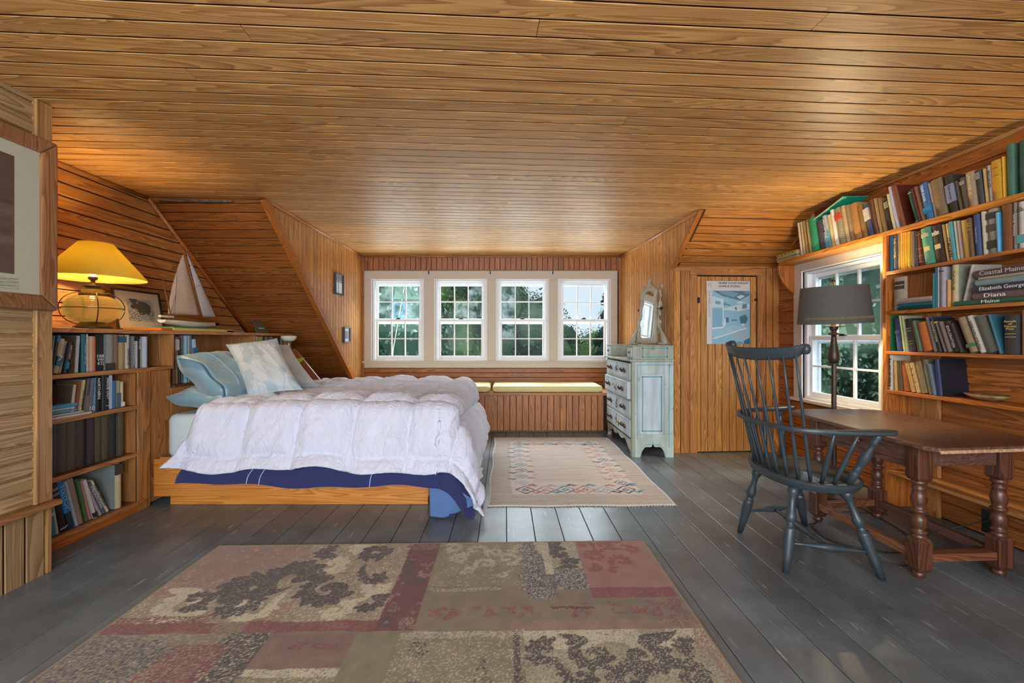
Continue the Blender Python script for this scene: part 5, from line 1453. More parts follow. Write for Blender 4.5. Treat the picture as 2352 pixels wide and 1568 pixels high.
def outline(x0, x1, z0, z1, y):
    m_ = MB(); w_ = .005
    for a in ((x0, x1, z0, z0 + 2 * w_), (x0, x1, z1 - 2 * w_, z1), (x0, x0 + 2 * w_, z0, z1), (x1 - 2 * w_, x1, z0, z1)): m_.box(a[0], a[1], y - .001, y, a[2], a[3])
    m_.obj('painted_line', M_TEAL, ch)
m_ = MB()
m_.box(CX0 + .05, CX0 + .056, CY0 - .001, CY0, .18, CZT - .03); m_.box(CX1 - .05, CX1 - .044, CY0 - .001, CY0, .10, CZT - .03); m_.box(CX0 + .05, CX1 - .044, CY0 - .001, CY0, CZT - .036, CZT - .03)
for (xa, za), (xb, zb) in zip(arch[1:-2], arch[2:-1]):
    m_.hexa([(xa, CY0 - .001, za + .02), (xb, CY0 - .001, zb + .02), (xb, CY0, zb + .02), (xa, CY0, za + .02)], [(xa, CY0 - .001, za + .026), (xb, CY0 - .001, zb + .026), (xb, CY0, zb + .026), (xa, CY0, za + .026)])
m_.obj('painted_line', M_TEAL, ch)
outline(CX0 + .105, CX1 - .115, .26, CZT - .15, CY0 + .014)
# front, facing -x
cb('corner_post', M_CHG, CX0 - .002, CX0 + .03, CY0 - .002, CY0 + .056, 0, CZT)
cb('corner_post', M_CHG, CX0 + .0, CX0 + .03, CY1 - .05, CY1, 0, CZT)
cb('top', M_CHG, CX0 - .028, CX1 + .0, CY0 - .02, CY1 + .02, CZT, CZT + .024, bevel=.007)
m_ = MB(); n_ = 24
for k in range(n_):
    def zf(t): 
        s = min(t, 1 - t); return .012 + .13 * min(1, (s * 5)) ** .6 - (.035 * abs(math.sin(t * PI * 4))) if s > .04 else .0
    t0, t1 = k / n_, (k + 1) / n_
    ya, yb = CY0 + .02 + (CY1 - CY0 - .04) * t0, CY0 + .02 + (CY1 - CY0 - .04) * t1
    za, zb = zf(t0), zf(t1)
    m_.hexa([(CX0, ya, za), (CX0, yb, zb), (CX0 + .02, yb, zb), (CX0 + .02, ya, za)][::-1], [(CX0, ya, .185), (CX0, yb, .185), (CX0 + .02, yb, .185), (CX0 + .02, ya, .185)][::-1])
m_.obj('scalloped_apron', M_CHG, ch)
drz = [(.785, .955), (.585, .765), (.385, .565), (.190, .365)]
names = ['roses', 'white flowers', 'green leaves', 'yellow flowers']
colp = [('6C7C84', 'A08C9C'), ('40504C', 'C8C8B8'), ('3C5448', 'A8B8A8'), ('5C7C44', 'D8B83C')]
for k, (z0, z1) in enumerate(drz):
    out = .03 if k == 1 else .006
    dw = cb('drawer', M_CHF, CX0 - .006 - out, CX0 + .30, CY0 + .055, CY1 - .055, z0, z1, bevel=.004)
    cb('rail', M_CHG, CX0, CX0 + .02, CY0 + .05, CY1 - .05, z0 - .02, z0 - .002, bevel=.001)
    xf = CX0 - .006 - out
    m_ = MB(); i_ = .012; w_ = .002
    ya, yb = CY0 + .055 + i_, CY1 - .055 - i_
    for a in ((ya, yb, z0 + i_, z0 + i_ + .004), (ya, yb, z1 - i_ - .004, z1 - i_), (ya, ya + .004, z0 + i_, z1 - i_), (yb - .004, yb, z0 + i_, z1 - i_)): m_.box(xf - .001, xf, *a)
    m_.obj('painted_line', M_TEAL, dw)
    for yy in (CY0 + .27, CY1 - .27):       # carved leaf pulls
        m_ = MB(); zc = (z0 + z1) / 2
        for sgn in (-1, 1):
            m_.tube([(xf - .012, yy, zc), (xf - .024, yy + sgn * .03, zc + .016), (xf - .02, yy + sgn * .055, zc + .008), (xf - .006, yy + sgn * .068, zc - .02)], [.008, .016, .015, .006], seg=8)
        m_.tube([(xf, yy, zc), (xf - .022, yy, zc - .004)], .009, seg=8)
        m_.obj('drawer_pull', M_PULL, dw, smooth=True)
    m_ = MB(); m_.turn((xf, (CY0 + CY1) / 2, z1 - .022), (xf - .003, (CY0 + CY1) / 2, z1 - .022), [(0, .006), (1, .006)], 8); m_.obj('keyhole', BLACK, dw)
    rr_ = random.Random(40 + k); yc = (CY0 + CY1) / 2; zc = (z0 + z1) / 2 - .008
    for layer, (cc, num, sz) in enumerate(((colp[k][0], 16, .012), (colp[k][1], 11, .009))):
        m_ = MB()
        for q in range(num):
            a = rr_.uniform(0, 2 * PI); d_ = rr_.uniform(.0, .075); py, pz = yc + d_ * 1.5 * math.cos(a), zc + d_ * .75 * math.sin(a)
            s_ = sz * rr_.uniform(1.2, 2.1); b_ = rr_.uniform(0, PI)
            poly = [(xf - .0012 - layer * .0006, py + s_ * (math.cos(t) * math.cos(b_) - .45 * math.sin(t) * math.sin(b_)), pz + s_ * (math.cos(t) * math.sin(b_) + .45 * math.sin(t) * math.cos(b_))) for t in [i * PI / 3 for i in range(6)]]
            m_.add(poly, [tuple(range(6))])
        m_.obj('painted_' + ('leaves' if layer == 0 else 'flowers'), cover_mat(colp[k][0] if layer == 0 else colp[k][1]), dw)
# glove boxes on the top
GZ = CZT + .024
for (ya, yb) in ((CY0 + .0, CY0 + .20), (CY1 - .20, CY1)):
    g_ = cb('glove_box', M_CHG, CX0 + .005, CX1 - .0, ya, yb, GZ, GZ + .135, bevel=.004)
    cb('box_drawer', M_CHF, CX0 - .002, CX0 + .02, ya + .02, yb - .02, GZ + .02, GZ + .115, par=g_)
    cb('pull', M_PULL, CX0 - .014, CX0 + .0, (ya + yb) / 2 - .02, (ya + yb) / 2 + .02, GZ + .06, GZ + .08, par=g_)
cb('glove_box_lid', M_CHG, CX0 - .0, CX1, CY0 - .006, CY0 + .206, GZ + .135, GZ + .145)
cb('glove_box_lid', M_CHG, CX0 - .0, CX1, CY1 - .206, CY1 + .006, GZ + .135, GZ + .145)
cb('back_ledge', M_CHG, CX1 - .09, CX1, CY0 + .206, CY1 - .206, GZ, GZ + .145)
outline(CX0 + .10, CX1 - .06, GZ + .02, GZ + .12, CY0)

# ------------------------------------------------------------------ dressing mirror on the chest
MZ = GZ + .146
mc = Vector((1.61, 4.93, MZ)); me_ = Vector((.19, -.48, 0)).normalized(); mn = Vector((me_.y, -me_.x, 0))   # me_ towards the camera side, mn faces the room
mr_ = thing('mirror', 'dressing mirror in a carved grey-painted frame between scrolled posts on the chest', 'mirror', mc)
tl = math.radians(3.5)
def mp_(s, h_, n_=0): return mc + me_ * s + Vector((0, 0, h_)) + mn * (n_ - h_ * math.tan(tl))
def prof_half(t):   # half width of the frame outline against height share
    if t < .06: return .155 + .01 * math.sin(t * 60)
    return .150 + .012 * math.sin((t - .06) * 7.0) - .022 * t + .008 * math.sin(t * 24)
H0, H1 = .02, .70
outer, inner = [], []
nseg = 40
for k in range(nseg + 1):
    t = k / nseg; outer.append((prof_half(t) if t < .86 else max(.012, prof_half(.86) * (1 - ((t - .86) / .14) ** 1.3) + .0), H0 + (H1 - H0) * t))
OUT = [(w_, z) for w_, z in outer] + [(-w_, z) for w_, z in reversed(outer)]
INN = []
for w_, z in OUT:
    t = (z - H0) / (H1 - H0); zi = H0 + .055 + (H1 - H0 - .15) * t
    wi = (prof_half(min(.9, t)) - .030) * (1 if t < .8 else max(0.1, 1 - ((t - .8) / .2) ** 2.5 * .75)) * (1 if t > .1 else .75 + 2.5 * t)
    INN.append((math.copysign(wi, w_), zi))
m_ = MB(); n_ = len(OUT)
rings = [[mp_(x, z, 0.0) for x, z in OUT], [mp_(x, z, .022) for x, z in OUT], [mp_((x + xi) / 2, (z + zi) / 2, .034) for (x, z), (xi, zi) in zip(OUT, INN)], [mp_(x, z, .018) for x, z in INN], [mp_(x, z, 0.0) for x, z in INN]]
m_.ring(rings + [rings[0]], cap=False)
M_MF = plain('grey_frame_paint', rgb(168, 164, 146), .45, noise_amt=.16, scale=22)
smooth_by_angle(m_.obj('mirror_frame', M_MF, mr_))
mm, nt, b = new_mat('mirror_glass'); b.inputs['Base Color'].default_value = (.82, .88, .88, 1); b.inputs['Metallic'].default_value = 1; b.inputs['Roughness'].default_value = .03
m_ = MB(); m_.add([mp_(x * 1.01, z, .012) for x, z in INN] , [tuple(range(n_))]); m_.obj('mirror_glass', mm, mr_)
m_ = MB(); m_.prism([mp_(x * .97, z, .0) for x, z in OUT], mn * -.006); m_.obj('backing_board', M_CHG, mr_)
crest = MB(); crest.tube([mp_(0, H1 - .03, .01), mp_(0, H1 + .012, .01), mp_(.006, H1 + .035, .01), mp_(.0, H1 + .05, .01)], [.03, .018, .02, .006], seg=10); crest.obj('crest_ornament', M_MF, mr_, smooth=True)
for sg in (-1, 1):
    m_ = MB(); pts = []; ra = []
    for k in range(18):
        t = k / 17
        pts.append(mp_(sg * (.275 - .112 * min(1, t * 3.0) ** 1.1 + .010 * math.sin(t * 9) - .012 * t), .006 + .60 * t, -.012)); ra.append(.034 - .022 * min(1, t * 2.4) + .006 * math.sin(t * 20))
    m_.tube(pts, ra, seg=8, flat=1.0); m_.obj('scrolled_post', M_MF, mr_, smooth=True)
    m_ = MB(); p0 = mp_(sg * .245, .0, -.03); m_.box(-.04, .04, -.055, .055, 0, .028, T=Matrix.Translation(p0) @ Matrix.Rotation(math.atan2(me_.y, me_.x), 4, 'Z')); m_.obj('foot', M_MF, mr_, bevel=.008)
    m_ = MB(); m_.turn(mp_(sg * .20, .40, -.012), mp_(sg * .14, .40, 0), [(0, .012), (.2, .014), (.3, .006), (1, .006)], 8); m_.obj('pivot_screw', BRONZE, mr_)
    if sg == 1:
        m_ = MB()
        for k in range(6): 
            c_ = mp_(.15 + .012 * (k % 2), .12 + .1 * k, -.03); m_.tube([c_, c_ + Vector((0, 0, .03)), c_ + Vector((0, 0, .06))], [.010, .016, .008], seg=7)
        m_.obj('carved_edge', M_MF, mr_, smooth=True)

# ================================================================== POSTER on the door
px0, px1, pz0, pz1 = 2.142, 2.618, 1.155, 1.825
ps = MB()
def ppt(x, z, n): return kpt(x, z, n + .004 + .004 * math.sin((z - pz0) * 5) * (1 - (x - px0) / (px1 - px0)))
nx_, nz_ = 150, 210
PPo = [[ppt(px0 + (px1 - px0) * i / nx_, pz1 - (pz1 - pz0) * j / nz_, 0) for i in range(nx_ + 1)] for j in range(nz_ + 1)]
uu, vv = np.meshgrid(np.linspace(0, 1, nx_ + 1), np.linspace(0, 1, nz_ + 1))
def lin(r, g, b_): return np.array(rgb(r, g, b_)[:3])
Cc_ = np.zeros((nz_ + 1, nx_ + 1, 3)); Cc_[:] = lin(206, 204, 204)
def poly_mask(pts, U=uu, Vv=vv):
    m = np.ones_like(U, bool); n = len(pts)
    area_ = sum(pts[i][0] * pts[(i + 1) % n][1] - pts[(i + 1) % n][0] * pts[i][1] for i in range(n))
    for i in range(n):
        (xa, ya), (xb, yb) = pts[i], pts[(i + 1) % n]
        m &= ((xb - xa) * (Vv - ya) - (yb - ya) * (U - xa)) * (1 if area_ > 0 else -1) >= 0
    return m
def PP(pts, c): Cc_[poly_mask(pts)] = c
X_ = lambda x: (x - 375) / 620.0; Y_ = lambda y: (y - 270) / 878.0
def Q(*p): return [(X_(a), Y_(b_)) for a, b_ in p]
PP(Q((452, 405), (1000, 405), (1000, 1148), (452, 1148)), lin(138, 186, 208))
PP(Q((470, 405), (990, 405), (990, 465), (850, 540), (600, 480)), lin(84, 124, 142))
PP(Q((540, 410), (700, 410), (840, 440), (760, 500), (600, 450)), lin(110, 158, 178))
PP(Q((890, 408), (990, 408), (990, 440), (930, 440)), lin(110, 158, 178))
PP(Q((800, 485), (870, 462), (925, 480), (850, 520)), lin(190, 214, 222))
PP(Q((452, 430), (850, 545), (990, 470), (990, 545), (850, 590), (452, 475)), lin(196, 216, 224))
PP(Q((452, 480), (600, 515), (600, 640), (452, 640)), lin(186, 210, 220))
PP(Q((498, 545), (570, 555), (570, 598), (498, 588)), lin(110, 160, 182))
PP(Q((605, 560), (720, 600), (720, 618), (605, 605)), lin(96, 150, 174))
PP(Q((605, 620), (830, 600), (990, 560), (990, 655), (830, 690), (605, 670)), lin(192, 212, 220))
PP(Q((886, 598), (950, 588), (950, 645), (886, 658)), lin(84, 130, 150))
PP(Q((772, 640), (802, 632), (800, 688)), lin(60, 104, 124))
PP(Q((452, 655), (600, 660), (605, 900), (452, 925)), lin(124, 176, 200))
PP(Q((600, 515), (612, 518), (620, 915), (606, 915)), lin(206, 224, 230))
PP(Q((452, 920), (615, 905), (615, 925), (452, 945)), lin(210, 226, 232))
PP(Q((640, 780), (690, 775), (690, 850), (640, 850)), lin(76, 120, 142))
PP(Q((628, 790), (648, 790), (640, 900), (626, 900)), lin(228, 238, 242))
PP(Q((730, 800), (810, 805), (810, 830), (730, 826)), lin(96, 140, 160))
PP(Q((820, 700), (990, 690), (990, 900), (830, 860)), lin(138, 184, 204))
PP(Q((842, 770), (930, 735), (965, 790), (940, 860), (860, 860)), lin(70, 112, 134))
PP(Q((880, 860), (915, 862), (912, 895), (878, 892)), lin(196, 214, 222))
PP(Q((460, 960), (800, 885), (940, 925), (480, 1075)), lin(150, 196, 214))
PP(Q((465, 1068), (945, 920), (950, 930), (470, 1082)), lin(214, 230, 236))
PP(Q((700, 1030), (860, 960), (990, 990), (960, 1080), (860, 1100)), lin(156, 182, 192))
PP(Q((460, 1090), (700, 1035), (860, 1110), (990, 1085), (990, 1148), (460, 1148)), lin(96, 152, 182))
PP(Q((900, 1110), (990, 1060), (1000, 1148), (920, 1148)), lin(40, 104, 134))
PP(Q((395, 285), (448, 285), (448, 348), (395, 348)), lin(196, 192, 168))
po = pattern_obj('poster', PPo, Cc_, painted_attr('poster_print', .45, .05, 60, 0, spec=.5))
tag(po, 'blue-toned poster of a room interior hanging on the plank door', 'poster')
sd = po.modifiers.new('t', 'SOLIDIFY'); sd.thickness = .0015; sd.offset = 0
INK = plain('poster_ink', rgb(74, 62, 58), .6)
def on_knee(body, xa, xb, za, zb, rot=0, mat=INK, par=po, n=.0095):
    c_ = kpt((xa + xb) / 2, (za + zb) / 2, n); e = Vector((kd.x, kd.y, 0)); up = Vector((0, 0, 1)); nn_ = Vector((kd.y, -kd.x, 0))
    if rot: e, up = -up, e
    MM = Matrix(((e.x, up.x, nn_.x, c_.x), (e.y, up.y, nn_.y, c_.y), (e.z, up.z, nn_.z, c_.z), (0, 0, 0, 1)))
    o = lettering(body, .03, MM, mat, None, squeeze=((xb - xa), (zb - za)) if not rot else ((zb - za), (xb - xa)))
    own(o, par)
sx_ = lambda a: px0 + (px1 - px0) * X_(a); sz_ = lambda b_: pz1 - (pz1 - pz0) * Y_(b_)
on_knee('FRANK LLOYD WRIGHT', sx_(545), sx_(970), sz_(316), sz_(282))
on_knee('HOME & STUDIO', sx_(545), sx_(850), sz_(362), sz_(326))
on_knee('OAK PARK, ILLINOIS', sx_(398), sx_(422), sz_(770), sz_(402), rot=1, mat=plain('poster_grey_ink', rgb(150, 148, 150), .6))

# ================================================================== DESK
W_DESK = wood('desk_top', rgb(128, 92, 72), rgb(78, 52, 40), 1, rough=.38, var=.02, stain=.35)
W_DESKX = wood('desk_leg', rgb(104, 62, 42), rgb(62, 34, 25), 2, rough=.35, var=.08, stain=.2)
W_DRAW = wood('desk_apron', rgb(112, 76, 62), rgb(74, 46, 38), 1, rough=.4, var=.06)
dk = thing('desk', 'antique dark brown wooden table with turned legs and box stretchers before the bookcase', 'desk', (2.3, 2.6, 0))
TZ = .692
m_ = MB(); outl = [(2.035, 2.035), (2.66, 2.10), (2.715, 2.16), (2.735, 3.125), (2.62, 3.20), (2.14, 3.20), (2.03, 3.10), (2.005, 2.09)]
m_.prism([(x, y, TZ - .024) for x, y in outl], (0, 0, .024))
m_.obj('table_top', W_DESK, dk, bevel=.006)
bx('worn_edge', plain('worn_edge_wood', rgb(176, 140, 104), .8, noise_amt=.4, scale=60), dk, 0, 1, 0, 1, 0, 1, bevel=0)
bpy.data.objects.remove([o for o in dk.children if o.name.startswith('worn_edge')][0])
m_ = MB(); m_.prism([(2.035, 2.032, TZ - .026), (2.66, 2.097, TZ - .026), (2.66, 2.10, TZ - .012), (2.035, 2.035, TZ - .012)], (0, .004, 0)); m_.obj('worn_edge', MATS['worn_edge_wood'], dk)
legs = [(2.096, 2.205), (2.524, 2.225), (2.076, 2.89), (2.518, 2.945)]
for k, (x, y) in enumerate(legs):
    bs = .037
    m_ = MB()
    rings = lambda z, s: [(x - s, y - s, z), (x + s, y - s, z), (x + s, y + s, z), (x - s, y + s, z)]
    m_.ring([rings(.49, bs * .8), rings(.505, bs), rings(TZ - .025, bs)])
    o = m_.obj('leg', W_DESKX, dk, bevel=.004)
    m_ = MB(); m_.ring([rings(.035, bs * .78), rings(.055, bs), rings(.185, bs), rings(.205, bs * .72)]); m_.obj('lower_block', W_DESKX, o, bevel=.004)
    t_ = MB(); prof = [(.028, .495), (.030, .487), (.033, .48), (.030, .472), (.022, .465), (.025, .458), (.030, .45), (.024, .442), (.029, .42), (.034, .395), (.030, .37), (.023, .352), (.031, .345), (.034, .338), (.030, .33), (.022, .322), (.030, .30), (.034, .28), (.028, .255), (.022, .243), (.031, .236), (.033, .229), (.026, .222), (.030, .212), (.032, .205), (.028, .198)]
    t_.lathe((x, y, 0), [(r * 1.02, z) for r, z in prof][::-1], 20); t_.obj('turned_shaft', W_DESKX, o, smooth=True)
    t_ = MB(); t_.lathe((x, y, 0), [(.018, .001), (.026, .006), (.027, .02), (.019, .036)], 16); t_.obj('foot', W_DESKX, o, smooth=True)
def bar(name, a, b_, hw, z0, z1, mat, par=dk, bev=.003):
    a = Vector((*a, 0)); b_ = Vector((*b_, 0)); d_ = (b_ - a).normalized(); n_ = Vector((-d_.y, d_.x, 0)) * hw
    m_ = MB(); q = [a - n_, b_ - n_, b_ + n_, a + n_]
    m_.hexa([p + Vector((0, 0, z0)) for p in q], [p + Vector((0, 0, z1)) for p in q]); return m_.obj(name, mat, par, bevel=bev)
g_ = .037
bar('apron', (2.096 + g_, 2.205 - .012), (2.524 - g_, 2.225 - .012), .011, .565, TZ - .025, W_DRAW)
bar('apron', (2.076 + g_, 2.90), (2.518 - g_, 2.955), .011, .545, TZ - .025, W_DRAW)
bar('apron', (2.533, 2.262), (2.527, 2.908), .011, .545, TZ - .025, W_DRAW)
bar('drawer_front', (2.083, 2.246), (2.068, 2.848), .012, .572, TZ - .03, W_DRAW, bev=.004)
bar('apron', (2.090, 2.244), (2.075, 2.85), .012, .54, .570, W_DRAW)
kn = MB(); kn.lathe((0, 0, 0), [(.006, 0), (.006, .012), (.015, .02), (.015, .026), (.008, .032)], 12); ko = kn.obj('drawer_knob', W_DESKX, dk, smooth=True, M=Matrix.Translation((2.062, 2.52, .618)) @ Matrix.Rotation(-PI / 2, 4, 'Y'))
W_STR = wood('desk_stretcher', rgb(142, 86, 58), rgb(92, 50, 34), 0, rough=.42, var=.08)
bar('stretcher', (2.096 + g_, 2.205), (2.524 - g_, 2.225), .026, .085, .125, W_STR)
bar('stretcher', (2.076 + g_, 2.89), (2.518 - g_, 2.945), .022, .085, .125, W_STR)
bar('stretcher', (2.096, 2.205 + g_), (2.076, 2.89 - g_), .022, .085, .128, wood('desk_str_y', rgb(160, 108, 74), rgb(112, 66, 44), 1, var=.02))
bar('stretcher', (2.524, 2.225 + g_), (2.518, 2.945 - g_), .022, .085, .125, W_DRAW)

# ================================================================== WINDSOR CHAIR
M_WC = plain('chair_paint', rgb(54, 64, 70), .38, noise_amt=.08, scale=20)
M_WS = plain('chair_seat_paint', rgb(72, 74, 70), .42, noise_amt=.12, scale=14)
wc = thing('windsor_chair', 'dark blue-grey comb-back Windsor armchair turned towards the desk', 'chair', (1.64, 2.50, 0))
SZT = .465
cx_, cy_ = 1.70, 2.50
seat = []
nS = 48
for k in range(nS):
    a = 2 * PI * k / nS; c, s = math.cos(a), math.sin(a)
    ex = .235 * (abs(c) ** .9) * (1 if c > 0 else -1); ey = .315 * (abs(s) ** .85) * (1 if s > 0 else -1)
    if c > 0: ex *= .95 - .10 * (1 - abs(s)) * 0 - .08 * math.cos(2 * a) * 0; ex += .02 * abs(s) ** 3 * c
    seat.append((cx_ + ex, cy_ + ey))
def sring(sc, z): return [(cx_ + (x - cx_) * sc, cy_ + (y - cy_) * sc, z) for x, y in seat]
m_ = MB(); m_.ring([sring(.80, SZT - .052), sring(.93, SZT - .046), sring(1.0, SZT - .014), sring(1.0, SZT - .004), sring(.985, SZT), sring(.90, SZT), sring(.80, SZT - .008), sring(.55, SZT - .018), sring(.2, SZT - .020)])
m_.obj('seat', M_WC, wc, smooth=True).modifiers.new('e', 'EDGE_SPLIT').split_angle = .8
m_ = MB(); m_.ring([sring(.79, SZT - .0075), sring(.56, SZT - .0165), sring(.2, SZT - .0185)], cap=True); m_.obj('seat_hollow', M_WS, wc, smooth=True)
LP = [(0, .020), (.03, .026), (.07, .026), (.11, .018), (.15, .0155), (.22, .0155), (.29, .020), (.34, .026), (.38, .026), (.41, .019), (.425, .015), (.44, .021), (.45, .022), (.46, .017), (.468, .017), (.475, .026), (.50, .027), (.62, .0265), (.8, .022), (1, .0145)]
legpts = [((1.52, 2.62, SZT - .045), (1.462, 2.712, 0)), ((1.53, 2.31, SZT - .045), (1.445, 2.24, 0)), ((1.765, 2.26, SZT - .045), (1.888, 2.178, 0)), ((1.79, 2.70, SZT - .045), (1.936, 2.81, 0))]
for a, b_ in legpts:
    m_ = MB(); m_.turn(a, b_, LP, 18); m_.obj('leg', M_WC, wc, smooth=True)
def onleg(k, z):
    a, b_ = map(Vector, legpts[k]); t = (a.z - z) / (a.z - b_.z); return a.lerp(b_, t)
SP = [(0, .008), (.18, .009), (.3, .011), (.42, .018), (.5, .021), (.58, .018), (.7, .011), (.82, .009), (1, .008)]
s1, s2 = onleg(1, .145), onleg(2, .125); m_ = MB(); m_.turn(s1, s2, SP, 14); m_.obj('stretcher', M_WC, wc, smooth=True)
s3, s4 = onleg(0, .145), onleg(3, .14); m_ = MB(); m_.turn(s3, s4, SP, 14); m_.obj('stretcher', M_WC, wc, smooth=True)
c1, c2 = (s1 + s2) / 2, (s3 + s4) / 2
m_ = MB(); m_.turn(c1, c2, [(0, .010), (.1, .009), (.22, .011), (.25, .016), (.27, .016), (.29, .011), (.40, .018), (.5, .022), (.6, .018), (.71, .011), (.73, .016), (.75, .016), (.78, .011), (.9, .009), (1, .010)], 14); m_.obj('stretcher', M_WC, wc, smooth=True)
AZ = .748
def smoothpath(P, n=6):
    out = []; P = [Vector(p) for p in P]
    for k in range(len(P) - 1):
        p0, p1, p2, p3 = P[max(k - 1, 0)], P[k], P[k + 1], P[min(k + 2, len(P) - 1)]
        for i in range(n):
            t = i / n
            out.append(.5 * ((2 * p1) + (-p0 + p2) * t + (2 * p0 - 5 * p1 + 4 * p2 - p3) * t * t + (-p0 + 3 * p1 - 3 * p2 + p3) * t ** 3))
    out.append(P[-1]); return out
arm = smoothpath([(1.90, 2.125, AZ), (1.78, 2.12, AZ), (1.63, 2.125, AZ), (1.51, 2.15, AZ), (1.43, 2.24, AZ), (1.40, 2.38, AZ), (1.398, 2.53, AZ), (1.43, 2.67, AZ), (1.515, 2.77, AZ), (1.64, 2.82, AZ), (1.79, 2.865, AZ), (1.92, 2.915, AZ)])
n_ = len(arm); rings = []
for k, p in enumerate(arm):
    d_ = (arm[min(k + 1, n_ - 1)] - arm[max(k - 1, 0)]).normalized(); sdv = Vector((d_.y, -d_.x, 0))
    e = min(k, n_ - 1 - k) / 6.0
    hw = .030 + (.006 if .3 < e < 1.2 else 0) if e < 1.6 else .013 + .012 * max(0, (2.4 - e) / .8)
    if e < .25: hw = .022
    hh = .011
    rings.append([p + sdv * hw + Vector((0, 0, hh * .5)), p + sdv * hw * .8 + Vector((0, 0, hh)), p - sdv * hw * .8 + Vector((0, 0, hh)), p - sdv * hw + Vector((0, 0, hh * .5)), p - sdv * hw + Vector((0, 0, -hh * .6)), p - sdv * hw * .8 + Vector((0, 0, -hh)), p + sdv * hw * .8 + Vector((0, 0, -hh)), p + sdv * hw + Vector((0, 0, -hh * .6))])
m_ = MB(); m_.ring(rings); m_.obj('arm_bow', M_WC, wc, smooth=True).modifiers.new('e', 'EDGE_SPLIT').split_angle = 1.0
base = smoothpath([(1.602, 2.283, SZT), (1.562, 2.319, SZT), (1.535, 2.368, SZT), (1.515, 2.42, SZT), (1.508, 2.475, SZT), (1.508, 2.53, SZT), (1.513, 2.588, SZT), (1.524, 2.645, SZT), (1.548, 2.70, SZT)], 1)
crp = smoothpath([(1.480, 2.150, 1.128), (1.445, 2.185, 1.122), (1.405, 2.26, 1.116), (1.372, 2.36, 1.112), (1.357, 2.47, 1.112), (1.36, 2.58, 1.118), (1.38, 2.68, 1.125), (1.41, 2.75, 1.135), (1.455, 2.79, 1.142)], 6)
n_ = len(crp); rings = []
for k, p in enumerate(crp):
    d_ = (crp[min(k + 1, n_ - 1)] - crp[max(k - 1, 0)]).normalized(); sd_ = Vector((d_.y, -d_.x, 0)); t = k / (n_ - 1); e = min(t, 1 - t)
    hh = .030 + .006 * math.sin(t * PI) if e > .07 else .026 - .06 * (.07 - e)
    lift = .020 * max(0, (.16 - e) / .16) ** 1.4 + .012
    hw = .0085 if e > .05 else .012
    c_ = p + Vector((0, 0, lift))
    rings.append([c_ + sd_ * (hw * math.cos(q) ) + Vector((0, 0, hh * math.sin(q))) + sd_ * (.012 * math.sin(q) * -1) for q in [i * PI / 5 for i in range(10)]])
m_ = MB(); m_.ring(rings); m_.obj('crest_rail', M_WC, wc, smooth=True)
for q, (p, sg) in enumerate(((crp[0], 1), (crp[-1], -1))):
    m_ = MB(); c_ = p + Vector((0, 0, .026)); m_.turn(c_ + Vector((-.014, 0, 0)), c_ + Vector((.016, 0, 0)), [(0, .020), (.1, .026), (.5, .027), (.9, .026), (1, .018)], 16); m_.obj('crest_scroll', M_WC, wc, smooth=True)
for k, p in enumerate(base):
    t = .10 + .80 * k / 8
    f = t * (n_ - 1); i0 = int(f); c_ = crp[i0].lerp(crp[min(i0 + 1, n_ - 1)], f - i0)
    m_ = MB(); m_.turn(p - Vector((0, 0, .004)), c_, [(0, .0085), (.12, .0105), (.4, .009), (.7, .0065), (1, .005)], 8); m_.obj('spindle', M_WC, wc, smooth=True)
for a, b_ in (((1.636, 2.250), (1.610, 2.128)), ((1.685, 2.232), (1.725, 2.122)), ((1.60, 2.745), (1.565, 2.80)), ((1.66, 2.775), (1.69, 2.838))):
    m_ = MB(); m_.turn((a[0], a[1], SZT - .004), (b_[0], b_[1], AZ - .008), [(0, .0085), (.2, .012), (.45, .0135), (.7, .010), (1, .006)], 8); m_.obj('arm_spindle', M_WC, wc, smooth=True)
for a, b_ in (((1.762, 2.235), (1.830, 2.125)), ((1.775, 2.775), (1.815, 2.878))):
    m_ = MB(); m_.turn((a[0], a[1], SZT - .004), (b_[0], b_[1], AZ - .008), [(0, .016), (.16, .020), (.24, .021), (.27, .016), (.30, .022), (.33, .016), (.40, .0185), (.50, .025), (.60, .022), (.72, .013), (.80, .012), (.83, .019), (.86, .013), (.93, .018), (1, .010)], 14); m_.obj('arm_post', M_WC, wc, smooth=True)
# ================================================================== FLOOR LAMP
fl_ = thing('floor_lamp', 'bronze floor lamp with a dark drum shade standing between desk and right window', 'floor lamp', (2.515, 3.33, 0))
fx, fy = 2.515, 3.33
m_ = MB(); m_.lathe((fx, fy, 0), [(.13, 0), (.13, .012), (.11, .024), (.06, .034), (.02, .045), (.013, .06)], 28); m_.obj('base', BRONZE, fl_, smooth=True)
m_ = MB(); m_.lathe((fx, fy, 0), [(.017, .05), (.0165, .6), (.0165, 1.02)], 8); m_.obj('pole', BRONZE, fl_)
m_ = MB(); m_.lathe((fx, fy, 0), [(.017, 1.018), (.030, 1.022), (.037, 1.05), (.039, 1.075), (.034, 1.11), (.024, 1.16), (.017, 1.21), (.016, 1.235), (.036, 1.24), (.038, 1.248), (.018, 1.256), (.017, 1.266), (.026, 1.28), (.030, 1.30), (.018, 1.31), (.012, 1.34)], 20); m_.obj('turned_stem', BRONZE, fl_, smooth=True)
m_ = MB(); m_.lathe((fx, fy, 0), [(.07, 1.298), (.072, 1.303), (.02, 1.306)], 20); m_.obj('drip_tray', plain('brass', rgb(150, 110, 50), .3, .8), fl_, smooth=True)
tilt = Matrix.Translation((fx, fy, 1.46)) @ Matrix.Rotation(math.radians(-2.6), 4, 'Y') @ Matrix.Rotation(math.radians(2), 4, 'X') @ Matrix.Translation((-fx, -fy, -1.46))
zb, zt = 1.325, 1.605; rb_, rt = .238, .212
m_ = MB(tilt); seg = 40
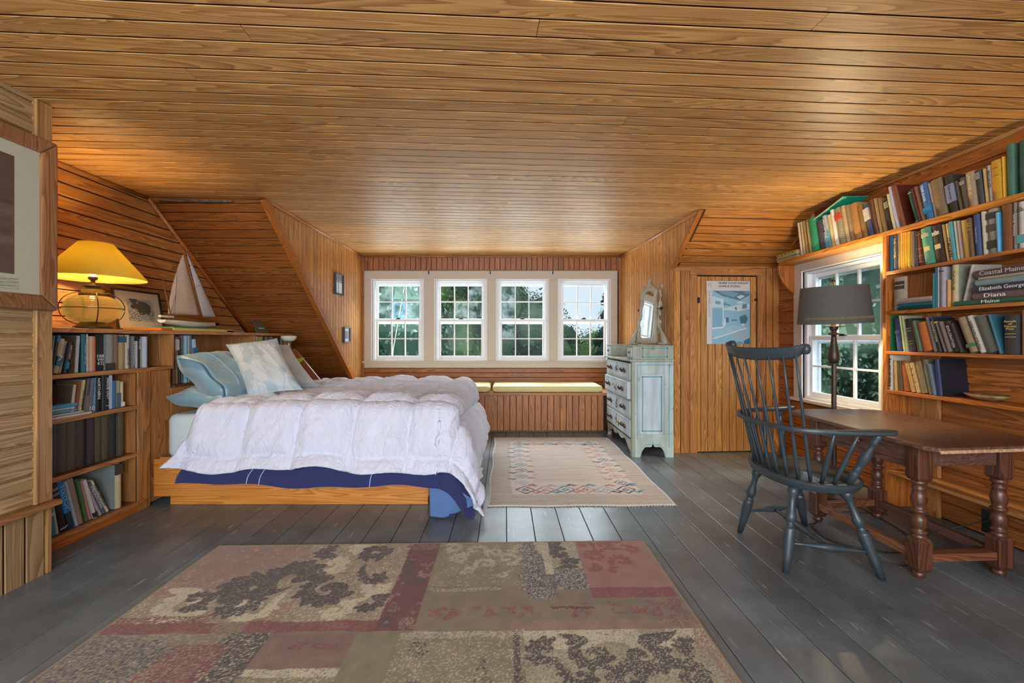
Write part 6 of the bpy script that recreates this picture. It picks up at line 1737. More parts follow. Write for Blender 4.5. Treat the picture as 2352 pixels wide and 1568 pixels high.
m_.lathe((fx, fy, 0), [(rb_, zb), (rt, zt), (rt - .004, zt), (rb_ - .004, zb), (rb_, zb)], seg, cap=False)
M_SH = plain('dark_shade', rgb(86, 84, 80), .8, noise_amt=.06, scale=120)
sh = m_.obj('shade', M_SH, fl_, smooth=True); sh.modifiers.new('e', 'EDGE_SPLIT').split_angle = .8
m_ = MB(tilt)
for q in range(34):
    a = math.radians(185 + q * 3.6); rr = rb_ + .0015 - .026 * .16
    p = Vector((fx + rr * math.cos(a), fy + rr * math.sin(a), zb + .042)); tn = Vector((-math.sin(a), math.cos(a), 0))
    for sg in (-1, 1):
        m_.tube([p, p + tn * .008 + Vector((0, 0, sg * .006)), p + tn * .016 + Vector((0, 0, sg * .004))], [.0012, .0028, .0008], seg=5)
m_.obj('painted_leaf_band', plain('leaf_gold', rgb(150, 128, 84), .6), sh)
m_ = MB(tilt); m_.lathe((fx, fy, 0), [(.006, 1.34), (.006, 1.628), (.012, 1.634), (.016, 1.645), (.008, 1.66)], 10)
for k in range(3):
    a = k * 2.09; m_.tube([(fx, fy, 1.59), (fx + rt * math.cos(a), fy + rt * math.sin(a), 1.598)], .002, seg=5)
m_.obj('harp', BRONZE, fl_, smooth=True)
bm_, nt, b = new_mat('warm_bulb'); b.inputs['Emission Color'].default_value = (1, .72, .36, 1); b.inputs['Emission Strength'].default_value = 25
m_ = MB(); m_.lathe((fx, fy, 0), [(.012, 1.35), (.02, 1.38), (.032, 1.42), (.033, 1.44), (.02, 1.465), (.002, 1.47)], 14); m_.obj('bulb', bm_, fl_, smooth=True)
def point(name, loc, power, col, rad):
    d = bpy.data.lights.new(name, 'POINT'); d.energy = power; d.color = col; d.shadow_soft_size = rad
    o = bpy.data.objects.new(name, d); o.location = loc; COL.objects.link(o); return o
point('floor_lamp_light', (fx + .05, fy + .03, 1.52), 40, (1.0, .78, .46), .035)

# ================================================================== TABLE LAMP
tlx, tly, tlz = -2.745, 2.90, TOPZ
tlm = thing('table_lamp', 'lit lamp with amber ribbed glass body in a wire cage and wide yellow shade', 'table lamp', (tlx, tly, tlz))
M_TB = plain('lamp_bronze', rgb(92, 74, 56), .35, .7)
m_ = MB(); m_.lathe((tlx, tly, tlz), [(.10, .001), (.102, .012), (.095, .02), (.082, .026), (.07, .036), (.066, .048), (.05, .05)], 32); m_.obj('base', M_TB, tlm, smooth=True)
m_ = MB(); prof = []
for k in range(61):
    t = k / 60; a = -PI / 2 * .80 + t * PI * .80
    r = .150 * math.cos(a) ** .72 + .0022 * math.cos(t * 2 * PI * 13); prof.append((r, .135 + .088 * math.sin(a) / math.sin(PI / 2 * .8)))
m_.lathe((tlx, tly, tlz), prof, 40, cap=False)
ag, nt, b = new_mat('amber_glass'); b.inputs['Base Color'].default_value = (.98, .72, .22, 1); b.inputs['Transmission Weight'].default_value = .88; b.inputs['Roughness'].default_value = .08; b.inputs['IOR'].default_value = 1.3
b.inputs['Emission Color'].default_value = (1.0, .66, .16, 1); b.inputs['Emission Strength'].default_value = .10
m_.obj('glass_body', ag, tlm, smooth=True)
m_ = MB(); m_.lathe((tlx, tly, tlz), [(.068, .218), (.072, .224), (.070, .24), (.058, .246), (.060, .262), (.04, .268), (.036, .28), (.052, .284), (.052, .288), (.012, .292), (.012, .325), (.022, .33), (.026, .345), (.012, .352)], 28); m_.obj('neck', M_TB, tlm, smooth=True)
m_ = MB()
for k in range(4):
    a0 = math.radians(52 + 90 * k); pts = []
    for q in range(17):
        t = q / 16; a = -PI / 2 * .83 + t * PI * .83
        r = .163 * math.cos(a) ** .7; pts.append((tlx + r * math.cos(a0), tly + r * math.sin(a0), tlz + .138 + .106 * math.sin(a) / math.sin(PI / 2 * .83)))
    m_.tube(pts, .0032, seg=6)
m_.tube([(tlx + .163 * math.cos(a), tly + .163 * math.sin(a), tlz + .137) for a in [i * 2 * PI / 36 for i in range(37)]], .0032, seg=6)
m_.obj('wire_cage', M_TB, tlm, smooth=True)
ms, nt, b = new_mat('lit_shade'); N = nt.nodes.new; L = nt.links.new
b.inputs['Base Color'].default_value = rgb(224, 206, 96); b.inputs['Roughness'].default_value = .8
tr_ = N('ShaderNodeBsdfTranslucent'); tr_.inputs['Color'].default_value = rgb(246, 226, 120); mx = N('ShaderNodeMixShader'); mx.inputs[0].default_value = .5
o_ = [n for n in nt.nodes if n.type == 'OUTPUT_MATERIAL'][0]; L(b.outputs[0], mx.inputs[1]); L(tr_.outputs[0], mx.inputs[2]); L(mx.outputs[0], o_.inputs['Surface'])
sx, sy = tlx + .02, tly
m_ = MB(Matrix.Translation((sx, sy, 0)) @ Matrix.Rotation(math.radians(3), 4, 'Y') @ Matrix.Translation((-sx, -sy, 0)) if False else None)
m_.lathe((sx, sy, tlz), [(.268, .335), (.265, .345), (.09, .572), (.088, .570), (.262, .343), (.268, .335)], 48, cap=False)
m_.obj('shade', ms, tlm, smooth=True)
m_ = MB(); m_.lathe((tlx, tly, tlz), [(.012, .352), (.02, .38), (.033, .42), (.033, .44), (.02, .47), (.002, .475)], 14); m_.obj('bulb', bm_, tlm, smooth=True)
m_ = MB(); m_.tube(smoothpath([(tlx - .02, tly - .1, tlz + .008), (tlx - .04, tly - .25, tlz + .006), (tlx - .0, tly - .4, tlz + .012), (tlx - .06, tly - .6, tlz + .006)]), .004, seg=6); m_.obj('cord', plain('lamp_cord', rgb(190, 160, 90), .5), tlm, smooth=True)
point('table_lamp_light', (tlx + .0, tly, tlz + .46), 50, (1.0, .70, .32), .035)

# ================================================================== FRAMED PICTURES
def framed(name, corner, ex, ey, w_, h_, fw, fd, fmat, label, cat, matc, prn, group=None, prints=None, glass=True):
    "corner = lower left of the face, ex to the right, ey up, normal = ex x ey towards the viewer"
    ex = Vector(ex).normalized(); ey = Vector(ey).normalized(); n_ = ex.cross(ey); c = Vector(corner)
    M = Matrix(((ex.x, ey.x, n_.x, c.x), (ex.y, ey.y, n_.y, c.y), (ex.z, ey.z, n_.z, c.z), (0, 0, 0, 1)))
    t = thing(name, label, cat, c + ex * w_ / 2, group)
    for q, (a0, a1, b0, b1) in enumerate(((0, w_, 0, fw), (0, w_, h_ - fw, h_), (0, fw, fw, h_ - fw), (w_ - fw, w_, fw, h_ - fw))):
        m_ = MB(M)
        if q < 2:
            yo, yi = (0, fw) if q == 0 else (h_, h_ - fw)
            o4 = [(0, yo), (w_, yo), (w_ - fw, yi), (fw, yi)]
        else:
            xo, xi = (0, fw) if q == 2 else (w_, w_ - fw)
            o4 = [(xo, 0), (xo, h_), (xi, h_ - fw), (xi, fw)]
        b4 = [(x, y, 0) for x, y in o4]; t4 = [(x + (w_ / 2 - x) * .01, y + (h_ / 2 - y) * .01, fd if k < 2 else fd * .72) for k, (x, y) in enumerate(o4)]
        m_.hexa(b4, t4); m_.obj('frame_side', fmat, t, bevel=fw * .12)
    m_ = MB(M); m_.box(fw * .8, w_ - fw * .8, fw * .8, h_ - fw * .8, .001, fd * .35); mo = m_.obj('mount', matc, t)
    if prints:
        prints(M, t, fd * .35)
    return t, M
def print_grid(M, t, z, x0, x1, y0, y1, nx, ny, fn, name='print'):
    P = [[M @ Vector((x0 + (x1 - x0) * i / nx, y0 + (y1 - y0) * j / ny, z + .0008)) for i in range(nx + 1)] for j in range(ny + 1)]
    C = [[fn(i / nx, j / ny) for i in range(nx + 1)] for j in range(ny + 1)]
    return pattern_obj(name, P, C, painted_attr('picture_print', .4, .05, 80, 0, spec=.5), t)
def engr(u, v):
    n = nz(u * 7, v * 7, 3) + .6 * nz(u * 20, v * 20, 4)
    tree = math.hypot((u - .60) / .30, (v - .62) / .30) < 1 + .4 * n or (abs(u - .27) < .12 + .1 * n and v > .55) or (v < .5 and math.sin(u * 40 + n * 8) + math.sin(v * 60 + n * 7) > .6)
    c = .10 if tree else .40 + .12 * n
    return (c * 1.02, c * .98, c * .90)
W_FR = plain('frame_dark', rgb(40, 34, 30), .4)
MAT1 = plain('mount_cream', rgb(206, 188, 160), .8, noise_amt=.03)
lean = Vector((-.10, 0, 1)).normalized()
# facing +x: right = +y, up leaning to the wall
framed('framed_print', (-2.905, 3.26, TOPZ + .001), (0, 1, 0), (-.16, 0, 1), .445, .325, .013, .018, W_FR, 'landscape engraving in thin dark frame leaning behind the table lamp', 'picture', MAT1, None,
       prints=lambda M, t, z: print_grid(M, t, z, .115, .365, .075, .255, 90, 66, engr))
W_FRB = wood('frame_brown', rgb(158, 110, 70), rgb(112, 70, 42), 2, rough=.33, var=.03)
MAT2 = plain('mount_stone', rgb(182, 178, 158), .7, noise_amt=.03)
def etching(u, v):
    n = nz(u * 9, v * 9, 6)
    c = np.array(rgb(92, 74, 66)[:3]) * (1 + .25 * n)
    if .25 < v < .62 and (math.floor(u * 9) + math.floor(v * 16)) % 2 == 0: c = c * 1.3
    if .58 < v < .62: c = c * .7
    return tuple(c)
FX1 = XN + .018
def bigprint(M, t, z):
    print_grid(M, t, z, .16, 1.02 - .19, .165, .725, 60, 50, etching)
    m_ = MB(M)
    for q in range(9):
        y = .145 - .006 * q; m_.tube([(.35 + .05 * k, y + .004 * math.sin(k * 1.9 + q * 2.3), z + .001) for k in range(11)], .0006, seg=4)
    m_.obj('pencil_lines', plain('pencil', rgb(110, 106, 96), .8), t)
t_, M_ = framed('framed_print', (FX1, 1.236, 1.346), (0, 1, 0), (0, 0, 1), 1.02, .865, .075, .035, W_FRB, 'large brown-framed etching with wide stone mount on the near left wall', 'picture', MAT2, None, prints=bigprint)
# two small frames on the dormer cheek
BLF = plain('frame_blueblack', rgb(44, 56, 66), .35)
def photo1(u, v):
    if abs(u - .42) < .05 or abs(v - .62) < .025: return (.05, .09, .10)
    if v > .66: return tuple(np.array((.25, .25, .22)) * (1 + nz(u * 12, v * 12, 2)))
    return (.72, .80, .86)
def photo2(u, v):
    if .15 < u < .85 and .18 < v < .82: return tuple(np.array((.22, .24, .30)) * (1 + .6 * nz(u * 14, v * 14, 9)))
    return (.66, .70, .78)
framed('framed_photo', (CHK + .004, 5.235, 1.75), (0, 1, 0), (0, 0, 1), .25, .265, .02, .03, BLF, 'small dark-framed picture on the dormer side wall, the upper one', 'picture', MAT1, None, 'small frames on the dormer side wall', lambda M, t, z: print_grid(M, t, z, .02, .23, .02, .245, 40, 44, photo1))
framed('framed_photo', (CHK + .004, 5.52, 1.165), (0, 1, 0), (0, 0, 1), .20, .20, .018, .028, BLF, 'small blue-black framed picture on the dormer side wall, the lower one', 'picture', MAT1, None, 'small frames on the dormer side wall', lambda M, t, z: print_grid(M, t, z, .018, .182, .018, .182, 34, 34, photo2))

# ================================================================== MODEL SAILBOAT
BXp = -2.76
def bp2(u, v, dx=0):    # point in the boat's plane x = BXp
    Y = (BXp + dx) * 1000.0 / (u - 1160); return Vector((BXp + dx, Y, CH - (v - 780) * Y / 1000.0))
HZ = TOPZ + .026
sbt = thing('model_sailboat', 'model sailing boat with cream sails and white hull on the low bookcase', 'model boat', (BXp, 3.8, HZ))
ya, yb = bp2(371, 740).y, bp2(503, 740).y
m_ = MB(); rings = []
for k in range(15):
    t = k / 14; y = ya + (yb - ya) * t
    hw = .062 * (math.sin(PI * min(1, .12 + t * .98)) ** .6) * (1 if t < .9 else .9); dp = .045 * (math.sin(PI * (.08 + .88 * t)) ** .5); top = .062 + .004 * math.cos(t * 6)
    rings.append([(BXp + hw * math.cos(a) * (1 if a < PI else 1), y, HZ + (top if math.sin(a) >= -.001 else top + dp * 1.15 * math.sin(a))) for a in [PI - q * PI / 1.0 / 6 * -1 for q in range(7)]])
rings = [r for r in rings]
m_.ring(rings, closed=True)
hull = m_.obj('hull', plain('hull_white', rgb(206, 208, 202), .5, noise_amt=.1, scale=20), sbt, smooth=True); hull.modifiers.new('e', 'EDGE_SPLIT').split_angle = .9
m_ = MB(); m_.prism([(BXp - .03, ya + .05, HZ), (BXp + .055, ya + .05, HZ), (BXp + .055, yb - .05, HZ), (BXp - .03, yb - .05, HZ)], (0, 0, .012)); m_.obj('green_keel_strip', plain('keel_green', rgb(72, 132, 96), .6, noise_amt=.2), sbt)
M_MAST = plain('spar_wood', rgb(152, 96, 48), .45)
def spar(name, a, b_, r): 
    m_ = MB(); m_.turn(a, b_, [(0, r), (1, r * .7)], 8); return m_.obj(name, M_MAST, sbt, smooth=True)
spar('mast', bp2(464, 728), bp2(423, 580), .008)
spar('mizzen_mast', bp2(392, 724), bp2(372, 636), .006)
spar('boom', bp2(461, 725), bp2(385, 722), .005)
M_SAIL = plain('sail_cream', rgb(206, 186, 168), .8, noise_amt=.05, scale=12)
def sail(name, A_, B_, C_, bow, belly, mat):
    "A_ head, B_ tack, C_ clew"
    P = []; n = 14
    for j in range(n + 1):
        t = j / n; L_ = A_.lerp(B_, t); R_ = A_.lerp(C_, t) + (C_ - B_).normalized() * bow * math.sin(PI * t) ** .8
        P.append([L_.lerp(R_, i / 8) + Vector((belly * math.sin(PI * i / 8) * math.sin(PI * min(1, t * .95)), 0, 0)) for i in range(9)])
    m_ = MB(); m_.grid(P); o = m_.obj(name, mat, sbt, smooth=True); s_ = o.modifiers.new('t', 'SOLIDIFY'); s_.thickness = .0015; return o
ms_ = sail('main_sail', bp2(421, 583), bp2(460, 724), bp2(386, 720), .03, .03, M_SAIL)
jb = sail('jib', bp2(428, 578), bp2(465, 727), bp2(497, 728), .0, .02, plain('sail_lilac', rgb(190, 182, 184), .8, noise_amt=.04))
m_ = MB()
for a, b_ in ((bp2(428, 578, .02), bp2(501, 733, .02)), (bp2(408, 590, .03), bp2(404, 676, .045)), (bp2(404, 676, .045), bp2(391, 722, .03)), (bp2(404, 676, .045), bp2(400, 722, .03)), (bp2(434, 612, .02), bp2(441, 608, .03)), (bp2(445, 662, .02), bp2(459, 654, .035))):
    m_.turn(a, b_, [(0, .0012), (1, .0012)], 5)
m_.obj('rigging', plain('thread', rgb(70, 56, 48), .8), sbt)
m_ = MB(); m_.box(BXp - .01, BXp + .012, bp2(366, 727).y, bp2(397, 727).y, bp2(380, 729).z, bp2(380, 724).z); m_.obj('tiller', plain('tiller_white', rgb(206, 198, 190), .5), sbt, bevel=.003)
bt = MB(); bt.box(-2.70, -2.60, bp2(387, 750, .12).y, bp2(528, 750, .12).y, TOPZ + .001, TOPZ + .024)
yl = tag(bt.obj('wooden_batten', plain('batten_yellow', rgb(212, 196, 98), .5, noise_amt=.04), bevel=.003), 'flat yellow-edged board under the model boat on the low bookcase', 'board')
bt2 = MB(); bt2.box(-2.90, -2.60, bp2(353, 750, .10).y, bp2(386, 750, .12).y - .004, TOPZ + .001, TOPZ + .022)
tag(bt2.obj('wooden_block', plain('orange_block', rgb(178, 108, 34), .5), bevel=.003), 'flat orange wooden block at the left end of the yellow board', 'block')
bt4 = MB(); bt4.box(-2.86, -2.703, bp2(387, 750, .12).y, bp2(515, 750).y, TOPZ + .001, TOPZ + .0245)
own(bt4.obj('rear_half', plain('board_green', rgb(96, 124, 104), .6)), yl)
bt3 = MB(); bt3.box(-2.72, -2.60, 4.04 + .03, 4.32, TOPZ + .001, TOPZ + .018)
tag(bt3.obj('tin_box', plain('tin_greyblue', rgb(128, 130, 146), .45), bevel=.003), 'low grey-blue tin lying at the right of the yellow board', 'tin')

# card and clip lamp at the far end of the bookcase top
cd = thing('greeting_card', 'dark card with pale printing leaning against a green one on the bookcase top', 'card', (-2.52, 4.55, TOPZ))
cyy = 4.50
m_ = MB(); m_.hexa([(-2.54, cyy, TOPZ + .001), (-2.54, cyy + .15, TOPZ + .001), (-2.544, cyy + .15, TOPZ + .001), (-2.544, cyy, TOPZ + .001)], [(-2.585, cyy - .07, TOPZ + .135), (-2.585, cyy + .07, TOPZ + .13), (-2.589, cyy + .07, TOPZ + .13), (-2.589, cyy - .07, TOPZ + .135)]); m_.obj('front_card', plain('card_dark', rgb(96, 84, 82), .5), cd)
m_ = MB(); m_.hexa([(-2.55, cyy - .03, TOPZ + .001), (-2.55, cyy + .20, TOPZ + .001), (-2.554, cyy + .20, TOPZ + .001), (-2.554, cyy - .03, TOPZ + .001)], [(-2.60, cyy - .0, TOPZ + .132), (-2.60, cyy + .13, TOPZ + .128), (-2.604, cyy + .13, TOPZ + .128), (-2.604, cyy - .0, TOPZ + .132)]); m_.obj('green_card', plain('card_green', rgb(52, 128, 70), .5), cd)
m_ = MB(); m_.box(-2.558, -2.556, cyy + .02, cyy + .12, TOPZ + .035, TOPZ + .055); m_.obj('printed_band', plain('card_white', rgb(220, 216, 212), .6), cd)
cl = thing('reading_lamp', 'small white-topped reading lamp with twisted stem at the far headboard corner', 'lamp', (-2.40, 4.80, .85))
lx, ly = -2.375, 4.78
m_ = MB(); m_.lathe((lx, ly, 0), [(.002, 1.245), (.05, 1.246), (.078, 1.24), (.082, 1.225), (.055, 1.19), (.03, 1.18), (.028, 1.182), (.05, 1.195), (.075, 1.225)], 24, cap=False); m_.obj('shade', plain('shade_white', rgb(214, 218, 204), .5), cl, smooth=True)
m_ = MB(); m_.lathe((lx, ly, 0), [(.05, .72), (.05, .74), (.015, .75)] + [(.012 + .006 * (k % 2), .76 + .02 * k) for k in range(21)] + [(.012, 1.19)], 14); m_.obj('stem', plain('stem_silver', rgb(150, 146, 130), .3, .7), cl, smooth=True)
m_ = MB(); m_.tube([(lx + .05 * math.cos(a), ly, 1.25 + .04 * math.sin(a)) for a in [i * PI / 10 for i in range(11)]], .004, seg=6); m_.obj('handle', BLACK, cl, smooth=True)
m_ = MB(); m_.hexa([(-2.30, 4.60, .96), (-2.17, 4.60, .96), (-2.17, 4.63, .96), (-2.30, 4.63, .96)], [(-2.30, 4.60, .99), (-2.13, 4.60, 1.01), (-2.13, 4.63, 1.01), (-2.30, 4.63, .99)])
tag(m_.obj('booklet', plain('lime_paper', rgb(196, 206, 40), .6)), 'lime yellow booklet sticking out behind the far cushion', 'booklet')

# ================================================================== CABLES AND SOCKET
M_CAB = plain('cable_dark', rgb(40, 32, 28), .5)
sk = MB(); sk.box(2.70, 2.735, 2.40, 2.47, .245 - .13, .245)
so = tag(sk.obj('power_adapter', plain('adapter_black', rgb(26, 26, 28), .4), bevel=.004), 'black power adapter hanging below the low bookcase shelf behind the desk', 'adapter')
def cable(pts, par, r=.0035):
    m_ = MB(); m_.tube(smoothpath(pts, 8), r, seg=6); m_.obj('power_cord', M_CAB, par, smooth=True)
cable([(2.70, 2.435, .19), (2.62, 2.44, .17), (2.50, 2.50, .10), (2.38, 2.50, .055), (2.22, 2.44, .008), (2.02, 2.50, .006), (1.93, 2.62, .006), (1.97, 2.80, .006)], so)
cable([(2.05, 2.46, .006), (2.0, 2.36, .006), (2.12, 2.30, .006), (2.3, 2.40, .006), (2.46, 2.66, .006), (2.52, 3.0, .006), (2.515, 3.2, .008)], fl_)
cable([(1.86, 2.86, .006), (2.0, 2.82, .006), (2.2, 2.99, .006), (2.40, 3.02, .006), (2.62, 2.98, .006)], fl_, .0028)
# ================================================================== RUGS
def arr_scroll(mask_u, mask_v, pts, r):
    m = np.zeros_like(mask_u, bool)
    mask_u = mask_u + (n12 - .5) * .03; mask_v = mask_v + (n12b - .5) * .03
    for (x, y), rr in pts:
        m |= (mask_u - x) ** 2 + (mask_v - y) ** 2 < rr * rr
    return m
def spiral(cx, cy, r0, turns, w0, ang=0.0, flip=1, tail=.0):
    pts = []
    n = int(90 * turns)
    for k in range(n):
        t = k / n; a = ang + flip * t * turns * 2 * PI; r = r0 * (1 - t * .82)
        pts.append(((cx + r * math.cos(a), cy + r * math.sin(a)), w0 * (.45 + .55 * math.sin(PI * min(1, .15 + t * .8)))))
    # acanthus lobes along the outer turn, then the tail leaf
    for k in range(7):
        a = ang - flip * .25 + flip * k * .62; rr = r0 * (1.12 - .06 * k)
        for q in range(3): pts.append(((cx + (rr + w0 * .42 * q) * math.cos(a + flip * .16 * q), cy + (rr + w0 * .42 * q) * math.sin(a + flip * .16 * q)), w0 * (.78 - .1 * q)))
    ex, ey = cx + r0 * math.cos(ang), cy + r0 * math.sin(ang)
    for k in range(26):
        t = k / 26; pts.append(((ex - flip * -math.sin(ang) * -tail * t + .2 * tail * math.cos(ang) * t, ey - flip * math.cos(ang) * tail * t), w0 * .9 * math.sin(PI * (.35 + .65 * t))))
    return pts
rx0, rx1, ry0, ry1 = -1.652, .820, .30, 2.55
step = .0052
nxr, nyr = int((rx1 - rx0) / step), int((ry1 - 1.38) / step)
U2, V2 = np.meshgrid(np.linspace(rx0, rx1, nxr + 1), np.linspace(1.38, ry1, nyr + 1))
rs = np.random.RandomState(5)
def vn(scale, seed):   # smooth value noise
    r_ = np.random.RandomState(seed); g_ = r_.rand(80, 80)
    x = (U2 + 4) * scale; y = V2 * scale; xi = np.floor(x).astype(int); yi = np.floor(y).astype(int); fx_ = x - xi; fy_ = y - yi
    fx_ = fx_ * fx_ * (3 - 2 * fx_); fy_ = fy_ * fy_ * (3 - 2 * fy_)
    G = lambda a, b_: g_[a % 80, b_ % 80]
    return (G(xi, yi) * (1 - fx_) + G(xi + 1, yi) * fx_) * (1 - fy_) + (G(xi, yi + 1) * (1 - fx_) + G(xi + 1, yi + 1) * fx_) * fy_
fine = rs.rand(*U2.shape); n5 = vn(5, 1); n12 = vn(12, 2); n30 = vn(30, 3); n12b = vn(12, 12); n30b = vn(30, 13)
TAN, TAUPE, OLIVE, CRM, DKB, RED, PINK, BLU, SALM = lin(140, 124, 102), lin(122, 108, 90), lin(128, 118, 94), lin(178, 170, 146), lin(76, 66, 64), lin(124, 68, 66), lin(142, 112, 98), lin(72, 74, 92), lin(152, 108, 96)
Cr = np.zeros(U2.shape + (3,)); Cr[:] = TAUPE
def reg(x0, x1, y0, y1, wob=0.0):
    w_ = (n12 - .5) * wob
    return (U2 > x0 + w_) & (U2 < x1 + w_) & (V2 > y0 + w_) & (V2 < y1 + w_)
def put(m, c, amt=1.0, sp=0.0, c2=None):
    mm = m & (fine < amt) if amt < 1 else m
    Cr[mm] = c
    if sp: q = m & (rs.rand(*U2.shape) < sp); Cr[q] = c2
# upper left field
A1 = reg(-1.7, -.53, 1.85, 2.6); put(A1, TAN, 1, .22, CRM); put(A1 & (n5 > .55) & (U2 < -.95), PINK, 1, .10, CRM)
put(reg(-1.7, -1.05, 2.2, 2.6, .15), PINK, .8)
for args in ((-.84, 2.08, .10, 1.1, .036, 2.2, 1, .16), (-1.05, 2.20, .12, .8, .044, 4.0, -1, .20), (-1.25, 2.10, .09, .8, .036, 1.0, 1, .2), (-.72, 2.42, .07, .9, .026, .5, 1, .14), (-1.20, 1.98, .07, 1.0, .026, 1.0, -1, .16), (-.66, 2.20, .05, .8, .022, 3.0, 1, .12), (-1.42, 2.02, .06, 1.0, .020, 5.0, 1, .10), (-.98, 2.46, .06, .7, .024, 5.2, -1, .1), (-.62, 1.97, .05, .7, .02, 1.2, -1, .1)):
    put(arr_scroll(U2, V2, spiral(*args), 0) & A1, DKB, 1, .12, TAN)
for args in ((-1.42, 1.97, .10, .9, .034, 2.0, 1, .14), (-1.12, 1.95, .07, .9, .026, 0.0, -1, .14), (-.92, 2.32, .07, .8, .026, 4.6, 1, .12), (-.80, 2.50, .06, .7, .026, 1.0, 1, .1), (-.62, 2.10, .05, .8, .024, 3.0, 1, .1), (-.75, 1.93, .05, .9, .022, 1.0, -1, .1)):
    put(arr_scroll(U2, V2, spiral(*args), 0) & A1 & (Cr[..., 0] > .1), CRM * 1.12, 1, .12, TAN)
put(reg(-1.7, -.53, 1.785, 1.855, .02), RED, .82); put(reg(-1.7, -1.25, 1.82, 1.90, .04) , RED, .5); put(reg(-1.2, -1.08, 1.78, 1.86, .03), OLIVE, .6)
# burgundy upright band
B1 = reg(-.535, -.375, 1.785, 2.47); put(B1, RED * .82, 1, .18, DKB); put(B1 & (n12 > .62), DKB, .6); put(B1 & (n30 > .75), PINK, .6); put(B1 & (n12 < .28), OLIVE, .5)
put(reg(-.55, -.33, 2.36, 2.6, .10), RED * .7, .6)
# top middle with cream scrollwork
A2 = reg(-.375, .135, 2.1, 2.6); put(A2, OLIVE, 1, .04, CRM)
for args in ((-.24, 2.36, .055, 1.2, .013, 1.0, 1, .10), (-.10, 2.30, .045, 1.1, .012, 3.2, -1, .10), (.02, 2.36, .05, 1.2, .013, 5.0, 1, .10), (-.30, 2.48, .045, 1.0, .012, 2.0, -1, .08), (-.16, 2.46, .05, 1.0, .013, .0, 1, .1), (.06, 2.48, .045, 1.0, .012, 4.0, 1, .08), (-.05, 2.42, .04, 1.0, .01, 2.5, -1, .08), (-.20, 2.24, .03, 1, .009, 4, 1, .05), (-.02, 2.20, .025, 1, .008, 1, -1, .05)):
    put(arr_scroll(U2, V2, spiral(*args), 0) & A2, CRM * .85, .85)
put(reg(-.36, -.02, 2.055, 2.085, .02), CRM * .8, .5)
# blue-grey speckled band and its neighbours
sb = np.clip(1 - np.abs(U2 - .155) / .10, 0, 1) * (V2 > 1.86) * np.clip((V2 - 1.83) * 6, 0, 1)
put((fine < sb * .85) & (V2 < 2.6), BLU); put((rs.rand(*U2.shape) < sb * .25), CRM)
put(reg(.205, .25, 2.19, 2.56, .02), CRM, .9); put(reg(.18, .26, 2.40, 2.56, .05), CRM, .6)
A3 = reg(.25, .405, 2.06, 2.6); put(A3, CRM * .8, 1, .25, OLIVE); put(A3 & (V2 < 2.24), BLU, .55)
for args in ((.31, 2.42, .05, .9, .024, 1.5, 1, .12), (.36, 2.30, .04, .9, .02, 4.5, -1, .10), (.27, 2.52, .04, .7, .02, .5, 1, .08)):
    put(arr_scroll(U2, V2, spiral(*args), 0) & A3, DKB, 1, .1, TAN)
put(reg(.22, .41, 2.06, 2.20) & (fine < .5), BLU)
# salmon patch with red scrollwork
A4 = reg(.405, .83, 2.065, 2.6); put(A4, SALM * .92, 1, .05, PINK)
for args in ((.50, 2.38, .06, 1.2, .017, 1.0, 1, .12), (.62, 2.32, .05, 1.1, .016, 3.2, -1, .10), (.56, 2.50, .045, 1.0, .015, 5.0, 1, .10), (.70, 2.44, .045, 1.0, .014, 2.0, -1, .10), (.45, 2.52, .04, .9, .014, 0, 1, .08), (.46, 2.26, .035, 1, .012, 4, 1, .07), (.64, 2.52, .03, .9, .012, 4, -1, .07), (.56, 2.22, .025, 1, .01, 1, 1, .05)):
    put(arr_scroll(U2, V2, spiral(*args), 0) & A4, RED * 1.15, 1, .05, SALM)
put(reg(.78, .83, 2.1, 2.6, .05), PINK, .5)
put(reg(.405, .80, 1.985, 2.068, .008), RED * 1.05, 1, .05, SALM)
# middle band
put(reg(-.375, .83, 1.78, 1.985), TAUPE * 1.02); put(reg(-.375, .10, 1.985, 2.055), TAUPE * 1.02)
for x_ in np.arange(-.34, .12, .08): put(reg(x_, x_ + .06, 1.86, 1.925, .05) & (n30 > .4), RED * 1.1, .7)
for x_ in (.30, .46, .55, .64, .72): put(reg(x_, x_ + .075, 1.87, 1.96, .06) & (n30 > .45), RED * 1.1, .6)
put(reg(.20, .40, 1.905, 1.925, .02), RED * .6, .8)
put(reg(.02, .82, 1.765, 1.83, .03), PINK, .7); put(reg(.70, .83, 1.70, 1.90, .1), RED, .25)
# lower left
A5 = reg(-1.7, -.93, 1.3, 1.782); put(A5, TAUPE * 1.05, 1, .16, CRM * .8); put(A5 & (n5 > .5), BLU * .8, .3); put(A5 & (n5 < .35), TAN, .4)
dg = (U2 > -1.10 - (1.78 - V2) * .10) & (U2 < -.93) & (V2 < 1.782); put(dg, DKB, .75, .10, CRM); put((U2 > -1.26 - (1.78 - V2) * .2) & (U2 < -1.06) & (V2 < 1.72), RED, .55)
put(reg(-.94, -.58, 1.585, 1.775), PINK * .72); put(reg(-.86, -.60, 1.69, 1.72, .03) & (n30 > .4), RED, .5)
put(reg(-.94, -.60, 1.545, 1.585, .008), CRM, .85); put(reg(-.94, -.60, 1.3, 1.545), OLIVE, 1, .15, CRM)
put(reg(-.60, -.42, 1.3, 1.78), OLIVE * .92)
A6 = reg(-.42, .075, 1.3, 1.765); put(A6, OLIVE, 1, .16, CRM * .9); put(A6 & (n5 > .48), BLU * .85, .38); put(reg(-.42, .075, 1.735, 1.775, .01), CRM * .85, .55); put(reg(.03, .06, 1.3, 1.74), DKB, .6); put(A6 & (n12 > .7), DKB, .3)
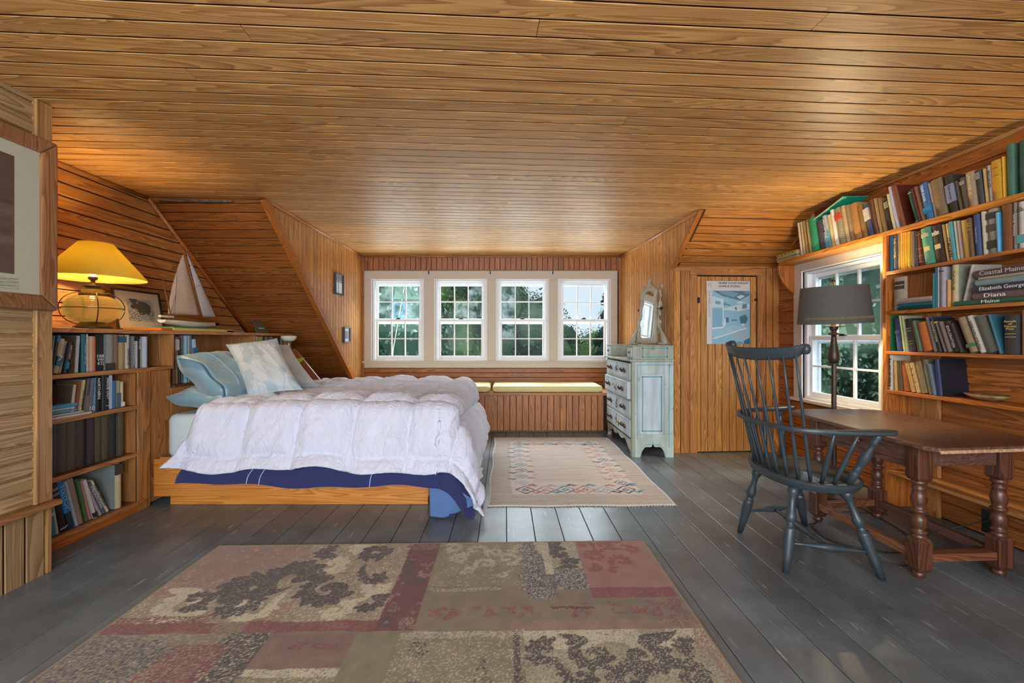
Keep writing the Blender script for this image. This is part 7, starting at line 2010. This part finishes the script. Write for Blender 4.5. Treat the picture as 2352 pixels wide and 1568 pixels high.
# lower right: dark scrolls on cream
A7 = reg(.075, .83, 1.3, 1.765); put(A7, CRM * .78, 1, .4, OLIVE * 1.05); put(A7 & (V2 > 1.66) & (n5 > .35), CRM * 1.05, .7)
for args in ((.16, 1.66, .06, .8, .024, 4.9, -1, .12), (.33, 1.64, .07, 1.1, .022, 2.0, 1, .10), (.52, 1.62, .075, 1.0, .030, 1.0, -1, .16), (.42, 1.50, .06, 1.0, .022, .3, 1, .10), (.26, 1.52, .045, 1.0, .018, 3.0, 1, .1), (.66, 1.52, .06, 1.0, .022, 2.0, -1, .1), (.70, 1.66, .035, .8, .018, 1.0, 1, .08)):
    put(arr_scroll(U2, V2, spiral(*args), 0) & A7, DKB * 1.1, .75)
put(reg(.76, .83, 1.3, 1.8, .05), PINK, .5)
Cr *= (.86 + .28 * vn(22, 9))[..., None]
bd = (U2 < rx0 + .008) | (U2 > rx1 - .008) | (V2 > ry1 - .008); Cr[bd] = lin(142, 122, 96)
ang = math.radians(1.2)
Zt = .012
def rugpt(x, y): return Vector((x, y + (x - rx0) * .026 - .035, Zt))
P = [[rugpt(U2[j, i], V2[j, i]) for i in range(nxr + 1)] for j in range(nyr + 1)]
M_RUG = painted_attr('rug_pile', .95, .16, 260, .6, sheen=.2, spec=.1)
Cr = Cr * np.array([1.0, .985, .95])
rg = pattern_obj('area_rug', P, Cr, M_RUG)
tag(rg, 'large patchwork area rug in taupe, brown and red with scroll motifs', 'rug')
m_ = MB(); pts = [rugpt(rx0 - .003, 1.38), rugpt(rx1 + .003, 1.38), rugpt(rx1 + .003, ry1 + .003), rugpt(rx0 - .003, ry1 + .003)]
m_.prism([(p.x, p.y, .001) for p in pts], (0, 0, Zt - .0015)); m_.obj('rug_backing', plain('rug_edge', rgb(132, 112, 88), .95), rg)
m_ = MB(); pts = [rugpt(rx0, ry0), rugpt(rx1, ry0), rugpt(rx1, 1.379), rugpt(rx0, 1.379)]
m_.prism([(p.x, p.y, .001) for p in pts], (0, 0, Zt - .001)); m_.obj('plain_field', plain('rug_field', rgb(128, 112, 92), .95, noise_amt=.2, scale=9), rg)

# small rug -------------------------------------------------------------
sx0, sx1, sy0, sy1 = -.125, 1.275, 3.125, 5.31
nxs, nys = 190, 300
U3, V3 = np.meshgrid(np.linspace(0, 1, nxs + 1), np.linspace(0, 1, nys + 1))
U2s, V2s = U2, V2
U2, V2 = U3 * 1.35, V3 * 2.18
rs = np.random.RandomState(8)
str_ = np.zeros(U3.shape)
rows_ = rs.rand(nys + 1, 8)
for k in range(nys + 1):
    x = np.linspace(0, 7, nxs + 1) ; i0 = np.minimum(x.astype(int), 6); f = x - i0
    str_[k] = rows_[k, i0] * (1 - f) + rows_[k, i0 + 1] * f
Cs = lin(192, 178, 164) * (.80 + .32 * str_[..., None]); m = str_ > .82; Cs[m] = Cs[m] * np.array([.95, .78, .72]); m = str_ < .1; Cs[m] *= .8
def sput(m, c): Cs[m] = c
inb = (U3 > .13) & (U3 < .87) & (V3 > .10) & (V3 < .90); cen = (U3 > .27) & (U3 < .73) & (V3 > .235) & (V3 < .80)
Cs[inb & ~cen] = Cs[inb & ~cen] * .6 + lin(206, 196, 186) * .4
Cs[~inb] *= .86
NAVY, RUST, TEAL, MAUV = lin(58, 62, 92), lin(168, 100, 84), lin(52, 116, 136), lin(150, 146, 160)
def diamond(cx, cy, r, c, ring=True, jag=.35):
    dx, dy = np.abs(U2 - cx), np.abs(V2 - cy); d_ = dx + dy * .9
    st = np.floor(d_ / (r * .22)) * (r * .22)
    sput((st < r) & (st > r * .66), c); sput((d_ < r * .42) & (d_ > r * .2), c)
    for ax in (0, 1): sput((dx if ax else dy) < .007, c) if False else None
def tri(cx, cy, r, c, dr):
    dx, dy = np.abs(U2 - cx), (V2 - cy) * dr
    sput((dy > 0) & (dy < r) & (dx < dy * 1.1) & (dx > dy * 1.1 - .028), c); sput((dy > r * .8) & (dy < r) & (dx < r), c)
cl_ = [NAVY, RUST, TEAL, RUST, MAUV, NAVY, TEAL, RUST]
k = 0
for x_ in np.linspace(.28, 1.07, 6):
    diamond(x_, .325, .075, cl_[k % 8]); tri(x_ + .08, .245, .06, cl_[(k + 1) % 8], 1); tri(x_ + .06, .46, .05, cl_[(k + 3) % 8], -1); k += 1
for x_ in np.linspace(.28, 1.07, 6):
    diamond(x_, 1.86, .07, cl_[(k + 2) % 8]); tri(x_ + .08, 1.79, .05, cl_[(k) % 8], 1); k += 1
for y_ in np.linspace(.5, 1.72, 8):
    for x_ in (.27, 1.08):
        diamond(x_, y_, .055, cl_[k % 8]); tri(x_ - .075, y_ + .06, .05, cl_[(k + 2) % 8], 1); tri(x_ + .08, y_ - .02, .04, cl_[(k + 5) % 8], -1); k += 1
ed = (U3 < .008) | (U3 > .992) | (V3 < .006) | (V3 > .994); sput(ed, lin(206, 200, 192))
def srug(u, v):
    x = sx0 + (sx1 - sx0) * u - .03 * v * 0; y = sy0 + (sy1 - sy0) * v
    xl = -.125 + .0 * v; xr = 1.235 + .05 * math.sin(v * 2.2) * .3
    return Vector((xl + (xr - xl) * u + .006 * math.sin(v * 17), y + .006 * math.sin(u * 15) + .02 * u * (1 - v), .0095))
P = [[srug(i / nxs, j / nys) for i in range(nxs + 1)] for j in range(nys + 1)]
sr = pattern_obj('area_rug', P, Cs, painted_attr('flat_weave', .95, .12, 300, .4, sheen=.1, spec=.1))
tag(sr, 'small cream rug with a border of coloured diamonds between bed and chest', 'rug')
q = sr.modifiers.new('t', 'SOLIDIFY'); q.thickness = .008; q.offset = -1
U2, V2 = U2s, V2s
m_ = MB(); rs2 = random.Random(3)
for k in range(60):
    u = k / 59; p = srug(u, 0); m_.tube([p + Vector((0, 0, -.003)), p + Vector((rs2.uniform(-.008, .008), -.018 - rs2.uniform(0, .012), -.006))], .003, seg=4)
o = m_.obj('fringe', plain('fringe_white', rgb(200, 196, 188), .9), sr)
# ================================================================== OUTSIDE
gr = MB(); gr.box(-60, 80, 7.2, 120, -3.6, -3.5)
gm_, nt, b = new_mat('grass'); N = nt.nodes.new; L = nt.links.new
t = N('ShaderNodeTexCoord'); n = N('ShaderNodeTexNoise'); n.inputs['Scale'].default_value = 3; n.inputs['Detail'].default_value = 8; L(t.outputs['Object'], n.inputs['Vector'])
r = N('ShaderNodeValToRGB'); r.color_ramp.elements[0].color = rgb(70, 96, 52); r.color_ramp.elements[1].color = rgb(128, 146, 84); L(n.outputs['Fac'], r.inputs['Fac']); L(r.outputs['Color'], b.inputs['Base Color']); b.inputs['Roughness'].default_value = .9
gr.box(4.5, 80, -20, 7.2, -3.6, -3.5)
go = struct(gr.obj('ground', gm_))

def leaf_mat(name, c1, c2, c3):
    m, nt, b = new_mat(name); N = nt.nodes.new; L = nt.links.new
    t = N('ShaderNodeTexCoord'); n = N('ShaderNodeTexNoise'); n.inputs['Scale'].default_value = 2.2; n.inputs['Detail'].default_value = 6; L(t.outputs['Object'], n.inputs['Vector'])
    r = N('ShaderNodeValToRGB'); e = r.color_ramp.elements; e[0].position = .36; e[0].color = c1; e[1].position = .66; e[1].color = c3; q = e.new(.5); q.color = c2
    L(n.outputs['Fac'], r.inputs['Fac']); L(r.outputs['Color'], b.inputs['Base Color']); b.inputs['Roughness'].default_value = .6
    return m
LM = [leaf_mat('leaves_dark', rgb(58, 84, 68), rgb(84, 112, 76), rgb(128, 148, 88)), leaf_mat('leaves_bluegreen', rgb(66, 96, 90), rgb(92, 122, 104), rgb(136, 158, 124)),
      leaf_mat('leaves_bright', rgb(84, 118, 66), rgb(112, 146, 78), rgb(152, 172, 98)), leaf_mat('needles', rgb(46, 72, 66), rgb(62, 90, 76), rgb(84, 108, 84))]
BARK = plain('bark', rgb(120, 108, 96), .9, noise_amt=.25, scale=6)
def crown_mesh(seed, nb, nl, ls, shape='round'):
    r_ = random.Random(seed); bl = []
    if shape == 'round':
        bl = [(0, 0, 0, .62)] + [(r_.uniform(-.62, .62), r_.uniform(-.62, .62), r_.uniform(-.55, .62), r_.uniform(.24, .42)) for _ in range(nb)]
    else:
        for k in range(nb):
            t = k / nb; bl.append((0, 0, -1 + 2 * t, .42 * (1 - t) + .03))
            for q in range(5):
                a = r_.uniform(0, 6.28); rr = .40 * (1 - t); bl.append((rr * math.cos(a), rr * math.sin(a), -1 + 2 * t - .05, .14 * (1 - t) + .03))
    vs, fs = [], []
    W_ = sum(b_[3] ** 2 for b_ in bl)
    for bx_, by_, bz_, br in bl:
        for _ in range(int(nl * br * br / W_)):
            d_ = Vector((r_.gauss(0, 1), r_.gauss(0, 1), r_.gauss(0, 1))).normalized(); p = Vector((bx_, by_, bz_)) + d_ * br * r_.uniform(.78, 1.08)
            n_ = (d_ + Vector((r_.uniform(-1, 1), r_.uniform(-1, 1), r_.uniform(-.5, 1.2))) * .9).normalized(); e1 = n_.cross(Vector((r_.uniform(-1, 1), r_.uniform(-1, 1), r_.uniform(-1, 1)))).normalized(); e2 = n_.cross(e1)
            s_ = ls * r_.uniform(.6, 1.3); k = len(vs)
            vs += [tuple(p - e1 * s_), tuple(p + e2 * s_ * .55), tuple(p + e1 * s_), tuple(p - e2 * s_ * .55)]; fs.append((k, k + 1, k + 2, k + 3))
    # dense inner masses
    for bx_, by_, bz_, br in bl:
        k = len(vs); n1, n2 = 7, 5
        for j in range(n2 + 1):
            for i in range(n1):
                a, b_ = 2 * PI * i / n1, PI * j / n2; vs.append((bx_ + br * .8 * math.sin(b_) * math.cos(a), by_ + br * .8 * math.sin(b_) * math.sin(a), bz_ + br * .8 * math.cos(b_)))
        for j in range(n2):
            for i in range(n1): fs.append((k + j * n1 + i, k + j * n1 + (i + 1) % n1, k + (j + 1) * n1 + (i + 1) % n1, k + (j + 1) * n1 + i))
    me = bpy.data.meshes.new('foliage'); me.from_pydata(vs, [], fs); return me
CR = [crown_mesh(1, 24, 26000, .017), crown_mesh(2, 28, 26000, .018), crown_mesh(3, 9, 14000, .018, 'cone')]
_CM = {}
def tree(x, y, zc, sx_, sz_, kind, mat, label, name='tree', group='trees beyond the windows', trunk=True, rot=0):
    t_ = thing(name, label, 'tree' if name != 'shrub' else 'shrub', (x, y, -3.5), group)
    if (kind, mat.name) not in _CM:
        me = CR[kind].copy(); me.materials.clear(); me.materials.append(mat); _CM[(kind, mat.name)] = me
    me = _CM[(kind, mat.name)]
    o = bpy.data.objects.new('foliage', me); COL.objects.link(o); o.matrix_basis = Matrix.Translation((x, y, zc)) @ Matrix.Rotation(rot, 4, 'Z') @ Matrix.Diagonal((sx_, sx_, sz_, 1)); own(o, t_); o['kind'] = 'stuff'
    m_ = MB(); m_.tube([(x, y, -3.5), (x + .1, y, (zc - 3.5) / 2), (x, y, zc + sz_ * .3)], [.16, .12, .05] if trunk else [.04, .03, .02], seg=8); m_.obj('trunk', BARK, t_, smooth=True)
def dirx(u, y): return (u - 1160) * y / 1000.0
tree(dirx(895, 13), 13, 1.9, 3.0, 4.2, 0, LM[1], 'broad leafy tree filling the left half of the leftmost dormer window')
tree(dirx(1025, 14), 14, 1.2, 2.6, 3.6, 1, LM[0], 'dark green leafy tree behind the second dormer window', rot=1)
tree(dirx(1125, 15), 15, .5, 2.5, 3.2, 0, LM[1], 'rounded blue-green tree sloping down to sky in the third dormer window', rot=2)
tree(dirx(960, 18), 18, 2.2, 3.6, 4.6, 1, LM[2], 'lighter yellow-green tree between the two leftmost windows', rot=3)
tree(dirx(1205, 17), 17, -.6, 2.6, 2.8, 1, LM[0], 'lower dark tree at the right of the third dormer window', rot=.5)
tree(dirx(1394, 17), 17, .2, 2.6, 3.4, 2, LM[3], 'dark pointed spruce at the right edge of the fourth dormer window', trunk=True)
tree(dirx(1335, 26), 26, -1.2, 3.2, 3.4, 1, LM[2], 'bright green low tree in the lower part of the fourth dormer window', rot=1.3)
tree(dirx(1300, 33), 33, -.9, 3.0, 3.2, 2, LM[3], 'distant spruce on the skyline in the fourth dormer window')
tree(dirx(1270, 36), 36, -1.6, 4.4, 3.6, 0, LM[0], 'distant dark treeline tree behind the fourth dormer window', rot=2)
tree(dirx(1365, 38), 38, -1.2, 4.4, 3.6, 1, LM[0], 'distant tree left of the spruce in the fourth dormer window', rot=.2)
tree(dirx(1310, 14), 14, -1.2, 1.6, 1.5, 0, LM[2], 'bright green shrub at the foot of the fourth dormer window', name='shrub', trunk=False, rot=2)
tree(dirx(860, 22), 22, 1.0, 3.6, 4.2, 0, LM[0], 'dark tree at the far left behind the leftmost dormer window', rot=.9)
tree(dirx(930, 26), 26, 2.4, 5.0, 5.4, 0, LM[0], 'tall dark backdrop tree behind the leftmost dormer window trees', rot=4)
tree(dirx(1060, 24), 24, 1.4, 4.2, 4.8, 1, LM[1], 'tall blue-green backdrop tree behind the second dormer window', rot=2.6)
tree(dirx(1150, 22), 22, -.4, 3.0, 4.0, 0, LM[0], 'dark backdrop tree behind the left half of the third dormer window', rot=5)
# through the right-hand window
for (u, y, zc, sx_, sz_, kd_, mt_, lb) in ((1900, 8.5, 1.8, 2.3, 3.2, 0, 1, 'pale leafy tree in the left half of the desk-side window'), (1990, 10.5, 1.6, 2.6, 3.4, 1, 0, 'dark leafy tree in the right half of the desk-side window'),
                                        (1945, 12.5, 2.0, 3.4, 4.0, 0, 2, 'bright green tree in the middle of the desk-side window, behind the nearer ones'), (2060, 9, 1.2, 2.4, 3.4, 1, 1, 'blue-green tree at the right edge of the desk-side window'), (1960, 7.2, -1.9, 1.5, 1.3, 0, 2, 'low bright shrub below the desk-side window')):
    tree(dirx(u, y), y, zc, sx_, sz_, kd_, LM[mt_], lb, rot=u * .01, name='shrub' if 'shrub' in lb else 'tree', trunk='shrub' not in lb)
# two pale birch trunks near the dormer
for k, (u, d_) in enumerate(((874, .5), (1098, .6))):
    y = 10.2; x = dirx(u, y); m_ = MB(); m_.tube([(x, y, -3.5), (x + .1, y, -1), (x + .3, y, 1.0), (x + .55, y, 2.4)], [.03, .025, .016, .006], seg=7)
    t_ = thing('bare_tree', 'thin pale bare branching stem outside the %s dormer window' % ('leftmost' if k == 0 else 'second'), 'tree', (x, y, -3.5), 'trees beyond the windows')
    own_ = m_.obj('trunk', plain('birch', rgb(196, 192, 180), .7), t_, smooth=True)
    m_ = MB(); m_.tube([(x + .1, y, -1), (x + .5, y, -.1), (x + .6, y, .6)], [.014, .009, .004], seg=6); m_.obj('branch', MATS['birch'], t_, smooth=True)
